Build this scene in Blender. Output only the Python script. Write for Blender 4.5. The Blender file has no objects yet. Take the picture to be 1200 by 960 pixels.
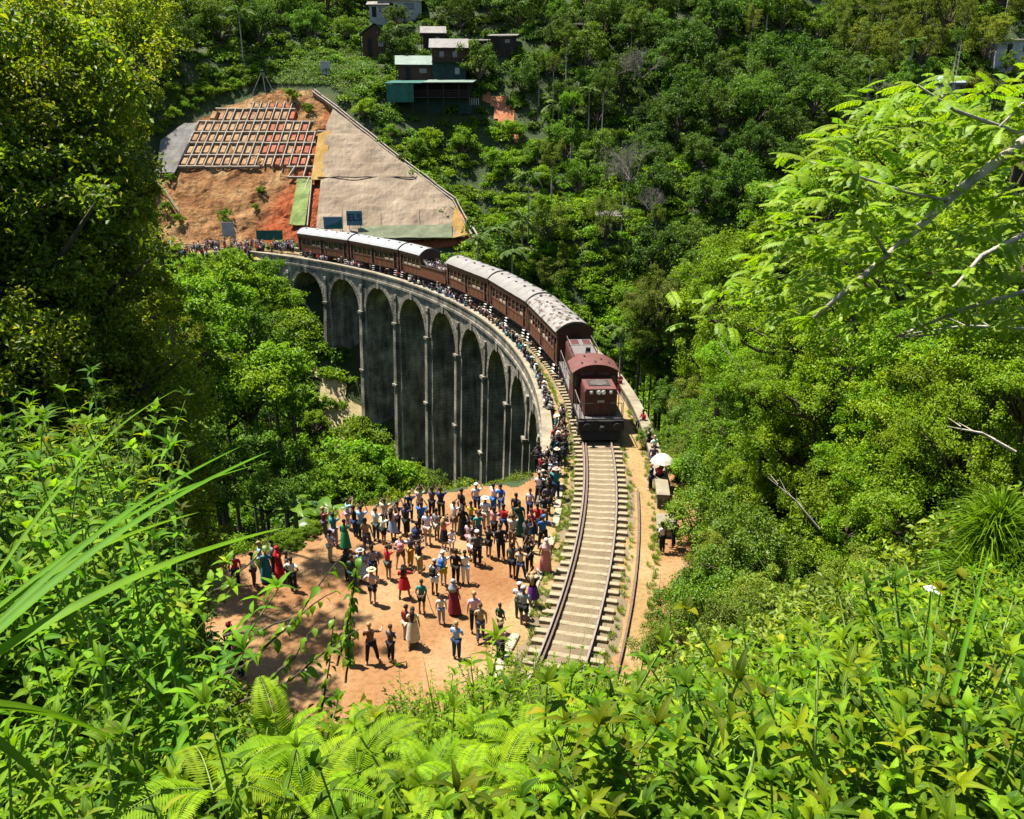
import bpy, bmesh, math, random
import numpy as np
from mathutils import Vector, Matrix, Euler

# ---------------------------------------------------------------- camera, sky, sun, exposure
SC = bpy.context.scene
COL = SC.collection
PI = math.pi
FPX, PITCH, CAMH = 961.0, math.radians(19.0), 18.0      # focal length in px of a 1200 px wide frame
cam_d = bpy.data.cameras.new('camera')
cam_d.sensor_fit = 'HORIZONTAL'; cam_d.sensor_width = 36.0
cam_d.lens = FPX / 1200.0 * 36.0
cam_d.clip_start = 0.05; cam_d.clip_end = 3000
cam = bpy.data.objects.new('camera', cam_d); COL.objects.link(cam)
cam.location = (0, 0, CAMH); cam.rotation_euler = (PI/2 - PITCH, 0, 0)
SC.camera = cam

SUN_EL, SUN_AZ = math.radians(69), Vector((-0.88, 0.475))   # horizontal direction towards the sun
world = bpy.data.worlds.new('World'); SC.world = world; world.use_nodes = True
wn = world.node_tree
for n in list(wn.nodes): wn.nodes.remove(n)
wo = wn.nodes.new('ShaderNodeOutputWorld'); wb = wn.nodes.new('ShaderNodeBackground')
sk = wn.nodes.new('ShaderNodeTexSky'); sk.sky_type = 'NISHITA'; sk.sun_disc = False
sk.sun_elevation = SUN_EL; sk.sun_rotation = math.atan2(SUN_AZ.x, SUN_AZ.y)
sk.altitude = 1000
wb.inputs['Strength'].default_value = 0.075
wn.links.new(sk.outputs[0], wb.inputs['Color']); wn.links.new(wb.outputs[0], wo.inputs['Surface'])
sun_d = bpy.data.lights.new('sun', 'SUN'); sun_d.energy = 5.0; sun_d.angle = math.radians(0.5)
sun_d.color = (1.0, 0.95, 0.86)
sun = bpy.data.objects.new('sun', sun_d); COL.objects.link(sun)
sd = Vector((SUN_AZ.x*math.cos(SUN_EL), SUN_AZ.y*math.cos(SUN_EL), math.sin(SUN_EL)))
sun.rotation_euler = sd.to_track_quat('Z', 'Y').to_euler(); sun.location = (-60, 60, 90)
SC.view_settings.view_transform = 'Standard'; SC.view_settings.look = 'None'
SC.view_settings.exposure = 1.65; SC.view_settings.gamma = 1.0
SC.view_settings.use_curve_mapping = False
SC.render.engine = 'CYCLES'
cy = SC.cycles
cy.max_bounces = 6; cy.diffuse_bounces = 3; cy.glossy_bounces = 2; cy.transmission_bounces = 4
cy.transparent_max_bounces = 4; cy.caustics_reflective = False; cy.caustics_refractive = False
cy.use_denoising = True; cy.sample_clamp_indirect = 4.0

RNG = np.random.default_rng(7); random.seed(7)

# ---------------------------------------------------------------- helpers
def tag(o, label=None, cat=None, group=None, kind=None):
    if label: o['label'] = label
    if cat: o['category'] = cat
    if group: o['group'] = group
    if kind: o['kind'] = kind
    return o
def link(name, data, parent=None, loc=(0,0,0), rot=(0,0,0), scale=(1,1,1)):
    o = bpy.data.objects.new(name, data); COL.objects.link(o)
    o.location = loc; o.rotation_euler = rot; o.scale = scale
    if parent is not None: o.parent = parent
    return o
def empty(name, loc=(0,0,0), rz=0.0, parent=None):
    o = link(name, None, parent, loc, (0,0,rz)); o.empty_display_size = 0.2
    return o
def copy_tree(o, parent=None):
    c = o.copy(); COL.objects.link(c); c.parent = parent
    for ch in o.children: copy_tree(ch, c)
    return c

class MB:
    """collects shapes and builds ONE mesh"""
    def __init__(s): s.v = []; s.f = []; s.m = []
    def add(s, vs, fs, mi=0):
        b = len(s.v); s.v += [tuple(map(float, v)) for v in vs]
        s.f += [tuple(b+i for i in f) for f in fs]; s.m += [mi]*len(fs)
    def box(s, c, d, mi=0, mat=None):
        x, y, z = d[0]/2, d[1]/2, d[2]/2
        vs = [Vector((sx*x, sy*y, sz*z)) for sz in (-1,1) for sy in (-1,1) for sx in (-1,1)]
        if mat is not None: vs = [mat @ v for v in vs]
        vs = [v + Vector(c) for v in vs]
        s.add(vs, [(0,2,3,1),(4,5,7,6),(0,1,5,4),(2,6,7,3),(0,4,6,2),(1,3,7,5)], mi)
    def bevbox(s, c, d, b=0.02, mi=0):
        bm = bmesh.new(); bmesh.ops.create_cube(bm, size=1)
        for v in bm.verts: v.co = Vector((v.co.x*d[0], v.co.y*d[1], v.co.z*d[2]))
        bmesh.ops.bevel(bm, geom=bm.edges[:], offset=b, segments=1, affect='EDGES')
        bm.verts.index_update()
        s.add([v.co + Vector(c) for v in bm.verts], [[v.index for v in f.verts] for f in bm.faces], mi); bm.free()
    def hexa(s, p, mi=0):      # 8 points: bottom 4 ccw, top 4 ccw
        s.add(p, [(3,2,1,0),(4,5,6,7),(0,1,5,4),(1,2,6,5),(2,3,7,6),(3,0,4,7)], mi)
    def tube(s, pts, rad, n=6, mi=0, cap=True, sx=1.0):
        pts = [Vector(p) for p in pts]
        if not hasattr(rad, '__len__'): rad = [rad]*len(pts)
        vs = []; up = None
        for i, p in enumerate(pts):
            t = (pts[min(i+1, len(pts)-1)] - pts[max(i-1, 0)])
            t = t.normalized() if t.length > 1e-9 else Vector((0,0,1))
            if up is None:
                up = Vector((0,0,1)) if abs(t.z) < 0.9 else Vector((1,0,0))
            a = t.cross(up); a = a.normalized() if a.length > 1e-6 else t.orthogonal().normalized()
            b = a.cross(t).normalized(); up = b
            for k in range(n):
                q = 2*PI*k/n
                vs.append(p + a*math.cos(q)*rad[i]*sx + b*math.sin(q)*rad[i])
        fs = [(i*n+k, i*n+(k+1)%n, (i+1)*n+(k+1)%n, (i+1)*n+k) for i in range(len(pts)-1) for k in range(n)]
        if cap:
            fs.append(tuple(range(n-1, -1, -1))); fs.append(tuple((len(pts)-1)*n+k for k in range(n)))
        s.add(vs, fs, mi)
    def disc(s, c, axis, r, h, n=14, mi=0):
        a = Vector(axis).normalized(); s.tube([Vector(c)-a*h/2, Vector(c)+a*h/2], r, n, mi)
    def prism(s, poly, x0, x1, axis='x', mi=0):
        n = len(poly); vs = []
        for x in (x0, x1):
            for (a, b) in poly:
                vs.append({'x':(x,a,b), 'y':(a,x,b), 'z':(a,b,x)}[axis])
        fs = [(i, (i+1)%n, n+(i+1)%n, n+i) for i in range(n)] + [tuple(range(n-1,-1,-1)), tuple(range(n, 2*n))]
        s.add(vs, fs, mi)
    def sphere(s, c, r, nu=8, nv=6, mi=0):
        r = r if hasattr(r, '__len__') else (r, r, r)
        vs = [(c[0], c[1], c[2]-r[2])]
        for i in range(1, nv):
            a = -PI/2 + PI*i/nv
            for k in range(nu):
                q = 2*PI*k/nu
                vs.append((c[0]+r[0]*math.cos(a)*math.cos(q), c[1]+r[1]*math.cos(a)*math.sin(q), c[2]+r[2]*math.sin(a)))
        vs.append((c[0], c[1], c[2]+r[2])); T = len(vs)-1
        fs = [(0, 1+(k+1)%nu, 1+k) for k in range(nu)]
        for i in range(nv-2):
            for k in range(nu):
                fs.append((1+i*nu+k, 1+i*nu+(k+1)%nu, 1+(i+1)*nu+(k+1)%nu, 1+(i+1)*nu+k))
        fs += [(T, 1+(nv-2)*nu+k, 1+(nv-2)*nu+(k+1)%nu) for k in range(nu)]
        s.add(vs, fs, mi)
    def mesh(s, name, mats, smooth=False, fix=True):
        me = bpy.data.meshes.new(name); me.from_pydata(s.v, [], s.f)
        for m in (mats if isinstance(mats, (list, tuple)) else [mats]): me.materials.append(M[m] if isinstance(m, str) else m)
        if len(me.materials) > 1: me.polygons.foreach_set('material_index', s.m)
        if fix:
            bm = bmesh.new(); bm.from_mesh(me); bmesh.ops.recalc_face_normals(bm, faces=bm.faces[:]); bm.to_mesh(me); bm.free()
        if smooth: me.shade_smooth()
        me.update(); return me
    def build(s, name, mats, parent=None, smooth=False, fix=True, **kw):
        return link(name, s.mesh(name, mats, smooth, fix), parent, **kw)

def fast_mesh(name, verts, tris, mats, mi=None, smooth=False):
    """big triangle mesh from numpy arrays"""
    me = bpy.data.meshes.new(name); n = len(tris); k = tris.shape[1]
    me.vertices.add(len(verts)); me.vertices.foreach_set('co', np.asarray(verts, np.float32).ravel())
    me.loops.add(n*k); me.loops.foreach_set('vertex_index', np.asarray(tris, np.int32).ravel())
    me.polygons.add(n); me.polygons.foreach_set('loop_start', np.arange(0, n*k, k, dtype=np.int32))
    me.polygons.foreach_set('loop_total', np.full(n, k, np.int32))
    for m in mats: me.materials.append(M[m] if isinstance(m, str) else m)
    if mi is not None: me.polygons.foreach_set('material_index', np.asarray(mi, np.int32))
    if smooth: me.polygons.foreach_set('use_smooth', np.ones(n, bool))
    me.update(calc_edges=True); me.validate(); return me

# ---------------------------------------------------------------- geometry of the place
CX, CY = -83.7, 48.5                       # centre of the curve of the line
RT = 88.8                                  # radius of the track centre line
def pol(r, deg, z=0.0):
    a = math.radians(deg); return Vector((CX + r*math.cos(a), CY + r*math.sin(a), z))
PX0 = np.array([-4.0, 85.7]); AX = np.array([.906, .423]); CR = np.array([-.423, .906])
def sstep(a, b, x):
    t = np.clip((x-a)/(b-a), 0, 1); return t*t*(3-2*t)
CUT_A, CUT_B, CUT_K = np.array([-60.0, 138.0]), np.array([-5.0, 139.5]), 0.86
def ray(px, py):
    u = (px-600)/FPX; v = (py-480)/FPX
    return Vector((u, math.cos(PITCH)-v*math.sin(PITCH), -(math.sin(PITCH)+v*math.cos(PITCH))))
def at_y(px, py, Y):
    d = ray(px, py); return Vector((0,0,CAMH)) + d*(Y/d.y)
def at_z(px, py, z=0.0):
    d = ray(px, py); return Vector((0,0,CAMH)) + d*((z-CAMH)/d.z)
def proj(p):
    y, z = p[1], p[2]-CAMH
    zc = y*math.cos(PITCH)-z*math.sin(PITCH); v = -(y*math.sin(PITCH)+z*math.cos(PITCH))
    zc = max(zc, .05)
    return 600+FPX*p[0]/zc, 480+FPX*v/zc, zc
def inpoly(x, y, poly):
    x = np.asarray(x, float); y = np.asarray(y, float); c = np.zeros(x.shape, bool); j = len(poly)-1
    for i in range(len(poly)):
        xi, yi = poly[i]; xj, yj = poly[j]
        if yi != yj:
            c ^= ((yi > y) != (yj > y)) & (x < (xj-xi)*(y-yi)/(yj-yi)+xi)
        j = i
    return c
def seg_dist(x, y, poly):
    d = np.full(np.shape(x), 1e9)
    for i in range(len(poly)):
        ax, ay = poly[i]; bx, by = poly[(i+1) % len(poly)]
        L = (bx-ax)**2+(by-ay)**2; t = np.clip(((x-ax)*(bx-ax)+(y-ay)*(by-ay))/L, 0, 1)
        d = np.minimum(d, np.hypot(x-ax-t*(bx-ax), y-ay-t*(by-ay)))
    return d
# dirt clearing where the crowd stands (plan, from the ground plane)
CLEAR = [(-13.5,30.5),(-12.6,27.5),(-9.5,23.5),(-6.5,20.2),(-2,18.0),(3,17.6),(8.5,19),(9.0,28),(9.3,38),(8.9,43),(2.2,42),(1.2,40.6),(-2.5,39.6),(-6,38.2),(-8.7,36.2),(-9.6,33.4),(-12,32.6)]
def cut_plane(x, y):
    n = np.array([-(CUT_B-CUT_A)[1], (CUT_B-CUT_A)[0]]); n = n/np.linalg.norm(n)
    return CUT_K*((x-CUT_A[0])*n[0] + (y-CUT_A[1])*n[1])
CUT_POLY = [(-66,137.5),(-8,139.2),(-10,143),(-37,170),(-46,172),(-64,158)]
def zt(x, y):
    x = np.asarray(x, float); y = np.asarray(y, float)
    t = (x-PX0[0])*CR[0]+(y-PX0[1])*CR[1]; w = (x-PX0[0])*AX[0]+(y-PX0[1])*AX[1]
    z = -23*(1-sstep(14, 50, np.abs(t)))
    z = z + .8*np.clip(t-57, 0, 32)+.5*np.clip(t-89, 0, 400)
    z = z + .86*np.clip(-t-60, 0, 20)+.12*np.clip(-t-80, 0, 400)
    z = z + .36*np.clip(w-26, 0, 260)*sstep(-50, -12, t)
    z = z + 6*sstep(-13, -32, x)*(1-sstep(38, 60, y))
    z = z + 1.0*np.clip(-x-1.2, 0, 7)*(1-sstep(6, 17, y)) + .25*np.clip(x-1.5, 0, 12)*(1-sstep(8, 22, y))
    nz = .9*np.sin(x*.11+1.3)*np.cos(y*.13)+.5*np.sin(x*.31+y*.21)+.3*np.cos(x*.52-y*.47)
    r = np.hypot(x-CX, y-CY); ph = np.degrees(np.arctan2(y-CY, x-CX))
    far = sstep(10, 22, y)
    z = z + nz*far
    # bench of the line beyond the far abutment
    b = sstep(55, 58, ph)*(1-sstep(71, 77, ph))*(1-sstep(4.6, 7.5, np.abs(r-RT+1.0)))
    z = z*(1-b) + b*(-.05)
    # ledge on the far left where people gather
    # clearing and the near bench of the line
    ins = inpoly(x, y, CLEAR); d = seg_dist(x, y, CLEAR); m = np.where(ins, 1.0, 1-sstep(0, 3.5, d))
    z = z*(1-m) + m*(-.06)
    # cut slope
    ins = inpoly(x, y, CUT_POLY); d = seg_dist(x, y, CUT_POLY); m = np.where(ins, 1.0, 1-sstep(0, 9, d))
    z = z*(1-m) + m*(cut_plane(x, y)-.9)
    return z
def gz(x, y): return float(zt(np.array([x]), np.array([y]))[0])
def hit(px, py, zoff=0.0):
    d = ray(px, py); T = np.linspace(2, 420, 4200)
    X = d.x*T; Y = d.y*T; Z = CAMH+d.z*T
    k = np.argmax(Z < zt(X, Y)+zoff)
    if k == 0: k = -1
    return Vector((X[k], Y[k], float(zt(X[k:k+1] if k >= 0 else X[-1:], Y[k:k+1] if k >= 0 else Y[-1:])[0])))

# ---------------------------------------------------------------- materials
M = {}
class N:
    def __init__(s, name):
        s.mat = bpy.data.materials.new(name); s.mat.use_nodes = True; s.t = s.mat.node_tree
        s.b = s.t.nodes['Principled BSDF']; s.out = s.t.nodes['Material Output']; M[name] = s.mat
        s.b.inputs['Specular IOR Level'].default_value = .3
    def n(s, typ, **kw):
        n = s.t.nodes.new(typ)
        for k, v in kw.items():
            if k in n.inputs: n.inputs[k].default_value = v
            else: setattr(n, k, v)
        return n
    def l(s, a, b): s.t.links.new(a, b)
    def coord(s, scale=(1,1,1), kind='Object'):
        tc = s.n('ShaderNodeTexCoord'); mp = s.n('ShaderNodeMapping'); mp.inputs['Scale'].default_value = scale
        s.l(tc.outputs[kind], mp.inputs['Vector']); return mp.outputs[0]
    def noise(s, vec, scale, detail=4, rough=.55):
        n = s.n('ShaderNodeTexNoise'); n.inputs['Scale'].default_value = scale
        n.inputs['Detail'].default_value = detail; n.inputs['Roughness'].default_value = rough
        s.l(vec, n.inputs['Vector']); return n.outputs['Fac']
    def ramp(s, fac, stops):
        r = s.n('ShaderNodeValToRGB'); e = r.color_ramp.elements
        e[0].position, e[0].color = stops[0][0], (*stops[0][1], 1)
        e[1].position, e[1].color = stops[-1][0], (*stops[-1][1], 1)
        for p, c in stops[1:-1]:
            q = e.new(p); q.color = (*c, 1)
        s.l(fac, r.inputs[0]); return r.outputs[0]
    def mix(s, fac, a, b, typ='MIX'):
        m = s.n('ShaderNodeMix', data_type='RGBA', blend_type=typ)
        if isinstance(fac, (int, float)): m.inputs[0].default_value = fac
        else: s.l(fac, m.inputs[0])
        for i, c in ((6, a), (7, b)):
            if isinstance(c, tuple): m.inputs[i].default_value = (*c, 1)
            else: s.l(c, m.inputs[i])
        return m.outputs[2]
    def col(s, c):
        if isinstance(c, tuple): s.b.inputs['Base Color'].default_value = (*c, 1)
        else: s.l(c, s.b.inputs['Base Color'])
    def bump(s, h, strength=.3, dist=.05):
        b = s.n('ShaderNodeBump'); b.inputs['Strength'].default_value = strength; b.inputs['Distance'].default_value = dist
        s.l(h, b.inputs['Height']); s.l(b.outputs[0], s.b.inputs['Normal'])
    def set(s, **kw):
        for k, v in kw.items(): s.b.inputs[k.replace('_', ' ')].default_value = v
        return s

ALB = .56
def dim(c): return None if c is None else tuple(x*ALB for x in c)
def mottled(name, c1, c2, scale=3, rough=.85, bump=.3, detail=6, c3=None, metal=0, spec=.3, stretch=(1,1,1), dist=.03):
    c1, c2, c3 = dim(c1), dim(c2), dim(c3); s = N(name); v = s.coord(stretch); f = s.noise(v, scale, detail)
    st = [(.32, c1), (.68, c2)] if c3 is None else [(.3, c1), (.52, c2), (.7, c3)]
    s.col(s.ramp(f, st)); s.set(Roughness=rough, Metallic=metal, Specular_IOR_Level=spec)
    if bump: s.bump(s.noise(v, scale*6, 4), bump, dist)
    return s

def leafmat(name, c1, c2, trans=.35, rough=.45, spec=.35, objvar=.25, tcol=None, yellow=None, yfrac=.04, veins=False):
    s = N(name)
    g = s.n('ShaderNodeNewGeometry'); oi = s.n('ShaderNodeObjectInfo')
    st = [(0, c1), (.9, c2)]
    if yellow: st = [(0, c1), (1-yfrac-.1, c2), (1-yfrac, c2), (1, yellow)]
    c = s.ramp(g.outputs['Random Per Island'], st)
    c = s.mix(.55, c, s.ramp(s.noise(s.coord(), 9, 3), [(.3, (.62,.66,.6)), (.7, (1.22,1.18,1.1))]), 'MULTIPLY')
    if veins:
        a1 = s.n('ShaderNodeAttribute', attribute_name='rib'); a2 = s.n('ShaderNodeAttribute', attribute_name='along')
        m1 = s.n('ShaderNodeMath', operation='MULTIPLY_ADD'); m1.inputs[1].default_value = -.16; s.l(a1.outputs['Fac'], m1.inputs[0]); s.l(a2.outputs['Fac'], m1.inputs[2])
        m2 = s.n('ShaderNodeMath', operation='MULTIPLY'); m2.inputs[1].default_value = 62; s.l(m1.outputs[0], m2.inputs[0])
        m3 = s.n('ShaderNodeMath', operation='SINE'); s.l(m2.outputs[0], m3.inputs[0])
        c = s.mix(.7, c, s.ramp(m3.outputs[0], [(.0, (.84,.86,.8)), (.75, (1,1,1)), (1, (1.25,1.2,1.1))]), 'MULTIPLY')
        c = s.mix(s.ramp(a1.outputs['Fac'], [(.0, (.55,.55,.55)), (.14, (0,0,0))]), c, (.24,.34,.04))
        bl = s.ramp(s.noise(s.coord(kind='Generated'), 4.5, 4, .7), [(.63, (0,0,0)), (.70, (.8,.8,.8))])
        c = s.mix(bl, c, (.17,.12,.02)); c = s.mix(1.0, c, oi.outputs['Color'], 'MULTIPLY')
    hv = s.n('ShaderNodeHueSaturation'); hv.inputs['Fac'].default_value = 1
    mr = s.n('ShaderNodeMapRange'); mr.inputs[3].default_value = 1-objvar; mr.inputs[4].default_value = 1+objvar*.8
    s.l(oi.outputs['Random'], mr.inputs[0]); s.l(mr.outputs[0], hv.inputs['Value'])
    mh = s.n('ShaderNodeMapRange'); mh.inputs[3].default_value = .485; mh.inputs[4].default_value = .515
    ml = s.n('ShaderNodeMath', operation='FRACT'); mm = s.n('ShaderNodeMath', operation='MULTIPLY'); mm.inputs[1].default_value = 7.31
    s.l(oi.outputs['Random'], mm.inputs[0]); s.l(mm.outputs[0], ml.inputs[0]); s.l(ml.outputs[0], mh.inputs[0]); s.l(mh.outputs[0], hv.inputs['Hue'])
    s.l(c, hv.inputs['Color']); s.col(hv.outputs[0]); s.set(Roughness=rough, Specular_IOR_Level=spec)
    tr = s.n('ShaderNodeBsdfTranslucent')
    tc = s.mix(1.0, hv.outputs[0], tcol or (1.25, 1.3, .5), 'MULTIPLY'); s.l(tc, tr.inputs['Color'])
    ms = s.n('ShaderNodeMixShader'); ms.inputs[0].default_value = trans
    s.l(s.b.outputs[0], ms.inputs[1]); s.l(tr.outputs[0], ms.inputs[2]); s.l(ms.outputs[0], s.out.inputs['Surface'])
    return s

def objcol(name, rough=.85, fold=True):
    s = N(name); oi = s.n('ShaderNodeObjectInfo')
    v = s.coord(); f = s.noise(v, 14, 3)
    s.col(s.mix(s.ramp(f, [(.3, (.7,.7,.7)), (.7, (1.08,1.08,1.08))]), (0,0,0), oi.outputs['Color'], 'MIX')) if False else None
    m = s.mix(.35, oi.outputs['Color'], s.ramp(f, [(.3, (.55,.55,.55)), (.7, (1.1,1.1,1.1))]), 'MULTIPLY'); s.col(m)
    s.set(Roughness=rough, Specular_IOR_Level=.2)
    if fold: s.bump(f, .4, .03)
    return s

# ground and rock
def ground_mat():
    s = N('soil'); v = s.coord()
    a = s.ramp(s.noise(v, .35, 6), [(.35, (.018,.032,.007)), (.6, (.032,.045,.010)), (.8, (.07,.055,.022))])
    s.col(a); s.set(Roughness=.95); s.bump(s.noise(v, 3, 6), .6, .2)
ground_mat()
def sand_mat(name, base, pale, dark, reddish):
    base, pale, reddish = dim(base), dim(pale), dim(reddish); s = N(name); v = s.coord()
    a = s.ramp(s.noise(v, .28, 5), [(.3, reddish), (.5, base), (.7, pale)])
    b = s.ramp(s.noise(v, 5, 6, .65), [(.28, dark), (.5, (1,1,1)), (.75, (1.12,1.1,1.05))])
    c = s.ramp(s.noise(v, 38, 3), [(.3, (.74,.72,.7)), (.55, (1.05,1.05,1.05))])
    s.col(s.mix(1, s.mix(1, a, b, 'MULTIPLY'), c, 'MULTIPLY')); s.set(Roughness=.95, Specular_IOR_Level=.1)
    s.bump(s.noise(v, 9, 8, .7), .55, .06)
sand_mat('sand', (.38,.208,.09), (.45,.295,.15), (.66,.62,.58), (.30,.138,.055))
sand_mat('path_sand', (.38,.265,.115), (.45,.335,.165), (.66,.62,.58), (.35,.21,.08))
def ballast():
    s = N('ballast'); v = s.coord()
    vo = s.n('ShaderNodeTexVoronoi'); vo.inputs['Scale'].default_value = 14; s.l(v, vo.inputs['Vector'])
    a = s.ramp(vo.outputs['Distance'], [(.05, (.20,.155,.092)), (.5, (.085,.063,.035))])
    c = s.mix(.5, a, s.ramp(s.noise(v, .9, 4), [(.35, (.12,.088,.048)), (.65, (.205,.155,.09))]))
    s.col(c); s.set(Roughness=.95); s.bump(vo.outputs['Distance'], .7, -.04)
ballast()
def stone(name, dark, mid, pale, amt):
    dark, mid, pale = dim(dark), dim(mid), dim(pale); s = N(name); v = s.coord(); vs = s.coord((1,1,.12))
    a = s.ramp(s.noise(v, .5, 8, .65), [(.30, dark), (.5, mid), (.72, pale)])
    st = s.ramp(s.noise(vs, 1.6, 5, .6), [(.35, (.33,.33,.34)), (.6, (1,1,1))])
    c = s.mix(amt, a, st, 'MULTIPLY')
    # coursed blocks
    sx = s.n('ShaderNodeSeparateXYZ'); s.l(v, sx.inputs[0])
    w = s.n('ShaderNodeTexWave', wave_type='BANDS', bands_direction='Z'); w.inputs['Scale'].default_value = .85
    w.inputs['Distortion'].default_value = .35; w.inputs['Detail'].default_value = 2; s.l(v, w.inputs['Vector'])
    c = s.mix(.6, c, s.ramp(w.outputs['Fac'], [(.0, (.45,.45,.45)), (.14, (1,1,1))]), 'MULTIPLY')
    s.col(c); s.set(Roughness=.95, Specular_IOR_Level=.12); s.bump(s.noise(v, 3, 8, .7), .7, .1)
stone('masonry', (.10,.095,.08), (.34,.305,.235), (.72,.64,.49), .8)
stone('ring_stone', (.12,.11,.09), (.33,.295,.225), (.60,.54,.41), .65)
stone('coping', (.24,.205,.14), (.37,.315,.215), (.47,.415,.30), .3)
mottled('rail_steel', (.14,.085,.06), (.24,.16,.115), 6, .8, .1, metal=.1)
mottled('rail_top', (.32,.25,.2), (.45,.38,.32), 8, .5, 0, metal=.4)
mottled('sleeper_concrete', (.24,.185,.11), (.42,.34,.215), 3, .9, .6, c3=(.32,.25,.15))
mottled('kerb_stone', (.36,.31,.2), (.52,.46,.32), 4, .95, .4)
mottled('moss_grass', (.10,.14,.02), (.24,.28,.04), 6, .95, .5)
# cut slope
def slope_mat():
    s = N('cut_soil'); v = s.coord()
    base = s.ramp(s.noise(v, .25, 7, .6), [(.3, (.16,.068,.028)), (.5, (.25,.13,.055)), (.7, (.34,.22,.105))])
    sx = s.n('ShaderNodeSeparateXYZ'); s.l(v, sx.inputs[0])
    nz = s.noise(v, .16, 4)
    ad = s.n('ShaderNodeMath', operation='MULTIPLY_ADD'); ad.inputs[1].default_value = 9; s.l(nz, ad.inputs[0]); zz = s.n('ShaderNodeMath', operation='MULTIPLY_ADD'); zz.inputs[1].default_value = -.55; s.l(sx.outputs['Z'], zz.inputs[0]); s.l(sx.outputs['X'], zz.inputs[2]); s.l(zz.outputs[0], ad.inputs[2])
    red = s.ramp(s.n('ShaderNodeMapRange').outputs[0], [(0,(0,0,0)),(1,(1,1,1))]) if False else None
    mr = s.n('ShaderNodeMapRange'); mr.inputs[1].default_value = -41.5; mr.inputs[2].default_value = -38.0; s.l(ad.outputs[0], mr.inputs[0])
    c = s.mix(mr.outputs[0], base, s.ramp(s.noise(v, .7, 6), [(.3, (.23,.05,.018)), (.6, (.30,.088,.036)), (.8,(.31,.145,.065))]))
    g = s.ramp(s.noise(s.coord((1,.35,.35)), 1.1, 8, .7), [(.33, (.42,.38,.35)), (.5, (1,1,1)), (.72, (1.35,1.3,1.2))]); c = s.mix(.9, c, g, 'MULTIPLY')
    s.col(c); s.set(Roughness=.98, Specular_IOR_Level=.05); s.bump(s.noise(v, 1.3, 9, .72), 1.0, .9)
slope_mat()
def textile(name, a, b, c3):
    a, b, c3 = dim(a), dim(b), dim(c3); s = N(name); v = s.coord(); vv = s.coord((1.6,.25,.25))
    a_ = s.ramp(s.noise(v, .22, 6, .6), [(.3, a), (.5, b), (.72, c3)])
    w = s.ramp(s.noise(vv, 1.8, 4), [(.35, (.80,.78,.76)), (.6, (1,1,1))])
    s.col(s.mix(.8, a_, w, 'MULTIPLY')); s.set(Roughness=.95, Specular_IOR_Level=.05); s.bump(s.noise(v, 2.2, 7, .65), .6, .15)
textile('coir_sheet', (.27,.205,.138), (.38,.295,.205), (.47,.375,.27))
textile('grey_sheet', (.20,.19,.175), (.27,.255,.23), (.33,.31,.28))
textile('straw_sheet', (.42,.25,.07), (.50,.31,.10), (.54,.36,.14))
mottled('beam_concrete', (.34,.285,.215), (.55,.47,.37), 2, .9, .2)
mottled('soil_pad', (.30,.15,.07), (.50,.30,.15), .35, .97, .9, c3=(.40,.27,.15), dist=.2)
mottled('net_green', (.17,.20,.11), (.27,.28,.17), .8, .97, .5, dist=.1)
mottled('red_pad', (.40,.10,.05), (.54,.20,.10), .5, .97, .9, dist=.2)
mottled('green_pad', (.16,.24,.05), (.30,.36,.12), .5, .97, .8, dist=.2)
# train
def paint(name, c, worn, rough=.5, sc=2.5, amt=.35, spec=.4):
    c, worn = dim(c), dim(worn); s = N(name); v = s.coord()
    f = s.ramp(s.noise(v, sc, 8, .65), [(.45, (0,0,0)), (.75, (1,1,1))])
    m = s.n('ShaderNodeMath', operation='MULTIPLY'); m.inputs[1].default_value = amt; s.l(f, m.inputs[0])
    s.col(s.mix(m.outputs[0], c, worn)); s.set(Roughness=rough, Specular_IOR_Level=spec)
    s.bump(s.noise(v, 9, 4), .12, .02)
    return s
paint('coach_brown', (.21,.072,.030), (.30,.14,.07), .5, amt=.6)
paint('coach_trim', (.085,.028,.014), (.15,.07,.035), .55)
paint('loco_maroon', (.10,.022,.016), (.20,.085,.055), .5, amt=.6)
paint('loco_roof', (.155,.043,.030), (.22,.10,.075), .7, amt=.6)
paint('loco_grey', (.17,.145,.13), (.26,.22,.18), .8, amt=.7)
paint('black_iron', (.012,.012,.013), (.05,.035,.025), .7, amt=.5)
paint('white_paint', (.72,.70,.64), (.45,.40,.33), .6)
paint('cream_paint', (.62,.52,.36), (.45,.33,.2), .6)
s_ = N('lamp_glass'); s_.col((.85,.85,.8)); s_.set(Roughness=.15, Specular_IOR_Level=.8)
s_ = N('window_glass'); s_.col((.016,.018,.02)); s_.set(Roughness=.12, Specular_IOR_Level=.6)
s_ = N('dark_interior'); s_.col((.012,.011,.01)); s_.set(Roughness=.9)
def roofm(name, c1, c2, rust, lo, hi, sc):
    c1, c2, rust = dim(c1), dim(c2), dim(rust); s = N(name); v = s.coord(); a = s.ramp(s.noise(v, .8, 5), [(.3, c1), (.7, c2)])
    f = s.ramp(s.noise(s.coord((1,2.2,1)), sc, 6, .6), [(lo, (0,0,0)), (hi, (1,1,1))])
    s.col(s.mix(f, a, rust)); s.set(Roughness=.7, Specular_IOR_Level=.25); s.bump(s.noise(v, 4, 4), .2, .02)
roofm('coach_roof', (.26,.24,.21), (.34,.315,.285), (.15,.115,.085), .62, .78, 1.1)
roofm('coach_roof_white', (.33,.33,.325), (.40,.40,.395), (.40,.36,.32), .68, .85, 1.1)
roofm('coach_roof_peeling', (.28,.255,.225), (.37,.345,.31), (.11,.075,.05), .50, .60, 1.3)
# clothes, skin
objcol('cloth'); objcol('skin', .6, False); objcol('hair', .6)
s_ = N('eye_dark'); s_.col((.02,.015,.012))
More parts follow.
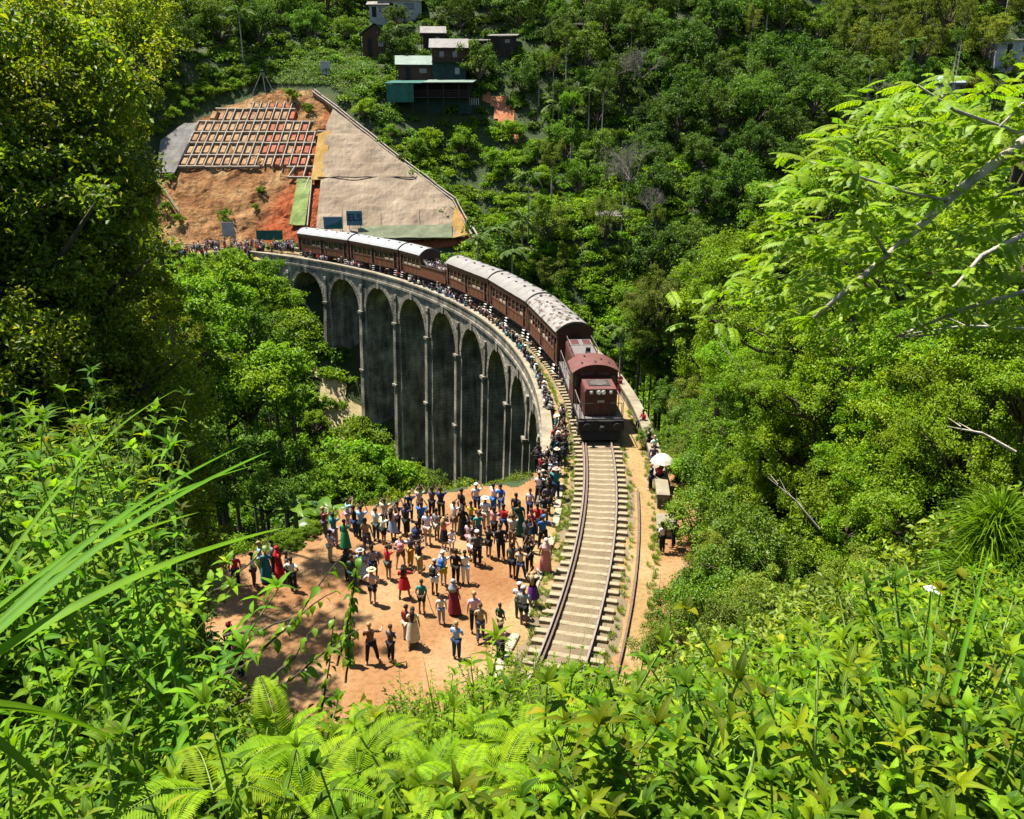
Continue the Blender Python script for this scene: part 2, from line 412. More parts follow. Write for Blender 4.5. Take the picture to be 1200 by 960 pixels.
# wood, houses
mottled('bark', (.06,.045,.03), (.17,.13,.09), 5, .95, .7, stretch=(1,1,.2))
mottled('pale_bark', (.34,.29,.22), (.62,.56,.46), 5, .9, .5, stretch=(1,1,.3))
mottled('dry_wood', (.15,.12,.10), (.30,.26,.22), 5, .95, .3)
mottled('dark_timber', (.025,.016,.011), (.06,.04,.028), 2, .9, .3, stretch=(4,4,.4))
mottled('house_timber', (.06,.03,.018), (.12,.065,.04), 2, .9, .3, stretch=(4,4,.4))
mottled('roof_sheet', (.16,.14,.12), (.30,.27,.235), 1.2, .6, .2)
mottled('roof_green_sheet', (.15,.22,.165), (.25,.33,.255), 1.2, .6, .2)
mottled('green_tarp', (.012,.10,.07), (.03,.17,.12), 1, .7, .2)
mottled('green_wall', (.010,.04,.034), (.02,.07,.055), 1, .8, .2)
mottled('house_white', (.36,.37,.37), (.50,.50,.49), 1, .85, .2)
mottled('blue_roof', (.42,.58,.62), (.55,.70,.72), 1, .6, .2)
mottled('board_blue', (.12,.22,.30), (.17,.29,.37), 1.5, .6, 0)
mottled('board_teal', (.02,.14,.13), (.04,.20,.17), 1.5, .6, 0)
mottled('ink_blue', (.012,.03,.075), (.02,.045,.10), 4, .6, 0)
mottled('umbrella_cloth', (.66,.58,.47), (.78,.70,.58), 2, .8, .1)
mottled('red_earth', (.42,.13,.05), (.55,.24,.11), .8, .97, .8)
mottled('dry_grass_earth', (.42,.31,.14), (.62,.49,.25), .9, .97, .8, c3=(.30,.28,.09))
# leaves
Y1 = (.45,.36,.03)
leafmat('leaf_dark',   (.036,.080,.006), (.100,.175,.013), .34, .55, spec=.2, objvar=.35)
leafmat('leaf_mid',    (.052,.110,.006), (.125,.210,.013), .36, .55, spec=.2, objvar=.35)
leafmat('leaf_olive',  (.085,.120,.010), (.175,.215,.022), .36, .6, spec=.2, objvar=.3)
leafmat('leaf_bright', (.080,.165,.005), (.180,.285,.011), .42, .55, spec=.2, objvar=.3)
leafmat('leaf_left',   (.060,.105,.005), (.190,.245,.010), .5, .5, spec=.25, objvar=.25, yellow=Y1, yfrac=.09)  # yellow on random leaves paints sunlit highlights into the colour
leafmat('leaf_shrub',  (.075,.130,.009), (.200,.260,.024), .38, .5, spec=.25, objvar=.3, yellow=(.36,.31,.03), yfrac=.05)
leafmat('leaf_gloss',  (.055,.130,.005), (.140,.235,.011), .36, .42, spec=.28, objvar=.25)
leafmat('leaf_layer',  (.100,.195,.005), (.205,.315,.010), .45, .5, spec=.2, objvar=.25, yellow=(.34,.32,.02), yfrac=.04)
leafmat('leaf_fore',   (.048,.118,.003), (.180,.290,.006), .46, .6, spec=.12, objvar=.45, yellow=(.30,.28,.015), yfrac=.04, veins=True)
leafmat('leaf_pinnate',(.120,.220,.005), (.225,.335,.010), .5, .5, spec=.2, objvar=.2, yellow=(.36,.34,.02), yfrac=.05)
leafmat('leaf_fern',   (.140,.250,.004), (.220,.345,.008), .48, .6, spec=.12, objvar=.2)
leafmat('leaf_grass',  (.055,.150,.004), (.120,.235,.007), .42, .55, spec=.12, objvar=.2)
leafmat('leaf_palm',   (.045,.095,.013), (.095,.155,.022), .3, .55, spec=.15, objvar=.2)
leafmat('leaf_banana', (.060,.135,.010), (.110,.205,.018), .4, .35, spec=.4, objvar=.2)
leafmat('leaf_dry',    (.16,.115,.06), (.26,.20,.11), .2, .8, objvar=.2)
leafmat('leaf_tea',    (.070,.140,.010), (.145,.235,.020), .3, .45, objvar=.2)
mottled('green_stem', (.20,.32,.05), (.32,.45,.10), 6, .6, .2)
mottled('petal_white', (.75,.75,.7), (.85,.85,.8), 6, .6, 0)
# ---------------------------------------------------------------- terrain and ground sheets
def build_terrain():
    xs = np.concatenate([np.arange(-190, -40, 3.0), np.arange(-40, 40, 1.0), np.arange(40, 231, 3.0)])
    ys = np.concatenate([np.arange(-16, 60, 1.0), np.arange(60, 190, 1.6), np.arange(190, 400, 4.0)])
    X, Y = np.meshgrid(xs, ys); Z = zt(X, Y)
    nx, ny = len(xs), len(ys); idx = np.arange(nx*ny).reshape(ny, nx)
    q = np.stack([idx[:-1,:-1], idx[:-1,1:], idx[1:,1:], idx[1:,:-1]], -1).reshape(-1, 4)
    me = fast_mesh('hillside_ground', np.stack([X, Y, Z], -1).reshape(-1, 3), q, ['soil'], smooth=True)
    tag(link('hillside_ground', me), 'green valley hillsides under the trees', kind='structure')
build_terrain()

def sheet(name, poly, z, mat, step=.35, wob=.35, bumpz=.03):
    """ground sheet with an uneven outline, gently uneven surface"""
    p = np.array(poly); x0, y0 = p.min(0)-1; x1, y1 = p.max(0)+1
    xs = np.arange(x0, x1, step); ys = np.arange(y0, y1, step); X, Y = np.meshgrid(xs, ys)
    Xw = X + wob*np.sin(Y*1.7+X*.6)+wob*.6*np.sin(Y*4.1); Yw = Y + wob*np.cos(X*1.9)+wob*.6*np.sin(X*3.7)
    ins = inpoly(Xw, Yw, poly)
    Z = z + bumpz*(np.sin(X*1.1+.4)*np.cos(Y*1.4)+.5*np.sin(X*2.9+Y*2.2))
    nx, ny = len(xs), len(ys); idx = np.arange(nx*ny).reshape(ny, nx)
    q = np.stack([idx[:-1,:-1], idx[:-1,1:], idx[1:,1:], idx[1:,:-1]], -1).reshape(-1, 4)
    k = ins.ravel()[q].all(1); q = q[k]; used = np.unique(q); mp = np.full(nx*ny, -1); mp[used] = np.arange(len(used))
    return fast_mesh(name, np.stack([X, Y, Z], -1).reshape(-1, 3)[used], mp[q], [mat], smooth=True)
tag(link('dirt_clearing', sheet('dirt_clearing', CLEAR, -.004, 'sand', step=.16)), 'trampled orange dirt clearing', kind='structure')

def arc_strip(mb, r0, r1, z0, z1, a0, a1, n, mi=0):
    vs = []; fs = []
    for i in range(n+1):
        a = a0+(a1-a0)*i/n
        vs += [pol(r0, a, z0), pol(r1, a, z1)]
    for i in range(n): fs.append((2*i, 2*i+1, 2*i+3, 2*i+2))
    mb.add(vs, fs, mi)
def arc_box(mb, r0, r1, z0, z1, a0, a1, n, mi=0):
    vs = []; fs = []
    for i in range(n+1):
        a = a0+(a1-a0)*i/n
        vs += [pol(r0, a, z0), pol(r1, a, z0), pol(r1, a, z1), pol(r0, a, z1)]
    for i in range(n):
        for k in range(4): fs.append((4*i+k, 4*i+(k+1)%4, 4*i+4+(k+1)%4, 4*i+4+k))
    fs += [(3,2,1,0), (4*n, 4*n+1, 4*n+2, 4*n+3)]
    mb.add(vs, fs, mi)

# sandy walkway surface over the viaduct, near bench and far bench, slightly uneven
def deck_sheet():
    rs = np.linspace(86.0, 91.75, 24); an = np.radians(np.linspace(-21, 96, 360))
    R_, A = np.meshgrid(rs, an); X = CX+R_*np.cos(A); Y = CY+R_*np.sin(A)
    Z = .030 + .02*np.sin(X*2.3+Y)*np.cos(Y*1.9)
    n0, n1 = len(rs), len(an); idx = np.arange(n0*n1).reshape(n1, n0)
    q = np.stack([idx[:-1,:-1], idx[:-1,1:], idx[1:,1:], idx[1:,:-1]], -1).reshape(-1, 4)
    tag(link('walkway', fast_mesh('walkway', np.stack([X,Y,Z],-1).reshape(-1,3), q, ['path_sand'], smooth=True)), 'sandy walkway beside the rails', kind='structure')
    mb = MB()       # low cambered ballast bed
    prof = [(87.05,.03),(87.4,.04),(87.85,.06),(88.08,.165),(88.8,.183),(89.5,.165),(89.75,.06),(90.2,.04),(90.55,.03)]
    vs = []; fs = []; n = 360
    for i in range(n+1):
        a = -21+117*i/n
        for (r, z) in prof: vs.append(pol(r, a, z+.012*math.sin(i*1.7+r*9)))
    k = len(prof)
    for i in range(n):
        for j in range(k-1): fs.append((i*k+j, i*k+j+1, (i+1)*k+j+1, (i+1)*k+j))
    mb.add(vs, fs); o = mb.build('ballast_bed', 'ballast', smooth=True); tag(o, 'pale stone ballast under the rails', kind='structure')
deck_sheet()

# ---------------------------------------------------------------- railway track
def build_track():
    t = empty('railway_track', pol(RT, 0, 0)); tag(t, 'broad gauge railway track of pale sleepers and rusty rails on the curve', 'track')
    inv = -pol(RT, 0, 0)
    mb = MB(); mb.bevbox((0,0,0), (2.75, .25, .16), .02); me = mb.mesh('sleeper', 'sleeper_concrete')
    step = math.degrees(.66/RT); a = -20.5; i = 0
    while a < 6:
        o = link('sleeper', me, t, pol(RT+random.uniform(-.05,.05), a, .115)+inv, (random.uniform(-.01,.01), random.uniform(-.008,.008), math.radians(a)+random.uniform(-.02,.02)))
        a += step*random.uniform(.95,1.05)
    a = 6; mb = MB()
    while a < 96:
        c, s = math.cos(math.radians(a)), math.sin(math.radians(a))
        mb.box(pol(RT, a, .115)+inv, (2.75,.25,.16), mat=Matrix.Rotation(math.radians(a), 4, 'Z')); a += step
    far = mb.build('sleeper_run', 'sleeper_concrete', t); far['kind'] = 'stuff'
    for nm, r, a0, a1 in (('rail', RT-.84, -21, 96), ('rail', RT+.84, -21, 96), ('check_rail', RT-.68, -21, 3), ('spare_rail', RT+1.95, -17.5, -6.0)):
        n = int((a1-a0)*2.5)+2; z0 = .195 if nm != 'spare_rail' else .035
        mb = MB()
        arc_box(mb, r-.07, r+.07, z0-.01, z0+.02, a0, a1, n, 0)
        arc_box(mb, r-.012, r+.012, z0+.02, z0+.115, a0, a1, n, 0)
        arc_box(mb, r-.036, r+.036, z0+.115, z0+.155, a0, a1, n, 1 if nm == 'rail' else 0)
        for v in range(len(mb.v)): mb.v[v] = tuple(Vector(mb.v[v])+inv)
        mb.build(nm, ['rail_steel', 'rail_top'], t)
    # kerb stones along the left of the ballast near the clearing
    me = MB(); me.bevbox((0,0,0), (.34, .95, .16), .03); me = me.mesh('kerb_stone', 'kerb_stone')
    k = empty('stone_kerb', pol(86.75, -12, 0)); tag(k, 'low kerb of pale concrete slabs between track and crowd', 'kerb')
    for i in range(17):
        a = -16.5 + i*.655
        if i in (3, 11): continue
        link('kerb_stone', me, k, pol(86.75+random.uniform(-.06,.06), a, .07)-pol(86.75,-12,0), (random.uniform(-.04,.04), random.uniform(-.05,.05), math.radians(a)+random.uniform(-.05,.05)))
build_track()

# ---------------------------------------------------------------- viaduct
R_IN, R_OUT = 85.6, 92.15
A_CR = [49.85-5.72*k for k in range(9)]      # crown angles
HALF = math.degrees(3.42/R_IN); Z_CR = -.95; RISE = 3.62; Z_SP = Z_CR-RISE
def build_viaduct():
    v = empty('railway_viaduct', pol(RT, 25, 0)); off = -pol(RT, 25, 0)
    tag(v, 'long curved stone railway viaduct with nine tall arches', 'viaduct')
    def bld(mb, name, mat, smooth=False):
        mb.v = [tuple(Vector(p)+off) for p in mb.v]; return mb.build(name, mat, v, smooth)
    a_lo, a_hi = A_CR[-1]-2.86, A_CR[0]+2.86
    # spandrel walls with the arch openings, per bay and side
    NS = 20
    for c in A_CR:
        mb = MB()
        cols = [c-2.86] + [c-HALF+2*HALF*i/NS for i in range(NS+1)] + [c+2.86]
        def ztop(a): return .0
        def zb(a):
            d = (a-c)/HALF
            return Z_SP + RISE*math.sqrt(max(0, 1-d*d)) if abs(d) <= 1.0001 else Z_SP
        for r in (R_IN, R_OUT):
            vs = []; fs = []; mb = MB()
            for a in cols: vs += [pol(r, a, zb(a)), pol(r, a, ztop(a))]
            for i in range(len(cols)-1): fs.append((2*i, 2*i+2, 2*i+3, 2*i+1))
            mb.add(vs, fs); bld(mb, 'spandrel_wall', 'masonry')
        mb = MB(); vs = []; fs = []
        for i in range(NS+1):
            q = PI*i/NS; a = c-HALF*math.cos(q); z = Z_SP+RISE*math.sin(q)
            vs += [pol(R_IN, a, z), pol(R_OUT, a, z)]
        for i in range(NS): fs.append((2*i, 2*i+1, 2*i+3, 2*i+2))
        mb.add(vs, fs); bld(mb, 'arch_vault', 'masonry', True)
        # proud voussoir ring on both faces, with a keystone
        for r0, r1 in ((R_IN-.10, R_IN+.3), (R_OUT-.3, R_OUT+.10)):
            ring = MB(); nv = 25
            for i in range(nv):
                q0 = PI*(i+.03)/nv; q1 = PI*(i+.97)/nv; dz = .02*((i*7) % 3)
                pts = []
                for r in (r0-dz*.5 if r0 < 88 else r0, r1):
                    for (q, rr) in ((q0, RISE-.01), (q1, RISE-.01), (q1, RISE+.52), (q0, RISE+.52)):
                        a = c-HALF*math.cos(q)*rr/RISE; pts.append(pol(r, a, Z_SP+rr*math.sin(q)))
                ring.hexa(pts)
            bld(ring, 'arch_ring', 'ring_stone')
        ks = MB(); k0 = math.degrees(.26/R_IN); k1 = math.degrees(.36/R_IN)
        ks.hexa([pol(R_IN-.22, c-k0, Z_CR-.1), pol(R_IN+.2, c-k0, Z_CR-.1), pol(R_IN+.2, c+k0, Z_CR-.1), pol(R_IN-.22, c+k0, Z_CR-.1),
                 pol(R_IN-.22, c-k1, Z_CR+.72), pol(R_IN+.2, c-k1, Z_CR+.72), pol(R_IN+.2, c+k1, Z_CR+.72), pol(R_IN-.22, c+k1, Z_CR+.72)])
        bld(ks, 'keystone', 'ring_stone')
    # piers: battered shaft, proud pilaster, impost ledges
    for k in range(10):
        a = A_CR[0]+2.86-5.72*k; hw = math.degrees(.90/R_IN); endp = k in (0, 9)
        p0 = pol(88.8, a); zg = min(gz(*pol(86, a)[:2]), gz(*pol(91.5, a)[:2]))-1.5
        mb = MB(); n = 6
        for (z0, z1, e0, e1) in ((zg, -13, .55, .30), (-13, Z_SP+.02, .30, .0)):
            if zg > -13 and z0 == zg: continue
            if zg > -13: z0 = zg
            if z0 >= z1: continue
            h0 = hw+math.degrees(e0*.6/R_IN); h1 = hw+math.degrees(e1*.3/R_IN)
            mb.hexa([pol(R_IN-e0, a-h0, z0), pol(R_OUT+e0, a-h0, z0), pol(R_OUT+e0, a+h0, z0), pol(R_IN-e0, a+h0, z0),
                     pol(R_IN-e1, a-h1, z1), pol(R_OUT+e1, a-h1, z1), pol(R_OUT+e1, a+h1, z1), pol(R_IN-e1, a+h1, z1)])
        bld(mb, 'pier', 'masonry')
        for r0, s_ in ((R_IN, -1), (R_OUT, 1)):
            hp = math.degrees(.31/R_IN); pl = MB()
            def pst(z0, z1, d0, d1, h0=hp, h1=hp):
                ra, rb = sorted((r0+s_*d0, r0-s_*.3)); rc, rd = sorted((r0+s_*d1, r0-s_*.3))
                pl.hexa([pol(ra, a-h0, z0), pol(rb, a-h0, z0), pol(rb, a+h0, z0), pol(ra, a+h0, z0), pol(rc, a-h1, z1), pol(rd, a-h1, z1), pol(rd, a+h1, z1), pol(rc, a+h1, z1)])
            pst(Z_SP-.3, -1.6, .30, .16, hp, hp*.8); pst(max(zg, -26), Z_SP-.3, 1.0, .42, hp*1.35, hp)
            pst(-1.6, -1.15, .26, .20, hp*1.1, hp*.9)
            bld(pl, 'pilaster', 'masonry')
            hl = hp*1.45
            for zz in (Z_SP-.25, -12.6):
                if zz < zg: continue
                lg = MB()
                ra, rb = sorted((r0+s_*(.55 if zz > -8 else .85), r0-s_*.2))
                lg.hexa([pol(ra, a-hl, zz), pol(rb, a-hl, zz), pol(rb, a+hl, zz), pol(ra, a+hl, zz), pol(ra, a-hl, zz+.28), pol(rb, a-hl, zz+.28), pol(rb, a+hl, zz+.28), pol(ra, a+hl, zz+.28)])
                bld(lg, 'impost_ledge', 'ring_stone')
    # abutments
    for a0, a1 in ((a_hi, 58.5), (-7.5, a_lo)):
        mb = MB(); arc_box(mb, R_IN, R_OUT, -14, 0.0, a0, a1, 8); bld(mb, 'abutment', 'masonry')
    # string course, parapets and copings in sections
    for r0, r1, nm in ((R_IN-.16, R_IN+.4, 'string_course'), (R_OUT-.4, R_OUT+.16, 'string_course')):
        mb = MB(); arc_box(mb, r0, r1, -.35, -.08, -7.4, 58.4, 120); bld(mb, nm, 'ring_stone')
    for side, (r0, r1) in enumerate(((R_IN-.02, R_IN+.50), (R_OUT-.50, R_OUT+.02))):
        a = -6.6 if side == 0 else -7.2; st = 3.25
        while a < 58:
            b = min(a+st, 58.3); mb = MB(); arc_box(mb, r0, r1, -.08, .62, a, b-.012, 8); bld(mb, 'parapet_wall', 'masonry')
            mb = MB(); arc_box(mb, r0-.07, r1+.07, .62, .80, a, b-.012, 8); bld(mb, 'coping_slab', 'coping'); a = b
    mb = MB(); arc_strip(mb, R_IN+.5, R_OUT-.5, .012, .012, -7.4, 58.4, 120); bld(mb, 'deck', 'masonry')
build_viaduct()
# concrete seat block at the near end of the right parapet
mb = MB(); mb.bevbox((0,0,.42), (.95, 1.6, .16), .03); b_ = empty('stone_bench', pol(92.0, -8.6, 0), math.radians(-8.6))
tag(b_, 'concrete block bench at the end of the parapet by the umbrella', 'bench')
mb.build('seat', 'coping', b_); mb = MB(); mb.bevbox((0,0,.17), (.80, 1.4, .34), .02); mb.build('base', 'masonry', b_)

# ---------------------------------------------------------------- train
ZR = .35                                   # top of rail
def on_track(a_mid): return pol(RT, a_mid, ZR), math.radians(a_mid)-PI/2
def wheelset(x, parent):
    w = MB()
    for y in (-.78, .78): w.disc((x, y, .43), (0,1,0), .43, .13, 16)
    w.tube([(x,-.9,.43),(x,.9,.43)], .07, 8); w.build('wheel', 'rail_steel', parent)
def bogie(x, t, wb=1.9):
    m = MB()
    for y in (-1.02, 1.02):
        m.bevbox((x, y, .52), (wb+.9, .14, .26), .03)
        for dx in (-wb/2, wb/2): m.bevbox((x+dx, y*1.05, .45), (.34, .2, .34), .03)
        m.bevbox((x, y*1.04, .38), (.7, .16, .2), .02)
    m.box((x,0,.6), (.5, 2.0, .22)); b = m.build('bogie', 'black_iron', t)
    for dx in (-wb/2, wb/2): wheelset(x+dx, b)
def roof_profile(w, z0, rise, n=10, th=0.0):
    return [(-w/2+w*i/n, z0 + rise*(1-abs(2*i/n-1)**2.3)) for i in range(n+1)]
WIN_MESH = {}
def coach(a0, a1, label, roof, open_half=False, seed=0):
    rr = random.Random(seed); am = (a0+a1)/2; L = math.radians(a1-a0)*RT-.55; W = 2.72
    p, rz = on_track(am); t = empty('railway_carriage', p, rz); tag(t, label, 'carriage', 'carriages of the passenger train')
    zf, ze = .95, 3.50
    u = MB(); u.box((0,0,.86), (L-.1, 2.5, .18)); u.box((0,-.7,.6), (2.6,.5,.4)); u.box((.4,.7,.6), (2.0,.5,.4)); u.tube([(-L/2+2.5,-1.0,.55),(L/2-2.5,-1.0,.55)], .04, 6); u.tube([(-L/2+2.5,1.0,.55),(L/2-2.5,1.0,.55)], .04, 6)
    for sx in (-1, 1):
        for sy in (-.85,.85): u.tube([(sx*(L/2-.05), sy, .95),(sx*(L/2+.2), sy, .95)], [.09,.17], 10)
    u.build('underframe', 'black_iron', t)
    for x in (-L/2+1.75, L/2-1.75): bogie(x, t)
    xroof1 = L/2 if not open_half else -0.3     # local +x looks towards the near end
    zsill, zhead = 1.95, 2.85
    # openings along each side: doors and windows
    slots = []; n = 4 if L > 10 else 3
    dw = .72; seg = (L-3*dw-.5)/2; ww = seg/n
    x = -L/2+.25
    doors = [x, x+dw+seg, x+2*dw+2*seg]
    for d in doors: slots.append(('d', d, d+dw))
    for s0 in (x+dw, x+2*dw+seg):
        for i in range(n): slots.append(('w', s0+i*ww+.09, s0+(i+1)*ww-.09))
    slots.sort(key=lambda s: s[1])
    if open_half: slots = [s for s in slots if s[2] < xroof1-.1]
    for side in (-1, 1):
        y = side*W/2; wall = MB(); th = .07
        def panel(xa, xb, za, zb): wall.box(((xa+xb)/2, y-side*th/2, (za+zb)/2), (xb-xa, th, zb-za))
        cur = -L/2
        for (k, xa, xb) in slots:
            if xa > cur: panel(cur, xa, zf, ze)
            if k == 'w': panel(xa, xb, zf, zsill); panel(xa, xb, zhead, ze)
            else: panel(xa, xb, 3.0, ze)
            cur = xb
        if open_half:
            panel(cur, xroof1, zf, ze); panel(xroof1, L/2, zf, 2.25)
        else: panel(cur, L/2, zf, ze)
        wall.build('side_wall', 'coach_brown', t)
        tr = MB()
        tr.box((0, y+side*.012, zf+.04), (L, .03, .12))
        xe = xroof1
        tr.box(((-L/2+xe)/2, y+side*.012, zsill-.10), (xe+L/2, .03, .06)); tr.box(((-L/2+xe)/2, y+side*.012, zhead+.12), (xe+L/2, .03, .06))
        xx = -L/2
        while xx < xe: tr.box((xx+.02, y+side*.006, 1.45), (.035, .02, .85)); xx += ww
        if open_half: tr.box(((xroof1+L/2)/2, y, 2.29), (L/2-xroof1, .12, .08))
        tr.build('trim', 'coach_trim', t)
        for (k, xa, xb) in slots:
            key = (k, round(xb-xa, 3))
            if key not in WIN_MESH:
                w_ = xb-xa
                if k == 'w':
                    f = MB(); b = .05
                    f.box((0,0,zsill+b/2), (w_,.05,b)); f.box((0,0,zhead-b/2), (w_,.05,b)); f.box((0,0,(zsill+zhead)/2), (w_-2*b,.04,.04))
                    for sx in (-1,1): f.box((sx*(w_/2-b/2),0,(zsill+zhead)/2), (b,.05,zhead-zsill-2*b))
                    gl = MB(); gl.box((0,0,(zsill+zhead)/2), (w_-.04,.012,zhead-zsill-.04))
                    sh = MB(); sh.box((0,0,zsill+.11), (w_-.1,.03,.2))
                    WIN_MESH[key] = (f.mesh('window', 'coach_trim'), gl.mesh('pane', 'window_glass'), sh.mesh('window_blind', 'cream_paint'))
                else:
                    f = MB(); f.box((0,0,2.0), (w_-.06,.04,2.0)); f.box((0,0,2.55), (w_-.3,.055,.7), 1)
                    WIN_MESH[key] = (f.mesh('door', ['coach_trim', 'dark_interior']), None, None)
            f, gl, sh = WIN_MESH[key]; yy = y-side*.05
            wo = link('window' if k == 'w' else 'door', f, t, ((xa+xb)/2, yy if k == 'w' else y-side*.14, 0))
            if gl:
                link('pane', gl, wo, (0, -side*.03, 0))
                if rr.random() < .6: link('window_blind', sh, wo, (0, side*.02, 0))
            else:
                st = MB()
                for i, zz in enumerate((.78,.52,.28)): st.box((0, side*(.16+.05*i), zz), (.62,.22,.035), 0)
                for sx in (-.3,.3): st.box((sx, side*.16, .55), (.03,.12,.6), 1)
                st.build('step', ['white_paint', 'black_iron'], wo)
                h = MB(); h.tube([(-.42, side*.2, 1.3), (-.42, side*.22, 2.5)], .02, 5); h.tube([(.42, side*.2, 1.3), (.42, side*.22, 2.5)], .02, 5); h.build('handrail', 'cream_paint', wo)
    # interior shell so one does not look through
    i_ = MB(); i_.box(((-L/2+xroof1)/2, 0, 1.0), (xroof1+L/2-.2, W-.2, .06)); i_.box(((-L/2+xroof1)/2, 0, 2.2), (xroof1+L/2-.4, .06, 2.4))
    if open_half: i_.box(((xroof1+L/2)/2, 0, 1.36), (L/2-xroof1-.1, W-.2, .06))
    i_.build('interior', 'dark_interior', t)
    # ends following the arch of the roof
    prof = [(-W/2+.03, zf)] + [(a, b-.02) for a, b in roof_profile(W-.06, ze, .62)] + [(W/2-.03, zf)]
    for xe, nm in ((-L/2, 0), (xroof1, 1)):
        e = MB(); e.prism(prof, xe-.03, xe+.03, 'x'); eo = e.build('end_wall', 'coach_trim', t)
        d = MB(); sg = -1 if nm == 0 else 1; d.box((xe+sg*.05, 0, 1.95), (.05,.75,1.9)); d.build('end_door', 'dark_interior', eo)
        if not open_half or nm == 0:
            g = MB(); g.box((xe+sg*.16, 0, 2.0), (.3, 1.0, 2.0)); g.build('gangway', 'black_iron', eo)
    # roof shell
    ro = MB(); pr = roof_profile(W+.26, ze-.06, .70, 14); x0, x1 = -L/2-.12, xroof1+.12
    poly = pr + [(a*.985, b-.07) for a, b in reversed(pr)]
    ns = 14; vs = []; fs = []; k = len(poly)
    for i in range(ns+1):
        x = x0+(x1-x0)*i/ns
        for (a, b) in poly: vs.append((x, a, b+.008*math.sin(i*2.1+a*3)))
    for i in range(ns):
        for j in range(k): fs.append((i*k+j, i*k+(j+1)%k, (i+1)*k+(j+1)%k, (i+1)*k+j))
    fs += [tuple(range(k-1,-1,-1)), tuple(range(ns*k, ns*k+k))]
    ro.add(vs, fs); r_ = ro.build('roof', roof, t, smooth=False)
    for xx in (x0+.02, x1-.02):
        rim = MB(); rim.tube([(xx, a, b+.012) for a, b in pr], .045, 6); rim.build('roof_rim', 'black_iron', r_)
    nvt = 5 if not open_half else 2
    vm = MB(); vm.bevbox((0,0,.05), (.32,.2,.12), .03)
    vme = vm.mesh('roof_vent', 'black_iron')
    for i in range(nvt):
        for sy in (-.42, .42):
            x = x0+(x1-x0)*(i+.5)/nvt + rr.uniform(-.15,.15)
            link('roof_vent', vme, r_, (x, sy, ze-.06+.70*(1-abs(2*(sy/(W+.26)))**2.3)), (0, 0, rr.uniform(-.1,.1)), (1, 1, rr.uniform(.5,1)))
    rb = MB()
    for i in range(1, 7):
        x = x0+(x1-x0)*i/7; pts = [(x, a*.995, b+.006) for a, b in pr]; rb.tube(pts, .016, 4)
    rb.build('roof_seam', roof, r_)
    return t, L
B = [6.55, 14.0, 21.7, 29.4, 37.2, 45.0, 52.7]
coach(B[0], B[1], 'brown carriage with a rusty peeling roof coupled behind the locomotive', 'coach_roof_peeling', seed=1)
coach(B[1], B[2], 'brown carriage with a dull grey roof, second behind the locomotive', 'coach_roof', seed=2)
coach(B[2], B[3], 'brown carriage with a dull grey roof beside the open-ended carriage', 'coach_roof', seed=3)
CAR4, L4 = coach(B[3], B[4], 'brown carriage with half its roof open and passengers crowding the open deck', 'coach_roof_white', True, seed=4)
coach(B[4], B[5], 'brown carriage with a whitish roof next to the last carriage', 'coach_roof_white', seed=5)
coach(B[5], B[6], 'dark brown last carriage with a whitish roof, below the blue board', 'coach_roof_white', seed=6)

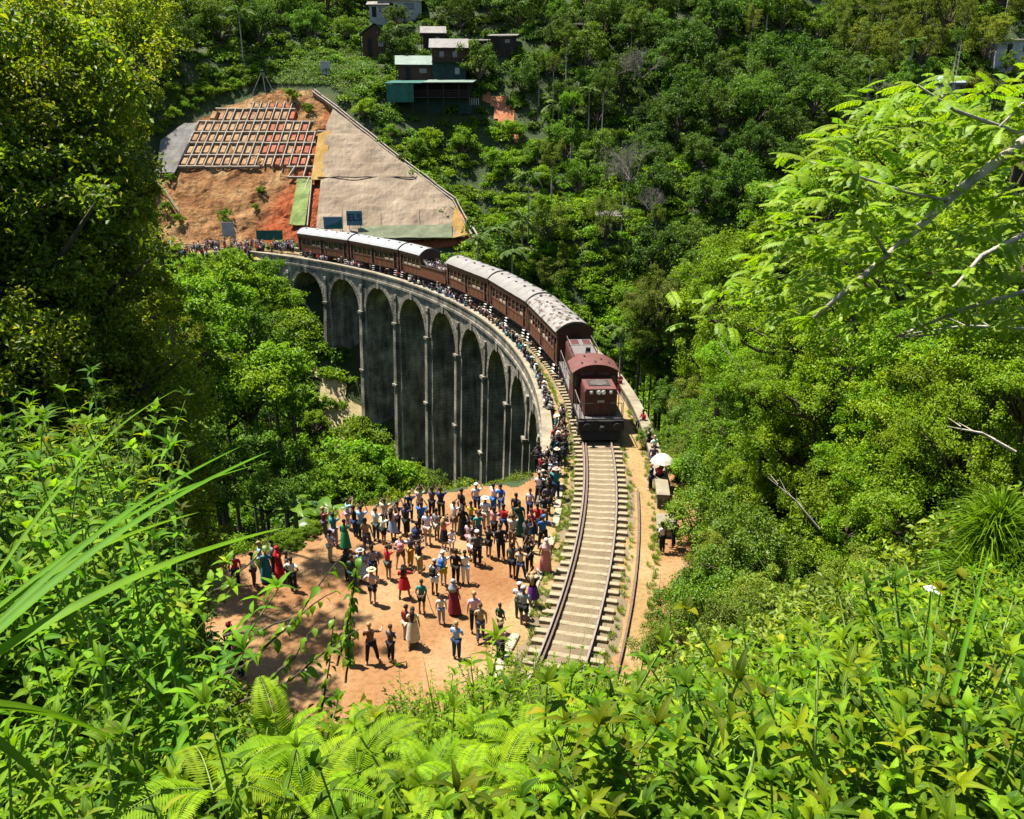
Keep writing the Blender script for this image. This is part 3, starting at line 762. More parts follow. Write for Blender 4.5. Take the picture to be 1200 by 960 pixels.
def locomotive():
    a0, a1 = -1.95, 6.3; am = (a0+a1)/2; L = math.radians(a1-a0)*RT
    p, rz = on_track(am); t = empty('diesel_locomotive', p, rz)
    tag(t, 'maroon diesel locomotive with a low nose and arched cab roof heading the train', 'locomotive')
    F = L/2                                 # front at +x
    zf = 1.35
    m = MB(); m.bevbox((0,0,zf-.12), (L-.3, 2.7, .24), .03); m.build('frame', 'black_iron', t)
    w = MB(); w.box((0,0,zf+.012), (L-.34, 2.66, .03)); w.build('walkway_plate', 'loco_grey', t)
    for sx in (-1, 1):
        bb = MB(); bb.bevbox((sx*(F-.1), 0, zf-.38), (.2, 2.72, .62), .03); b = bb.build('buffer_beam', 'black_iron', t)
        for sy in (-.88, .88):
            q = MB(); q.tube([(sx*F, sy, 1.02), (sx*(F+.35), sy, 1.02)], [.11,.09], 10); q.disc((sx*(F+.38), sy, 1.02), (1,0,0), .23, .07, 16); q.build('buffer', 'black_iron', b)
        q = MB(); q.tube([(sx*F, 0, .95), (sx*(F+.3), 0, .9)], .07, 8); q.bevbox((sx*(F+.32), 0, .9), (.2,.26,.3), .04); q.build('coupling', 'black_iron', b)
    cg = MB(); cg.hexa([(F-.35,-1.2,.12),(F+.1,-1.1,.12),(F+.1,1.1,.12),(F-.35,1.2,.12),(F-.35,-1.2,.72),(F-.1,-1.2,.72),(F-.1,1.2,.72),(F-.35,1.2,.72)])
    cg.build('cowcatcher', 'black_iron', t)
    tk = MB(); tk.bevbox((0,0,.72), (2.6,2.3,.85), .1); tk.build('fuel_tank', 'black_iron', t)
    bogie(F-2.6, t, 2.3); bogie(-F+2.6, t, 2.3)
    # short nose hood with sloping top recess
    n0, n1 = F-3.0, F-.6; hw = .95; ht = 3.02
    nb = MB(); nb.prism([(-hw,zf),(hw,zf),(hw,ht-.12),(hw-.12,ht),(-hw+.12,ht),(-hw,ht-.12)], n0, n1, 'x')
    no = nb.build('nose_hood', 'loco_maroon', t)
    tp = MB(); tp.bevbox(((n0+n1)/2, 0, ht+.02), (n1-n0+.06, 2*hw-.05, .07), .02); tp.build('nose_top', 'loco_roof', no)
    g = MB(); g.box(((n0+n1)/2+.05, 0, ht+.062), (1.25, 1.30, .02), 0)
    for i in range(9): g.box(((n0+n1)/2-.5+i*.135, 0, ht+.085), (.05, 1.26, .04), 1)
    g.disc(((n0+n1)/2+.05, 0, ht+.09), (0,0,1), .5, .03, 18, 1)
    g.build('radiator_grille', ['dark_interior', 'loco_grey'], no)
    for y in (-.14, .14):
        h = MB(); h.disc((n1+.05, y, ht-.16), (1,0,0), .135, .1, 16, 0); h.disc((n1+.105, y, ht-.16), (1,0,0), .11, .02, 16, 1); h.build('headlight', ['white_paint', 'lamp_glass'], no)
    for y in (-.58, .58):
        h = MB(); h.bevbox((n1+.03, y, ht-.16), (.06,.2,.2), .01, 0); h.disc((n1+.07, y, ht-.16), (1,0,0), .07, .03, 10, 1); h.build('marker_lamp', ['white_paint', 'lamp_glass'], no)
    for y in (-.45, .45):
        d = MB(); d.bevbox((n1+.015, y, 2.0), (.03,.8,1.1), .01); d.build('nose_door', 'loco_maroon', no)
    pl = MB(); pl.bevbox((n1+.045, 0, 2.3), (.02,.42,.16), .005); pl.build('number_plate', 'cream_paint', no)
    sd_ = MB()
    for s in (-1, 1):
        for i in range(3): sd_.bevbox((n0+.45+i*.68, s*(hw+.012), 2.15), (.58,.025,1.25), .01)
    sd_.build('side_door', 'loco_maroon', no)
    # cab
    c0, c1 = F-5.3, F-3.0; cw = 1.38; cz = 3.42; rise = .46
    cp = [(-cw,zf)] + [(a, b) for a, b in roof_profile(2*cw, cz, rise, 12)] + [(cw,zf)]
    cb = MB(); cb.prism(cp, c0, c1, 'x'); co = cb.build('cab', 'loco_maroon', t)
    cr = MB(); pr = roof_profile(2*cw+.24, cz+.0, rise+.07, 14); poly = pr+[(a, b-.06) for a, b in reversed(pr)]
    cr.prism(poly, c0-.15, c1+.28, 'x'); ro = cr.build('cab_roof', 'loco_roof', t)
    for (x, y) in ((c0+.5,-.5),(c0+1.3,.45),(c1-.5,-.8),(c1-.7,.9),(c1-.3,0)):
        h = MB(); h.bevbox((x, y, cz+rise*(1-abs(y/cw)**2.3)+.09), (.28,.12,.09), .02); h.build('roof_hatch', 'black_iron', ro)
    gx = MB()
    for s in (-1, 1):
        wv = MB(); wv.bevbox((c1+.02, s*1.14, 2.85), (.04,.36,.75), .02); wv.build('front_window', 'window_glass', co)
        wv = MB(); wv.bevbox((c0-.02, s*1.14, 2.85), (.04,.36,.75), .02); wv.build('rear_window', 'window_glass', co)
        for x in (c0+.75, c0+1.75):
            wv = MB(); wv.bevbox((x, s*(cw+.01), 2.8), (.8,.04,.72), .02); wv.build('side_window', 'window_glass', co)
        wv = MB(); wv.bevbox((c1+.015, s*.5, 3.3), (.03,.7,.2), .01); wv.build('upper_window', 'window_glass', co)
    # long hood behind the cab, flat grey roof with stack and caged radiator at the rear
    h0, h1 = -F+.7, c0; hz_ = 3.15
    hb = MB(); hb.prism([(-hw,zf),(hw,zf),(hw,hz_-.14),(hw-.16,hz_),(-hw+.16,hz_),(-hw,hz_-.14)], h0, h1, 'x'); ho = hb.build('engine_hood', 'loco_maroon', t)
    ht_ = MB(); ht_.bevbox(((h0+h1)/2, 0, hz_+.015), (h1-h0-.04, 1.52, .05), .01); ht_.build('hood_roof', 'loco_grey', ho)
    st = MB(); st.bevbox((h1-1.35, 0, hz_+.3), (1.1,.30,.5), .05); st.tube([(h1-1.6,0,hz_+.5),(h1-1.6,0,hz_+.78)], .16, 12); st.build('exhaust_stack', 'black_iron', ho)
    sp = MB(); sp.bevbox((h1-.62, 0, hz_+.12), (.32,.44,.2), .02); sp.build('horn_box', 'white_paint', ho)
    fp = MB(); fp.bevbox((h1-.55,0,hz_+.05), (.9,1.45,.03), .01); fp.bevbox((h1-2.4,0,hz_+.05), (.7,1.45,.03), .01); fp.build('roof_panel', 'loco_roof', ho)
    for y in (-.42, .42):
        f = MB(); f.bevbox((h0+1.0, y, hz_+.06), (1.5,.74,.07), .02, 0); f.bevbox((h0+1.0, y, hz_+.10), (1.28,.56,.02), .005, 1); f.build('radiator_fan', ['roof_sheet', 'loco_maroon'], ho)
    for s in (-1, 1):
        for i in range(6):
            d = MB(); d.bevbox((h0+.5+i*(h1-h0-.6)/6+.3, s*(hw+.012), 2.2), ((h1-h0)/6-.12,.03,1.35), .01); d.build('hood_door', 'loco_maroon', ho)
        # handrails
        r = MB(); xs = [h0-.1, h0+1.2, h0+2.5, h0+3.8, c0-.15]
        for x in xs: r.tube([(x, s*1.28, zf), (x, s*1.28, zf+1.0)], .025, 6)
        r.tube([(xs[0], s*1.28, zf+1.0), (xs[-1], s*1.28, zf+1.0)], .028, 6)
        for x in (n0+.25, n0+1.2, n1+.4): r.tube([(x, s*1.28, zf), (x, s*1.28, zf+1.0)], .025, 6)
        r.tube([(n0+.25, s*1.28, zf+1.0), (n1+.4, s*1.28, zf+1.0)], .028, 6)
        r.tube([(h0+.1, s*.88, hz_+.32), (h1-.1, s*.88, hz_+.32)], .02, 6)
        for i in range(5): r.tube([(h0+.1+i*(h1-h0-.2)/4, s*.88, hz_), (h0+.1+i*(h1-h0-.2)/4, s*.88, hz_+.32)], .02, 6)
        r.build('handrail', 'loco_grey', t)
        stp = MB()
        for x in (F-.5, c1-.4, -F+.5):
            for i, z in enumerate((.35,.65,.95)): stp.box((x, s*1.30, z), (.5,.22,.03))
            for dx in (-.26,.26): stp.box((x+dx, s*1.30, .75), (.03,.2,.9))
        stp.build('step', 'loco_grey', t)
    for a, b in ((-1.2,-.5),(.5,1.2)):
        r = MB()
        for y in (a, b): r.tube([(F-.2, y, zf), (F-.2, y, zf+.95)], .022, 6)
        r.tube([(F-.2, a, zf+.95), (F-.2, b, zf+.95)], .024, 6); r.build('handrail', 'black_iron', t)
locomotive()
from mathutils import noise as mnoise
# ---------------------------------------------------------------- cut slope
_n2 = np.array([-(CUT_B-CUT_A)[1], (CUT_B-CUT_A)[0]]); _n2 = _n2/np.linalg.norm(_n2)
SN = Vector((-CUT_K*_n2[0], -CUT_K*_n2[1], 1)).normalized()
def sp(px, py, off=0.0):
    d = ray(px, py); T = (CAMH + CUT_K*(CUT_A[0]*_n2[0]+CUT_A[1]*_n2[1]))/(CUT_K*(d.x*_n2[0]+d.y*_n2[1])-d.z)
    return Vector((0,0,CAMH)) + d*T + SN*off
def slope_sheet(name, poly, mat, off, nsub=26, amp=.12, label=None, cat=None, kind=None, thick=.1):
    """outline on the slope filled with a fine uneven sheet that has thickness"""
    pts = [sp(x, y) for x, y in poly]; o = pts[0]
    ex = Vector((CUT_B[0]-CUT_A[0], CUT_B[1]-CUT_A[1], 0)).normalized(); ey = SN.cross(ex).normalized()
    P2 = [((p-o).dot(ex), (p-o).dot(ey)) for p in pts]
    bm = bmesh.new(); vs = [bm.verts.new((a, b, 0)) for a, b in P2]; f = bm.faces.new(vs)
    xs = [a for a, b in P2]; ys = [b for a, b in P2]
    for k in range(1, nsub):
        x = min(xs)+(max(xs)-min(xs))*k/nsub
        bmesh.ops.bisect_plane(bm, geom=bm.verts[:]+bm.edges[:]+bm.faces[:], plane_co=(x,0,0), plane_no=(1,0,0))
        y = min(ys)+(max(ys)-min(ys))*k/nsub
        bmesh.ops.bisect_plane(bm, geom=bm.verts[:]+bm.edges[:]+bm.faces[:], plane_co=(0,y,0), plane_no=(0,1,0))
    for v in bm.verts:
        a, b = v.co.x, v.co.y
        h = amp*2.2*mnoise.fractal(Vector((a*.33, b*.33, off*7)), 1.0, 2.0, 4) + (amp*1.5*abs(mnoise.noise(Vector((a*.9, b*.16, 3)))) if 'cut' in name else amp*.5*mnoise.noise(Vector((a*.12, b*1.1, 5))))
        w = o + ex*a + ey*b + SN*(off+h); v.co = w
    bmesh.ops.recalc_face_normals(bm, faces=bm.faces[:])
    if sum((f.normal.dot(SN) for f in bm.faces)) < 0: bmesh.ops.reverse_faces(bm, faces=bm.faces[:])
    bd = [e for e in bm.edges if e.is_boundary]
    ext = bmesh.ops.extrude_edge_only(bm, edges=bd)
    for v in [g for g in ext['geom'] if isinstance(g, bmesh.types.BMVert)]: v.co = v.co - SN*(thick+amp)
    me = bpy.data.meshes.new(name); bm.to_mesh(me); bm.free(); me.materials.append(M[mat])
    return tag(link(name, me), label, cat, kind=kind)
slope_sheet('cut_slope', [(181,292),(183,215),(212,150),(262,124),(330,104),(371,107),(398,130),(459,178),(505,213),(535,237),(553,272),(552,284),(480,292),(330,298)], 'cut_soil', -.20, 70, .28, 'bare orange and red earth of the cut slope', kind='structure', thick=.6)
slope_sheet('coir_matting', [(371,276),(383,150),(391,131),(456,182),(502,217),(531,240),(543,266),(545,281),(460,284)], 'coir_sheet', .75, 44, .13, 'large tan matting sheet covering the right of the cut slope', 'matting')
_a = [sp(373+i*11.5, 212+.5*math.sin(i*2.1), .86) for i in range(11)]
_o = [o for o in COL.objects if o.name.startswith('coir_matting')][0]
m = MB(); m.tube(_a, .10, 6); m.build('sheet_seam', 'dark_timber', _o)
for _x in (402,447,492):
    m = MB(); m.tube([sp(_x,282,1.0), sp(_x,250,.95)], .035, 5); m.build('anchor_rod', 'black_iron', _o)
slope_sheet('straw_matting', [(365,214),(374,160),(388,156),(381,214)], 'straw_sheet', .66, 10, .08, 'ochre strip of matting beside the concrete grid', 'matting')
slope_sheet('grey_matting', [(184,206),(190,168),(217,148),(233,146),(206,206)], 'grey_sheet', .66, 14, .12, 'grey matting sheet on the left edge of the cut slope', 'matting')
slope_sheet('straw_matting', [(529,283),(532,252),(536,246),(549,279)], 'straw_sheet', .86, 8, .08, 'small ochre sheet at the lower corner of the tan matting', 'matting')
slope_sheet('green_netting', [(420,284),(421,270),(530,268),(530,283)], 'net_green', 1.05, 12, .06, 'strip of green netting along the foot of the tan matting', 'netting')
slope_sheet('seeded_strip', [(340,266),(349,213),(366,213),(358,267)], 'green_pad', .6, 12, .12, 'narrow green planted strip on the red earth', 'planted strip')

def beam(a, b, w=.3, h=.3, off=.3):
    a, b = Vector(a), Vector(b); d = (b-a).normalized(); s = d.cross(SN).normalized()*w/2
    mb = MB(); lo, hi = SN*(off-.35), SN*(off+h)
    mb.hexa([a-s+lo, a+s+lo, b+s+lo, b-s+lo, a-s+hi, a+s+hi, b+s+hi, b-s+hi]); return mb
def slope_grid():
    g = empty('slope_grid', sp(270,200)); off = sp(270,200)
    tag(g, 'grid of pale concrete beams holding the cut slope, earth in its cells', 'retaining grid')
    def o4(crop): return (180+crop[0]/4.8, 90+crop[1]/4.8)
    rows = [152,190,226,262,292,322,352,382,416,450,484,515]
    rowmain = [152,190,262,322,382,450,515]
    def xl(y): return 265-(y-250)*.47
    def lean(u): return .47-.2*u
    ncol = 15
    def gp(u, y):      # u 0..1 across at y=515 baseline, leaning upwards
        x = 140+u*720 + (515-y)*lean(u)
        return x, y
    xr = {152:810,190:800,262:900,322:920,382:915,450:915,515:905}
    # cells with earth pads between main rows
    for ri in range(len(rowmain)-1):
        y0, y1 = rowmain[ri], rowmain[ri+1]
        for c in range(ncol):
            u0, u1 = c/ncol, (c+1)/ncol
            q = [gp(u0+.004, y1-3), gp(u1-.004, y1-3), gp(u1-.004, y0+3), gp(u0+.004, y0+3)]
            cx = sum(a for a, b in q)/4
            if cx > xr[y0]-10: continue
            if ri == 0 and (cx < 520): continue
            if ri == 1 and cx < 340: continue
            P = [sp(*o4(a)) for a in q]; ctr = sum(P, Vector())/4; hh = random.uniform(.25,.5)
            inn = [p+(ctr-p)*.16 for p in P]; top = [p+(ctr-p)*.42+SN*(hh+random.uniform(-.06,.06)) for p in P]
            mb = MB(); vs = [p-SN*.1-off for p in inn]+[p-off for p in top]
            mb.add(vs, [(4,5,6,7),(0,1,5,4),(1,2,6,5),(2,3,7,6),(3,0,4,7)])
            red = cx > 640+random.uniform(-60,60) and random.random() < .75
            mb.build('earth_panel', 'red_pad' if red else 'soil_pad', g)
    for y in rowmain[1:]:
        x0 = gp(0, y)[0]+(60 if y == 190 else 0); x1 = xr[y]
        n = 5; xs = [x0+(x1-x0)*i/n for i in range(n+1)]
        for i in range(n):
            if y == 515 and i == 3: continue
            if y == 382 and i in (3,): pass
            a, b = sp(*o4((xs[i], y+random.uniform(-2,2)))), sp(*o4((xs[i+1], y+random.uniform(-2,2)))); m = beam(a-off, b-off, .17, .18, .36); m.build('cross_beam', 'beam_concrete', g)
    for c in range(ncol+1):
        u = c/ncol
        for ri in range(len(rowmain)-1):
            y0, y1 = rowmain[ri], rowmain[ri+1]; a, b = gp(u, y1), gp(u, y0)
            if max(a[0], b[0]) > xr[y0]+14: continue
            if ri == 0 and a[0] < 520: continue
            if ri == 1 and a[0] < 350: continue
            m = beam(sp(*o4(a))-off, sp(*o4(b))-off, .15, .2, .37); m.build('rib_beam', 'beam_concrete', g)
    # outlying beams on the red part
    for (a, b) in (((838,680),(880,575)),((868,850),(893,590)),((893,590),(905,515)),((760,575),(800,515)),((845,575),(880,460))):
        m = beam(sp(*o4(a))-off, sp(*o4(b))-off, .17, .24, .4); m.build('rib_beam', 'beam_concrete', g)
    for (a, b) in (((755,575),(900,578)),((925,320),(1000,322))):
        m = beam(sp(*o4(a))-off, sp(*o4(b))-off, .17, .24, .4); m.build('cross_beam', 'beam_concrete', g)
slope_grid()
# drain channel with a stepped path along the right edge of the slope
def drain():
    bot = sp(550,270,.2); tail = sp(568,299,.2)
    g = empty('drain_channel', bot); tag(g, 'concrete drain channel running down the edge of the matting', 'drain')
    key = [(368,109),(397,131),(457,179),(503,214),(533,237),(550,270)]; pts = []
    for (x0, y0), (x1, y1) in zip(key[:-1], key[1:]):
        pts += [sp(x0+(x1-x0)*i/4, y0+(y1-y0)*i/4, .2+random.uniform(-.08,.08)) for i in range(4)]
    pts.append(sp(550,270,.2))
    for i in range(len(pts)-1):
        for k, o in enumerate((-.28, .28)):
            dd = (pts[i+1]-pts[i]).normalized(); sdv = dd.cross(SN).normalized()*o*(1 if i < 19 else 1.2)
            a, b = pts[i]+sdv-bot, pts[i+1]+sdv-dd*.05-bot
            m = beam(a, b, .17, .35+random.uniform(0,.15), .1); m.build('side_slab', 'beam_concrete', g)
    a, b = Vector((.1,0,.1)), tail-bot
    for o in (-.4, .5): m = beam(a+Vector((o,0,0)), b+Vector((o,0,0)), .3, .4, .1); m.build('side_slab', 'beam_concrete', g)
drain()
# drilling tripod and pipes at the top of the slope
def tripod():
    c = hit(310, 112); c.z = gz(c.x, c.y); t = empty('drilling_tripod', c); tag(t, 'grey steel drilling tripod above the cut slope', 'tripod')
    apex = Vector((0,0,4.2)); k = 0
    for (x, y) in ((-2.6,-1.2),(2.8,-1.0),(-.6,2.2),(.9,-1.8)):
        m = MB(); foot = Vector((x, y, gz(c.x+x, c.y+y)-c.z-.1)); m.tube([foot, apex+Vector((0,0,.1))], .09, 6); m.build('leg', 'roof_sheet', t)
    m = MB(); m.bevbox((0,0,4.2), (.5,.4,.35), .05); m.tube([(0,0,4.1),(0,0,.4)], .05, 6); m.build('winch', 'black_iron', t)
tripod()
def board(name, px, py, w, h, mat, label, posts=True, text=None, z_up=0.0, pt=None):
    p = pt or hit(px, py); t = empty(name, p, math.atan2(-p.x, p.y)*.4); tag(t, label, 'sign')
    m = MB(); m.bevbox((0,0,h/2+z_up), (w,.08,h), .015); b = m.build('panel', mat, t)
    f = MB()
    for sx in (-w*.35, w*.35): f.tube([(sx,.09,-.4),(sx,.09,h+z_up-.1)], .05, 6); 
    f.build('post', 'roof_sheet', t)
    if text:
        cu = bpy.data.curves.new('lettering', 'FONT'); cu.body = text; cu.size = h*.66; cu.align_x = 'CENTER'; cu.align_y = 'CENTER'; cu.extrude = .012; cu.offset = .03
        tmp = link('lettering', cu); dg = bpy.context.evaluated_depsgraph_get(); dg.update(); me = bpy.data.meshes.new_from_object(tmp.evaluated_get(dg)); bpy.data.objects.remove(tmp); me.materials.clear(); me.materials.append(M['ink_blue']); o = link('lettering', me, b, (0,-.056,h*.52+z_up), (PI/2,0,0))
    return t, b
_t, _b = board('billboard', 417, 270, 2.6, 2.4, 'board_blue', 'square blue billboard lettered ELS behind the last carriages', text='ELS', z_up=.6, pt=sp(417,273,.9))
_t, _b = board('billboard', 392, 270, 3.1, 2.0, 'board_blue', 'blue and green billboard half hidden by the last carriage', z_up=.3, pt=sp(392,275,.9))
m = MB(); m.add([(-1.5,-.055,.32),(1.5,-.055,.32),(1.5,-.055,1.9),(.4,-.055,1.25),(-.9,-.055,.95)], [(0,1,2,3,4)]); m.build('printed_hill', 'board_teal', _b)
board('notice_board', 263, 285, 1.9, 2.3, 'house_white', 'blank pale notice board beside the crowd at the far end', z_up=1.2, pt=pol(94.5, 66.5, 0))
board('notice_board', 382, 84, 1.8, 2.4, 'house_white', 'small pale board standing in the tea bushes', z_up=.6, pt=hit(382, 92))
def mesh_fence(px0, px1, py, label):
    a, b = sp(px0, py, .5), sp(px1, py, .5); t = empty('mesh_fence', a); tag(t, label, 'fence')
    n = 4; d = (b-a)/n
    for i in range(n):
        m = MB(); p, q = d*i, d*(i+1)-d*.02; m.hexa([p, q, q+Vector((0,.05,0)), p+Vector((0,.05,0)), p+Vector((0,0,1.6)), q+Vector((0,0,1.6)), q+Vector((0,.05,1.6)), p+Vector((0,.05,1.6))]); m.build('mesh_panel', 'green_tarp', t)
    for i in range(n+1): m = MB(); m.tube([d*i+Vector((0,.1,-.4)), d*i+Vector((0,.1,1.8))], .05, 6); m.build('post', 'dark_timber', t)
mesh_fence(302, 332, 284, 'green mesh fence below the red earth behind the far crowd')
# green hand rail down the left of the slope
m = MB(); pts = [sp(178,212,1.0), sp(196,228,.9), sp(212,252,.9)]; m.tube(pts, .09, 6); 
for p in pts: m.tube([p, p-Vector((0,0,1.6))], .06, 5)
tag(m.build('stair_railing', 'roof_green_sheet'), 'pale green stair railing at the left edge of the cut slope', 'railing')
# patch of red earth by the green restaurant, dry grass bank under the arches
def patch(name, pix, mat, label, off=.25):
    P = [hit(x, y) for x, y in pix]; c = sum(P, Vector())/len(P); poly = [(p.x, p.y) for p in P]
    xs = np.array([p.x for p in P]); ys = np.array([p.y for p in P]); st = .8
    X, Y = np.meshgrid(np.arange(xs.min()-1, xs.max()+1, st), np.arange(ys.min()-1, ys.max()+1, st))
    ins = inpoly(X+.6*np.sin(Y*1.3), Y+.6*np.sin(X*1.7), poly); Z = zt(X, Y)+off+.12*np.sin(X*3)*np.cos(Y*2.3)
    ny, nx = X.shape; idx = np.arange(nx*ny).reshape(ny, nx)
    q = np.stack([idx[:-1,:-1], idx[:-1,1:], idx[1:,1:], idx[1:,:-1]], -1).reshape(-1, 4); q = q[ins.ravel()[q].all(1)]
    if len(q): tag(link(name, fast_mesh(name, np.stack([X,Y,Z],-1).reshape(-1,3), q, [mat], smooth=True)), label, kind='structure')
patch('bare_earth', [(562,104),(590,110),(612,150),(604,172),(578,140)], 'red_earth', 'scar of red earth below the hillside houses')
patch('dry_bank', [(360,430),(395,440),(430,480),(440,540),(392,545),(375,490)], 'dry_grass_earth', 'bank of dry grass below the arches')
patch('far_path', [(196,316),(200,298),(345,293),(352,300),(310,306)], 'path_sand', 'sandy ground where the far crowd stands', .06)

# ---------------------------------------------------------------- hillside houses
def gable(t, w, d, z0, z1, over, mat, axis='x', th=.1, single=False):
    """two pitched roof sheets (or one) over a w x d footprint"""
    m = MB()
    if single:
        m.hexa([(-w/2-over,-d/2-over,z0),(w/2+over,-d/2-over,z0),(w/2+over,d/2+over,z1),(-w/2-over,d/2+over,z1),
                (-w/2-over,-d/2-over,z0+th),(w/2+over,-d/2-over,z0+th),(w/2+over,d/2+over,z1+th),(-w/2-over,d/2+over,z1+th)])
    elif axis == 'x':       # ridge along x
        for s in (-1, 1):
            e = s*(d/2+over); m.hexa([(-w/2-over,0,z1),(w/2+over,0,z1),(w/2+over,e,z0),(-w/2-over,e,z0),(-w/2-over,0,z1+th),(w/2+over,0,z1+th),(w/2+over,e,z0+th),(-w/2-over,e,z0+th)])
    else:
        for s in (-1, 1):
            e = s*(w/2+over); m.hexa([(0,-d/2-over,z1),(0,d/2+over,z1),(e,d/2+over,z0),(e,-d/2-over,z0),(0,-d/2-over,z1+th),(0,d/2+over,z1+th),(e,d/2+over,z0+th),(e,-d/2-over,z0+th)])
    return m.build('roof', mat, t)
def walls(t, w, d, z0, z1, mat, gz1=None, axis='x'):
    m = MB()
    if gz1 is None: m.box((0,0,(z0+z1)/2), (w,d,z1-z0))
    elif axis == 'x': m.prism([(-d/2,z0),(d/2,z0),(d/2,z1),(0,gz1),(-d/2,z1)], -w/2, w/2, 'x')
    else: m.prism([(-w/2,z0),(w/2,z0),(w/2,z1),(0,gz1),(-w/2,z1)], -d/2, d/2, 'y')
    return m.build('wall', mat, t)
def win(par, x, y, z, w, h, frame='house_timber'):
    m = MB(); b = .09
    m.box((x, y, z-h/2), (w+2*b,.1,b)); m.box((x, y, z+h/2), (w+2*b,.1,b)); m.box((x-w/2, y, z), (b,.1,h)); m.box((x+w/2, y, z), (b,.1,h)); f = m.build('window', frame, par)
    g = MB(); g.box((x, y+.02, z), (w, .04, h)); g.build('pane', 'window_glass', f)
def posts(t, xs, y, z0, z1, mat='dark_timber'):
    for x in xs: m = MB(); m.box((x, y, (z0+z1)/2), (.16,.16,z1-z0)); m.build('post', mat, t)
def place(name, px, py, label, rz=0.0, cat='house', up=0.0):
    p = hit(px, py); t = empty(name, p+Vector((0,0,up)), rz); tag(t, label, cat); return t
HOUSES = []
def green_restaurant():
    t = place('hillside_restaurant', 505, 132, 'dark green hillside restaurant with pale green awnings and an open terrace', -.05, 'building')
    w = 14; HOUSES.append(t)
    m = MB(); m.box((1,2.5,1.2), (w,5,2.9)); m.build('wall', 'green_wall', t)
    m = MB(); m.box((1,-.6,2.65), (w+.6,6.6,.2)); m.build('terrace_floor', 'dark_timber', t)
    m = MB(); m.box((1,3.2,4.1), (w-.6,3,2.7)); m.build('back_wall', 'dark_interior', t)
    posts(t, [-5.9,-3,0,3,6,7.9], -3.6, -3.5, 5.0)
    for i, z in enumerate((3.1,3.5,3.9)):
        m = MB(); m.box((1,-3.7,z), (w+.4,.06,.06)); m.build('rail', 'house_timber', t)
    for (x0, x1, mat, z0, z1) in ((-8.2,-1.0,'green_tarp',5.1,6.0),(-.8,8.8,'roof_green_sheet',5.2,6.1)):
        m = MB(); m.hexa([(x0,-4.4,z0),(x1,-4.4,z0),(x1,4.2,z1),(x0,4.2,z1),(x0,-4.4,z0+.12),(x1,-4.4,z0+.12),(x1,4.2,z1+.12),(x0,4.2,z1+.12)]); m.build('awning', mat, t)
    m = MB(); m.hexa([(-7.8,-4.2,1.8),(-2.6,-4.2,1.8),(-2.6,-4.1,1.8),(-7.8,-4.1,1.8),(-7.8,-4.3,5.0),(-2.6,-4.3,5.0),(-2.6,-4.2,5.0),(-7.8,-4.2,5.0)]); m.build('side_screen', 'green_tarp', t)
    for x in (0.5, 2.2, 3.9, 5.6):
        m = MB(); m.box((x,-2.2,3.5), (1.0,.8,.06)); m.box((x,-2.2,3.1), (.1,.1,.8)); m.build('table', 'house_timber', t)
    for i in range(5): m = MB(); m.box((8.0+i*.42,-3.4,1.9), (.1,.1,1.3)); m.build('fence_stake', 'house_white', t)
green_restaurant()
def house_tower():
    t = place('timber_house', 527, 97, 'two storey timber house with a grey sheet roof behind the restaurant', .05); HOUSES.append(t)
    wl = walls(t, 6.4, 5, -2, 3.6, 'green_wall'); m = MB(); 
    m.prism([(-2.5,3.6),(2.5,3.6),(2.5,6.3),(0,7.7),(-2.5,6.3)], -3.2, 3.2, 'x'); w2 = m.build('upper_wall', 'house_timber', t)
    gable(t, 6.4, 5, 6.1, 8.0, .7, 'roof_sheet', 'x')
    win(w2, -1.4, -2.53, 5.0, 1.0, 1.2); win(w2, 1.2, -2.53, 5.0, 1.0, 1.2)
    m = MB(); m.box((1.6,-2.54,2.0), (.9,.06,1.2)); m.build('poster', 'house_white', wl)
    m = MB(); m.box((0,-3.2,3.6), (6.8,1.4,.12)); m.build('balcony', 'dark_timber', t); posts(t, (-3.2,0,3.2), -3.8, 0, 6)
    m = MB(); m.box((0,-3.8,4.5), (6.6,.06,.08)); m.build('rail', 'house_timber', t)
house_tower()
def hut(px, py, w, d, h, rise, roof, wall, label, axis='x', rz=0.0, single=False, opens=True):
    t = place('hillside_hut', px, py, label, rz); HOUSES.append(t)
    wl = walls(t, w, d, -2.2, h, wall, None if single else h+rise*.9, axis)
    if single: gable(t, w, d, h, h+rise, .6, roof, single=True)
    else: gable(t, w, d, h-.15, h+rise, .6, roof, axis)
    m = MB(); m.box((-w*.22,-d/2-.04,h*.42), (.95,.08,h*.8)); dd = m.build('door', 'dark_interior', wl); m = MB(); m.box((-w*.22+.35,-d/2-.1,h*.42), (.06,.06,.14)); m.build('handle', 'roof_sheet', dd)
    win(wl, w*.2, -d/2-.03, h*.6, w*.22, h*.32)
    if opens: posts(t, (-w/2-.3, w/2+.3), -d/2-.45, -2, h)
    return t
hut(488, 95, 7.0, 4.6, 2.9, 1.7, 'roof_green_sheet', 'house_timber', 'open timber hut with a pale green pitched roof left of the tall house', 'x', .1)
hut(443, 68, 5.4, 5, 4.4, 2.0, 'roof_green_sheet', 'house_timber', 'dark timber house with its gable end to the valley, standing alone in the trees', 'y')
hut(508, 58, 4.4, 4, 3.0, 1.4, 'roof_sheet', 'dark_timber', 'small dark shed with a grey roof behind the tall timber house', 'x', .1)
hut(562, 62, 8.2, 3.6, 2.1, .6, 'roof_sheet', 'dark_timber', 'long low shelter with rusty sheet roof beside the trees', single=True, rz=-.06)
hut(590, 58, 5.0, 3.4, 2.3, .7, 'roof_sheet', 'dark_timber', 'short low shelter with pale sheet roof at the end of the long shelter', single=True, rz=-.1)
hut(470, 20, 9.5, 5, 3.2, 1.3, 'roof_sheet', 'house_white', 'white plastered house with a grey roof high on the hill', 'x', .08, opens=False)
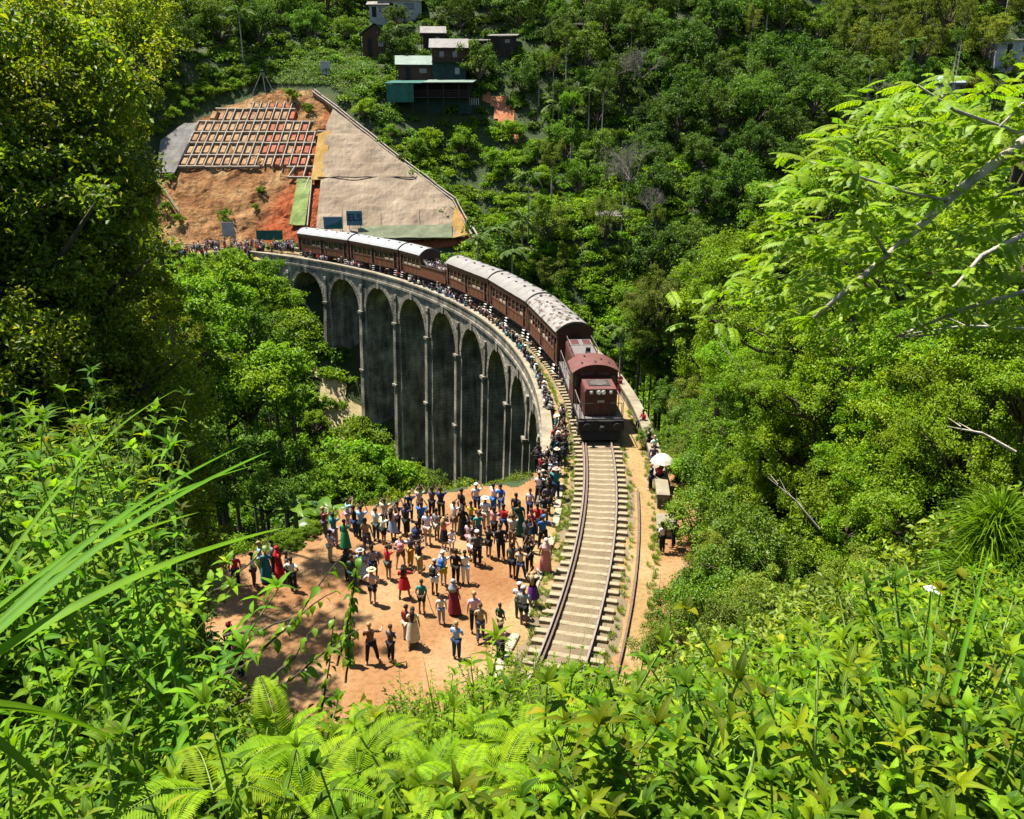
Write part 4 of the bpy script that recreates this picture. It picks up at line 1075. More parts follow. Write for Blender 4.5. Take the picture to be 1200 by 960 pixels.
hut(445, 22, 4.0, 4, 2.6, .8, 'roof_sheet', 'house_white', 'small white outbuilding next to the white hilltop house', 'x', opens=False)
hut(1180, 72, 9, 6, 3.4, .8, 'roof_sheet', 'house_white', 'white house with a flat grey roof among trees on the right hill', single=True, rz=.1, opens=False)
hut(1110, 112, 4.6, 4, 2.2, 1.1, 'blue_roof', 'house_white', 'small hut with a pale blue roof among trees on the right hill', 'x', opens=False)
hut(684, 40, 5.0, 3, 1.6, .5, 'roof_sheet', 'dark_timber', 'tiny shelter with a grey sheet roof deep in the dark trees', single=True, opens=False)
hut(712, 262, 3.0, 3, 1.3, .5, 'roof_sheet', 'dark_timber', 'tiny shack with a grey roof beside the leafless bush', single=True, opens=False)

# ---------------------------------------------------------------- people
def skin_mesh(name, verts, edges, root=0, sub=1):
    """verts: {key:(pos, rx, ry)}; grows one continuous surface"""
    keys = list(verts); ix = {k: i for i, k in enumerate(keys)}
    me = bpy.data.meshes.new(name); me.from_pydata([verts[k][0] for k in keys], [(ix[a], ix[b]) for a, b in edges], [])
    o = bpy.data.objects.new(name, me); COL.objects.link(o)
    md = o.modifiers.new('skin', 'SKIN'); md.branch_smoothing = .6; md.use_smooth_shade = True
    sv = me.skin_vertices[0].data
    for k in keys:
        sv[ix[k]].radius = (verts[k][1], verts[k][2] if len(verts[k]) > 2 else verts[k][1])
    sv[root].use_root = True
    if sub: o.modifiers.new('sub', 'SUBSURF').levels = sub
    dg = bpy.context.evaluated_depsgraph_get(); dg.update()
    r = bpy.data.meshes.new_from_object(o.evaluated_get(dg)); r.name = name
    bpy.data.objects.remove(o); bpy.data.meshes.remove(me)
    return r
def join_into(me, mb, mats):
    """append MB geometry to an existing mesh"""
    bm = bmesh.new(); bm.from_mesh(me)
    vs = [bm.verts.new(v) for v in mb.v]
    for f, mi in zip(mb.f, mb.m):
        try: bm.faces.new([vs[i] for i in f]).material_index = mi
        except ValueError: pass
    bm.to_mesh(me); bm.free(); me.materials.clear()
    for m in mats: me.materials.append(M[m])
    me.shade_smooth(); return me
ARMS = {   # right-arm elbow, wrist, hand tip (x mirrored for the left); the body faces +y
 'down':  ((.235,.0,1.13),(.25,.07,.89),(.25,.09,.80)),
 'up':    ((.27,.17,1.42),(.13,.25,1.63),(.09,.26,1.70)),
 'akimbo':((.36,-.05,1.16),(.20,.04,1.02),(.15,.08,1.0)),
 'brow':  ((.33,.10,1.40),(.16,.14,1.60),(.10,.15,1.655)),
 'out':   ((.37,.10,1.25),(.42,.30,1.30),(.43,.37,1.32)),
 'back':  ((.25,-.10,1.14),(.10,-.17,1.00),(.04,-.17,.99)),
 'front': ((.24,.06,1.14),(.10,.25,1.17),(.05,.29,1.18)),
}
def legs(kind, s):
    if kind == 'stand': return ((s*.095,0,.88),(s*.10,.015,.48),(s*.105,-.01,.09),(s*.12,.13,.035))
    if kind == 'wide': return ((s*.10,0,.87),(s*.16,.03 if s > 0 else -.02,.475),(s*.20,.03 if s > 0 else -.10,.09),(s*.25,.15 if s > 0 else .02,.035))
    if kind == 'walk':
        f = 1 if s > 0 else -1
        return ((s*.095,0,.88),(s*.095,.13*f+.04,.49),(s*.095,.10 if f > 0 else -.30,.10 if f > 0 else .14),(s*.10,.24 if f > 0 else -.20,.04 if f > 0 else .05))
    return ((s*.095,.02,.88),(s*.13,.44,.91),(s*.13,.46,.50),(s*.14,.58,.45))
POSES = {'stand': ('stand','down','down'), 'photo': ('stand','up','up'), 'one_arm': ('stand','up','down'), 'akimbo': ('stand','akimbo','akimbo'),
         'phone': ('stand','front','front'), 'walk': ('walk','down','front'), 'sit': ('sit','front','down'), 'wide': ('wide','brow','down'), 'reach': ('wide','out','front'), 'back': ('stand','back','back')}
BODY, SHIRT, TROU, SHORTS = {}, {}, {}, {}
def finger_set(mb, wrist, tip, s):
    w, t = Vector(wrist), Vector(tip); d = (t-w).normalized(); a = d.orthogonal().normalized() if abs(d.x) > .9 else d.cross(Vector((1,0,0))).normalized(); b = d.cross(a)
    base = t
    for k, ln in enumerate((.060,.072,.076,.066)):
        o = a*(k-1.5)*.019; p0 = base+o-d*.02; p1 = base+o+d*ln*.55+b*.008; p2 = base+o+d*ln+b*.03
        mb.tube([p0,p1,p2], [.010,.009,.007], 4)
    mb.tube([base-a*.03-d*.045, base-a*.052+d*.0, base-a*.05+d*.03+b*.015], [.012,.010,.008], 4)
def make_pose(p):
    lk, ar, al = POSES[p]; sit = lk == 'sit'
    V = {'pel': ((0,0,.93),.13,.10), 'sp': ((0,.005,1.12),.120,.088), 'ch': ((0,0,1.30),.150,.105), 'nb': ((0,-.005,1.435),.058,.058), 'nk': ((0,.012,1.50),.052,.055),
         'h1': ((0,.03,1.565),.064,.082), 'h2': ((0,.02,1.63),.076,.096), 'h3': ((0,.005,1.69),.060,.078)}
    E_ = [('pel','sp'),('sp','ch'),('ch','nb'),('nb','nk'),('nk','h1'),('h1','h2'),('h2','h3')]
    Sv = {'pel': ((0,0,.90),.155,.125), 'sp': V['sp'][:1]+(.145,.112), 'ch': V['ch'][:1]+(.168,.125), 'nb': ((0,-.005,1.425),.085,.08)}; SE = [('pel','sp'),('sp','ch'),('ch','nb')]
    fm = MB()
    for s, arm, n in ((1, ar, 'r'), (-1, al, 'l')):
        e, w, h = [Vector((q[0]*s, q[1], q[2])) for q in ARMS[arm]]
        V['s'+n] = ((s*.175,0,1.385),.058,.058); V['e'+n] = (e,.042,.042); V['w'+n] = (w,.029,.029); V['g'+n] = (h,.036,.022)
        E_ += [('ch','s'+n),('s'+n,'e'+n),('e'+n,'w'+n),('w'+n,'g'+n)]
        finger_set(fm, w, h, s)
        sh = Vector((s*.175,0,1.385)); Sv['s'+n] = (sh,.075,.075); Sv['e'+n] = (sh+(e-sh)*.8,.062,.062); SE += [('ch','s'+n),('s'+n,'e'+n)]
        hp, kn, an, to = legs(lk, s)
        V['hp'+n] = (hp,.088,.092); V['kn'+n] = (kn,.056,.058); V['an'+n] = (an,.038,.040); V['to'+n] = (to,.040,.030)
        E_ += [('pel','hp'+n),('hp'+n,'kn'+n),('kn'+n,'an'+n),('an'+n,'to'+n)]
    b = skin_mesh('person', V, E_)
    fm.sphere((0,.128,1.605), (.013,.022,.02), 6, 4)                       # nose
    for s in (-1, 1):
        fm.sphere((s*.034,.108,1.625), (.012,.01,.009), 6, 4, 1); fm.sphere((s*.082,.012,1.60), (.012,.022,.033), 6, 4)
        to = legs(lk, s)[3]; an = legs(lk, s)[2]; sh = (Vector(to)+Vector(an)*.9)/1.9
        fm.sphere(((to[0]+an[0])/2, (to[1]+an[1])/2+.01, to[2]+.005), (.047,.135,.042), 8, 5, 2)
    fm.sphere((0,.112,1.563), (.026,.012,.008), 6, 4, 3)                   # mouth
    BODY[p] = join_into(b, fm, ['skin','eye_dark','black_iron','coach_trim'])
    SHIRT[p] = skin_mesh('shirt', Sv, SE); SHIRT[p].materials.append(M['cloth'])
    if lk not in TROU:
        for D, name, f, rr in ((TROU,'trousers',1.0,(.105,.080,.062)), (SHORTS,'shorts',.55,(.112,.105,.10))):
            T = {'pel': ((0,0,.94),.150,.122)}; TE = []
            for s, n in ((1,'r'),(-1,'l')):
                hp, kn, an, to = [Vector(q) for q in legs(lk, s)]
                T['hp'+n] = (hp, rr[0], rr[0]*1.02); TE.append(('pel','hp'+n))
                if f == 1.0:
                    T['kn'+n] = (kn, rr[1], rr[1]); T['an'+n] = (an+(kn-an)*.06, rr[2], rr[2]); TE += [('hp'+n,'kn'+n),('kn'+n,'an'+n)]
                else:
                    T['kn'+n] = (hp+(kn-hp)*.75, rr[1], rr[1]); TE.append(('hp'+n,'kn'+n))
            me = skin_mesh(name, T, TE); me.materials.append(M['cloth']); D[lk] = me
for _p in POSES: make_pose(_p)
def skirt_mesh(z0, z1, r0, r1, name):
    m = MB(); n = 18; rings = []
    for k in range(7):
        f = k/6; z = z0+(z1-z0)*f; r = r0+(r1-r0)*f**.8
        rings.append([(r*(1+.06*math.sin(5*q*2*PI/n*1.0)*f)*math.cos(2*PI*q/n), r*.78*(1+.06*math.cos(4*q*2*PI/n)*f)*math.sin(2*PI*q/n), z) for q in range(n)])
    vs = [v for r in rings for v in r]
    m.add(vs, [(k*n+q, k*n+(q+1)%n, (k+1)*n+(q+1)%n, (k+1)*n+q) for k in range(6) for q in range(n)])
    return m.mesh(name, 'cloth', True)
SKIRT = skirt_mesh(1.06,.50,.165,.27,'skirt'); DRESS = skirt_mesh(1.12,.30,.165,.29,'dress_skirt'); ROBE = skirt_mesh(1.14,.10,.165,.30,'robe_skirt')
def hairmesh(kind):
    m = MB()
    if kind == 'short': m.sphere((0,-.004,1.665), (.090,.108,.092), 10, 7)
    elif kind == 'long': m.sphere((0,-.008,1.66), (.094,.110,.098), 10, 7); m.tube([(0,-.07,1.66),(0,-.115,1.50),(0,-.13,1.30),(0,-.12,1.16)], [.085,.095,.085,.035], 8)
    elif kind == 'bun': m.sphere((0,-.004,1.665), (.090,.108,.094), 10, 7); m.sphere((0,-.12,1.70), (.05,.05,.05), 8, 5)
    me = m.mesh('hair', 'hair', True)
    # keep the face free: push verts in front of the face back
    for v in me.vertices:
        if v.co.y > .055 and v.co.z < 1.675: v.co.y = .05
    return me
HAIR = {k: hairmesh(k) for k in ('short','long','bun')}
def hats():
    D = {}
    m = MB(); m.tube([(0,0,1.69),(0,0,1.70)], [.20,.19], 16); m.tube([(0,0,1.70),(0,0,1.76),(0,0,1.80)], [.105,.095,.06], 14); D['sun hat'] = m.mesh('sun_hat', 'cloth', True)
    m = MB(); m.sphere((0,.0,1.685), (.098,.118,.09), 10, 6); m.hexa([(-.07,.09,1.68),(.07,.09,1.68),(.055,.20,1.665),(-.055,.20,1.665),(-.07,.09,1.695),(.07,.09,1.695),(.055,.20,1.678),(-.055,.20,1.678)]); D['cap'] = m.mesh('cap', 'cloth', True)
    m = MB(); m.sphere((0,-.01,1.65), (.105,.118,.115), 10, 7); m.tube([(0,-.02,1.6),(0,-.02,1.5),(0,-.02,1.36),(0,-.03,1.2)], [.10,.10,.19,.20], 12); me = m.mesh('headscarf', 'cloth', True)
    for v in me.vertices:
        if v.co.y > .06 and 1.53 < v.co.z < 1.70: v.co.y = .055
    D['headscarf'] = me
    return D
HATS = hats()
m = MB(); m.bevbox((0,-.20,1.20), (.28,.16,.42), .05); m.bevbox((0,-.29,1.12), (.22,.05,.2), .02)
for s in (-1, 1): m.tube([(s*.10,-.13,1.38),(s*.10,.0,1.47),(s*.11,.125,1.36),(s*.13,.10,1.12),(s*.13,-.12,1.06)], .022, 5)
BACKPACK = m.mesh('backpack', 'cloth', True)
m = MB(); m.box((0,.30,1.735), (.08,.012,.155)); PHONE = m.mesh('phone', 'black_iron')
m = MB(); m.tube([(.26,.10,.85),(.34,.42,.0)], .014, 5); m.tube([(.26,.10,.85),(.20,-.1,1.25)], .014, 5); STICK = m.mesh('stick', 'dry_wood')
CNAME = {'white':(.74,.73,.70),'black':(.018,.018,.02),'navy':(.02,.035,.09),'red':(.50,.025,.03),'pink':(.58,.20,.24),'pale pink':(.66,.48,.46),'light blue':(.27,.45,.62),'blue':(.03,.14,.42),
 'teal':(.03,.20,.22),'green':(.03,.26,.10),'grey':(.28,.28,.29),'dark grey':(.07,.07,.075),'beige':(.50,.42,.31),'khaki':(.36,.27,.14),'yellow':(.62,.40,.03),'mustard':(.48,.31,.05),
 'brown':(.16,.09,.055),'maroon':(.22,.02,.035),'purple':(.12,.04,.27),'lime':(.33,.55,.06),'orange':(.65,.20,.03),'cream':(.66,.60,.46),'dark green':(.02,.08,.05)}
SKINS = [(.17,.085,.05),(.22,.12,.075),(.10,.05,.03),(.40,.25,.18),(.46,.30,.22)]; HAIRC = [(.012,.010,.009),(.02,.014,.01),(.012,.010,.009),(.05,.03,.018),(.30,.20,.09)]
POSE_TXT = {'stand':'standing','photo':'holding up a phone in both hands','one_arm':'with one arm raised','akimbo':'with hands on hips','phone':'looking at a phone','walk':'walking','sit':'sitting','wide':'shading the eyes','reach':'reaching out one arm','back':'with hands behind the back'}
PEOPLE = []
def person(loc, yaw, pose='stand', shirt='white', low='trousers', lowc='black', hair='short', hat=None, hatc='white', pack=None, stick=False, where='on the clearing', group='crowd on the dirt clearing', sk=None, hs=None, detail=True):
    sk = sk if sk is not None else random.choice((0,0,1,1,2,3,3,4)); h = (hs or random.uniform(.93,1.05))*.935
    o = link('person', BODY[pose], None, loc, (random.uniform(-.04,.05), random.uniform(-.04,.04), yaw), (h*random.uniform(.95,1.1), h*random.uniform(.95,1.1), h)); o.color = (*[x*.8 for x in SKINS[sk]], 1)
    lk = POSES[pose][0]
    def part(name, me, c):
        q = link(name, me, o); q.color = (*c, 1); return q
    j = lambda c: tuple(min(.85, x*random.uniform(.72,1.0)) for x in c)
    part('shirt', SHIRT[pose], j(CNAME[shirt]))
    if low == 'trousers': part('trousers', TROU[lk], j(CNAME[lowc]))
    elif low == 'shorts': part('shorts', SHORTS[lk], j(CNAME[lowc]))
    else:
        me = {'skirt': SKIRT, 'dress': DRESS, 'robe': ROBE}[low]; part('skirt', me, j(CNAME[lowc if low == 'skirt' else shirt]))
    if hat == 'headscarf': part('headscarf', HATS['headscarf'], j(CNAME[hatc]))
    else:
        part('hair', HAIR[hair], HAIRC[sk])
        if hat: part(hat.replace(' ', '_'), HATS[hat], j(CNAME[hatc]))
    if pack: part('backpack', BACKPACK, j(CNAME[pack]))
    if pose == 'photo' and detail: part('phone', PHONE, (.02,.02,.02))
    if stick: part('walking_stick', STICK, (.2,.15,.1))
    garment = f'{shirt} dress' if low == 'dress' else (f'long {shirt} robe' if low == 'robe' else f'{shirt} top and {lowc} {low}')
    ex = []
    if hat: ex.append(f'{hatc} {hat}')
    elif hair == 'long': ex.append('long hair')
    if pack: ex.append(f'{pack} backpack')
    lab = f'person in {garment}' + (', ' + ' and '.join(ex) if ex else '') + ', ' + POSE_TXT[pose] + (' with a stick' if stick else '') + ' ' + where
    wd = lab.split()
    if len(wd) > 16: lab = lab.replace(' in both hands', '')
    wd = lab.split()
    if len(wd) > 16: lab = ' '.join(wd[:16])
    tag(o, lab, 'person', group); PEOPLE.append(o); return o
TRAIN_PT = Vector((5, 52, 0))
def face(p, q=TRAIN_PT, jit=.35):
    d = q-p; return math.atan2(-d.x, d.y) + random.uniform(-jit, jit)
def c8(x, y): return 380+x/4.286, 570+y/4.286
def crowd():
    L = [ # crop x, y of the feet, pose, top, lower kind, lower colour, extras
    (245,590,'akimbo','pale pink','shorts','black',dict(hat='sun hat',hatc='beige')),(405,560,'stand','red','skirt','red',dict(hair='long')),
    (490,640,'stand','teal','shorts','black',dict(stick=True)),(325,470,'photo','red','shorts','dark grey',dict(sk=3)),(385,410,'stand','white','shorts','brown',dict(pack='pink')),
    (432,405,'phone','dark grey','trousers','mustard',dict(sk=4)),(482,440,'photo','black','trousers','khaki',dict()),(555,545,'phone','white','shorts','white',dict(pack='black',hat='cap',hatc='grey')),
    (600,500,'photo','white','shorts','mustard',dict(pack='blue',hat='cap',hatc='white')),(660,490,'stand','black','trousers','black',dict()),(700,495,'phone','white','trousers','white',dict()),
    (655,640,'stand','maroon','robe','maroon',dict(hat='headscarf',hatc='grey')),(755,735,'stand','pale pink','trousers','black',dict(hs=1.1)),(412,775,'stand','maroon','trousers','beige',dict(sk=1)),
    (446,800,'stand','cream','dress','white',dict(hair='long')),(130,890,'akimbo','brown','trousers','khaki',dict()),(245,885,'stand','brown','trousers','black',dict()),
    (885,880,'phone','pink','trousers','black',dict(hat='cap',hatc='brown')),(1003,700,'stand','grey','shorts','black',dict(hat='cap',hatc='grey')),(978,665,'phone','white','trousers','dark grey',dict(hat='cap',hatc='white')),
    (1050,610,'photo','black','skirt','purple',dict(hair='long')),(1108,430,'stand','pink','robe','pink',dict(hat='headscarf',hatc='pale pink')),(945,460,'one_arm','dark grey','shorts','black',dict()),
    (990,470,'stand','beige','trousers','navy',dict()),(1030,440,'photo','black','trousers','black',dict()),(825,355,'stand','black','shorts','black',dict()),(890,370,'stand','black','trousers','black',dict(hs=1.1)),
    (770,400,'phone','dark grey','trousers','black',dict(hat='cap',hatc='white')),(733,335,'stand','pale pink','trousers','pink',dict()),(742,390,'phone','white','shorts','white',dict()),(603,315,'photo','pink','skirt','black',dict(hair='long',sk=4)),
    (522,295,'stand','white','shorts','beige',dict(pack=None,hs=1.08)),(567,275,'stand','grey','shorts','grey',dict()),(490,235,'photo','blue','trousers','black',dict()),(417,255,'one_arm','navy','trousers','black',dict(hs=1.08)),
    (300,295,'photo','white','shorts','black',dict(pack=None)),(262,275,'photo','white','trousers','dark grey',dict()),(192,275,'photo','light blue','trousers','black',dict(hs=1.1)),(160,255,'photo','black','trousers','navy',dict()),
    (110,330,'one_arm','green','dress','green',dict()),(192,480,'stand','light blue','dress','navy',dict(hat='sun hat',hatc='grey')),(120,480,'phone','dark green','trousers','black',dict(pack='black')),(150,520,'stand','dark green','trousers','dark green',dict()),
    (30,380,'one_arm','cream','trousers','beige',dict()),(10,260,'one_arm','maroon','trousers','dark grey',dict()),(55,300,'photo','teal','trousers','grey',dict()),
    (652,235,'photo','white','shorts','brown',dict(sk=3)),(700,260,'stand','black','dress','black',dict(hair='long')),(738,230,'stand','yellow','trousers','black',dict()),(775,285,'stand','teal','trousers','dark grey',dict()),
    (815,215,'stand','white','trousers','beige',dict(hat='sun hat',hatc='white')),(855,260,'photo','pink','trousers','black',dict()),(900,250,'stand','red','trousers','navy',dict()),(985,245,'stand','dark green','robe','black',dict(hs=1.08)),
    (1045,280,'stand','maroon','skirt','navy',dict()),(1078,250,'stand','red','trousers','navy',dict(hs=1.05)),(1098,310,'stand','blue','trousers','black',dict(hat='cap',hatc='blue')),(942,310,'photo','beige','trousers','brown',dict()),
    (1010,330,'photo','dark grey','trousers','black',dict()),(1030,160,'stand','pale pink','trousers','navy',dict()),(770,135,'one_arm','white','trousers','navy',dict(hat='cap',hatc='white')),(850,135,'photo','white','trousers','blue',dict()),
    (890,145,'stand','blue','trousers','blue',dict()),(960,190,'stand','black','trousers','black',dict()),(590,165,'photo','navy','trousers','black',dict()),(540,150,'photo','dark grey','trousers','black',dict()),
    (350,270,'photo','pale pink','skirt','light blue',dict(hair='long')),(380,250,'photo','dark grey','trousers','black',dict()),(330,230,'photo','beige','trousers','black',dict()),(120,215,'photo','light blue','trousers','grey',dict()),
    (480,150,'photo','beige','trousers','brown',dict()),(430,175,'one_arm','navy','trousers','black',dict()),(1110,190,'stand','black','trousers','brown',dict()),(1120,140,'stand','dark grey','trousers','black',dict()),
    (1080,80,'stand','white','trousers','black',dict()),(1130,95,'stand','black','trousers','navy',dict()),(690,170,'stand','black','trousers','black',dict()),(640,330,'walk','white','shorts','white',dict(hs=.72)),
    (885,735,'stand','dark green','shorts','khaki',dict(hs=.8)),(665,870,'phone','light blue','trousers','navy',dict()),(335,880,'phone','dark grey','trousers','black',dict()),(785,775,'stand','khaki','trousers','dark grey',dict()),
    (590,690,'stand','cream','trousers','grey',dict(hs=.8)),(470,345,'stand','dark grey','shorts','black',dict(pack='navy')),(220,330,'stand','khaki','trousers','dark grey',dict()),(250,470,'walk','grey','shorts','navy',dict())]
    used = []
    for (x, y, pose, sh, lo, lc, ex) in L:
        p = at_z(*c8(x, y), 0.0); p.z = 0.0
        while any((p.x-q.x)**2+(p.y-q.y)**2 < .16 for q in used): p.x += random.uniform(-.3,.3); p.y += random.uniform(0,.35)
        if pose == 'stand' and random.random() < .55 and lo != 'robe': pose = random.choice(['wide','back','reach','phone','walk'])
        used.append(p); person(p, face(p, jit=.5), pose, sh, lo, lc, **ex)
    # people under the trees at the left edge (second zoom frame)
    W = 'by the left trees'
    for (x, y, pose, sh, lo, lc, ex) in [(150,390,'stand','red','trousers','navy',{}),(205,385,'stand','white','trousers','dark grey',{}),(243,370,'stand','teal','robe','teal',{}),(285,365,'stand','red','robe','red',{'hat':'headscarf','hatc':'red'}),
        (325,398,'akimbo','white','trousers','black',{}),(312,380,'stand','dark grey','trousers','black',{}),(225,350,'stand','light blue','trousers','grey',{}),(262,345,'stand','grey','trousers','black',{}),(95,400,'phone','pale pink','trousers','grey',{}),(140,610,'stand','grey','trousers','dark grey',{'hat':'cap','hatc':'red'}),(165,665,'phone','red','trousers','navy',{})]:
        p = at_z(220+x/2.609, 540+y/2.609, 0.0); person(p, face(p, jit=1.0), pose, sh, lo, lc, where=W, group='people at the left edge of the clearing', **ex)
    # line of people standing on the near end of the walkway
    cols = ['black','navy','dark grey','white','black','maroon','red','light blue','grey','black','navy','beige','dark grey','brown','teal']
    for i in range(34):
        a = random.uniform(-7.5, .5); r = random.uniform(86.15, 86.9) if a > -4 else random.uniform(85.2, 86.9)
        p = pol(r, a, .03)
        if any((p.x-q.x)**2+(p.y-q.y)**2 < .14 for q in used): continue
        used.append(p); sh = random.choice(cols)
        person(p, face(p, jit=.9), random.choice(['stand','wide','photo','phone','akimbo','one_arm','reach','back']), sh, random.choice(['trousers','trousers','trousers','shorts','skirt']), random.choice(['black','navy','dark grey','black','brown']), random.choice(['short','short','long']),
               random.choice([None,None,None,'cap','sun hat']), random.choice(['white','black','beige']), random.choice([None,None,None,'black']), where='by the parapet end', group='people at the near end of the parapet')
    # people sitting on the left parapet, knees towards the rails
    a = .6; W = 'on the parapet'
    while a < 33:
        a += random.uniform(.30,.52) if a < 15 else random.uniform(.5,1.0)
        sh = random.choice(['black','navy','dark grey','white','black','dark grey','light blue','navy','grey','maroon','teal'] if a > 3 else ['red','white','maroon','white'])
        p = pol(85.95+random.uniform(-.06,.1), a, -.02); yaw = math.radians(a)-PI/2+random.uniform(-.5,.5)
        person(p, yaw, 'sit', sh, 'trousers', random.choice(['black','navy','dark grey','black','grey']), random.choice(['short','short','long']), random.choice([None,None,None,'cap']), random.choice(['white','black','grey']), where=W, group='people sitting on the left parapet')
    # scattered people along the walkway beside the far carriages
    for i in range(34):
        a = random.uniform(19, 52); p = pol(random.uniform(86.2, 86.8), a, .03)
        person(p, math.radians(a)-PI/2+random.uniform(-1.2,1.2), random.choice(['stand','walk','phone','stand']), random.choice(['white','black','navy','white','red','pale pink','dark grey']), 'trousers', random.choice(['black','navy','dark grey']), where='beside the train', group='people beside the train')
    # right hand walkway
    W = 'by the right parapet'
    p = at_z(726,462); person(p, 2.6, 'phone', 'maroon', 'robe', 'maroon', where=W, group='people by the right parapet')
    p = pol(91.85, -.35, -.05); person(p, math.radians(0)+PI/2+.5, 'sit', 'red', 'trousers', 'black', where=W, group='people by the right parapet')
    for (x, y, sh, po) in ((760,532,'black','stand'),(766,540,'white','phone'),(762,575,'navy','stand'),(772,574,'red','phone'),(776,648,'white','stand'),(789,642,'grey','phone'),(781,779,'light blue','stand'),(793,786,'pale pink','phone'),(765,552,'dark grey','stand')):
        p = at_z(x, y); p.z = .02; person(p, face(p, jit=1), po, sh, 'trousers', random.choice(['black','navy']), where='on the right walkway', group='people on the right walkway')
    # crowd at the far end
    for i in range(112):
        px = random.uniform(200, 343) if i < 92 else random.uniform(300, 345); f = (px-200)/145
        py = 302-5*f+random.uniform(-9,6) if px < 300 else 296+random.uniform(-5,3)
        p = at_z(px, py); p.z = max(gz(p.x, p.y), 0)+.04
        person(p, face(p, Vector((-30,115,0)), 1.0), random.choice(['stand','stand','stand','phone','walk']), random.choice(['white','white','black','navy','maroon','grey','pale pink','white','light blue','red']), random.choice(['trousers','trousers','skirt']), random.choice(['black','navy','dark grey','beige']),
               random.choice(['short','short','long']), where='at the far end', group='crowd at the far end of the viaduct', detail=False)
    # passengers on the open deck of the fourth carriage
    for i in range(36):
        x = random.uniform(.1, L4/2-.25); y = -1.12+random.choice((0,0,.5,1.0,1.6))+random.uniform(-.06,.06)
        lp = CAR4.matrix_basis @ Vector((x, y, 1.40)); yw = CAR4.rotation_euler.z
        person(lp, yw+PI+random.uniform(-.8,.8), random.choice(['stand','one_arm','photo','phone']), random.choice(['white','white','white','pale pink','grey','navy','light blue']), 'trousers', random.choice(['navy','black','grey']), where='on the open carriage', group='passengers on the open carriage deck', detail=False)
crowd()
# umbrella held over the bench
def umbrella():
    p = at_z(772, 572); t = empty('umbrella', p); tag(t, 'pale beige umbrella held over people by the stone bench', 'umbrella')
    m = MB(); n = 8; c = (.1,0,1.95); R_ = .64; rings = []
    vs = [(c[0], c[1], c[2]+.02)]
    for k in range(1, 5):
        for q in range(n*2):
            a = 2*PI*q/(n*2); f = k/4; rr = R_*f*(1 if q % 2 == 0 else 1-.07*f); vs.append((c[0]+rr*math.cos(a), c[1]+rr*math.sin(a), c[2]-.42*f*f))
    fs = [(0, 1+q, 1+(q+1)%(2*n)) for q in range(2*n)]
    for k in range(3): fs += [(1+k*2*n+q, 1+(k+1)*2*n+q, 1+(k+1)*2*n+(q+1)%(2*n), 1+k*2*n+(q+1)%(2*n)) for q in range(2*n)]
    m.add(vs, fs); m.build('canopy', 'umbrella_cloth', t)
    m = MB(); m.tube([(.0,0,1.0),(.1,0,2.06)], .014, 6); m.build('shaft', 'black_iron', t)
    for q in range(n):
        a = 2*PI*q/n; m = MB(); m.tube([(c[0],c[1],c[2]-.01),(c[0]+R_*.5*math.cos(a),c[1]+R_*.5*math.sin(a),c[2]-.125),(c[0]+R_*math.cos(a),c[1]+R_*math.sin(a),c[2]-.43)], .006, 4); m.build('rib', 'black_iron', t)
umbrella()
# ---------------------------------------------------------------- vegetation prototypes
def unit(a): return a/np.maximum(np.linalg.norm(a, axis=-1, keepdims=True), 1e-9)
def leaf_arrays(c, n, L, W, rng, droop=.25, fold=.25, d=None):
    """folded diamond leaves: 4 verts, 2 tris each"""
    k = len(c)
    if d is None: d = rng.normal(size=(k,3))
    d = unit(d - (d*n).sum(1, keepdims=True)*n); s = np.cross(n, d)
    L = np.broadcast_to(np.asarray(L, float).reshape(-1,1), (k,1)); W = np.broadcast_to(np.asarray(W, float).reshape(-1,1), (k,1))
    base = c-d*L*.5; tip = c+d*L*.5-n*L*droop; mid = c-d*L*.05
    l = mid-s*W*.5+n*W*fold; r = mid+s*W*.5+n*W*fold
    v = np.stack([base, r, tip, l], 1).reshape(-1,3); i = np.arange(k)*4
    t = np.stack([np.stack([i,i+1,i+2],1), np.stack([i,i+2,i+3],1)], 1).reshape(-1,3)
    return v, t
def tube_arrays(pts, rad, n=5):
    m = MB(); m.tube(pts, rad, n, cap=False)
    q = np.array([f for f in m.f]); t = np.concatenate([q[:,[0,1,2]], q[:,[0,2,3]]]); return np.array(m.v), t
def merge(parts):
    V, T, I = [], [], []; o = 0
    for v, t, mi in parts: V.append(v); T.append(t+o); I.append(np.full(len(t), mi)); o += len(v)
    return np.concatenate(V), np.concatenate(T), np.concatenate(I)
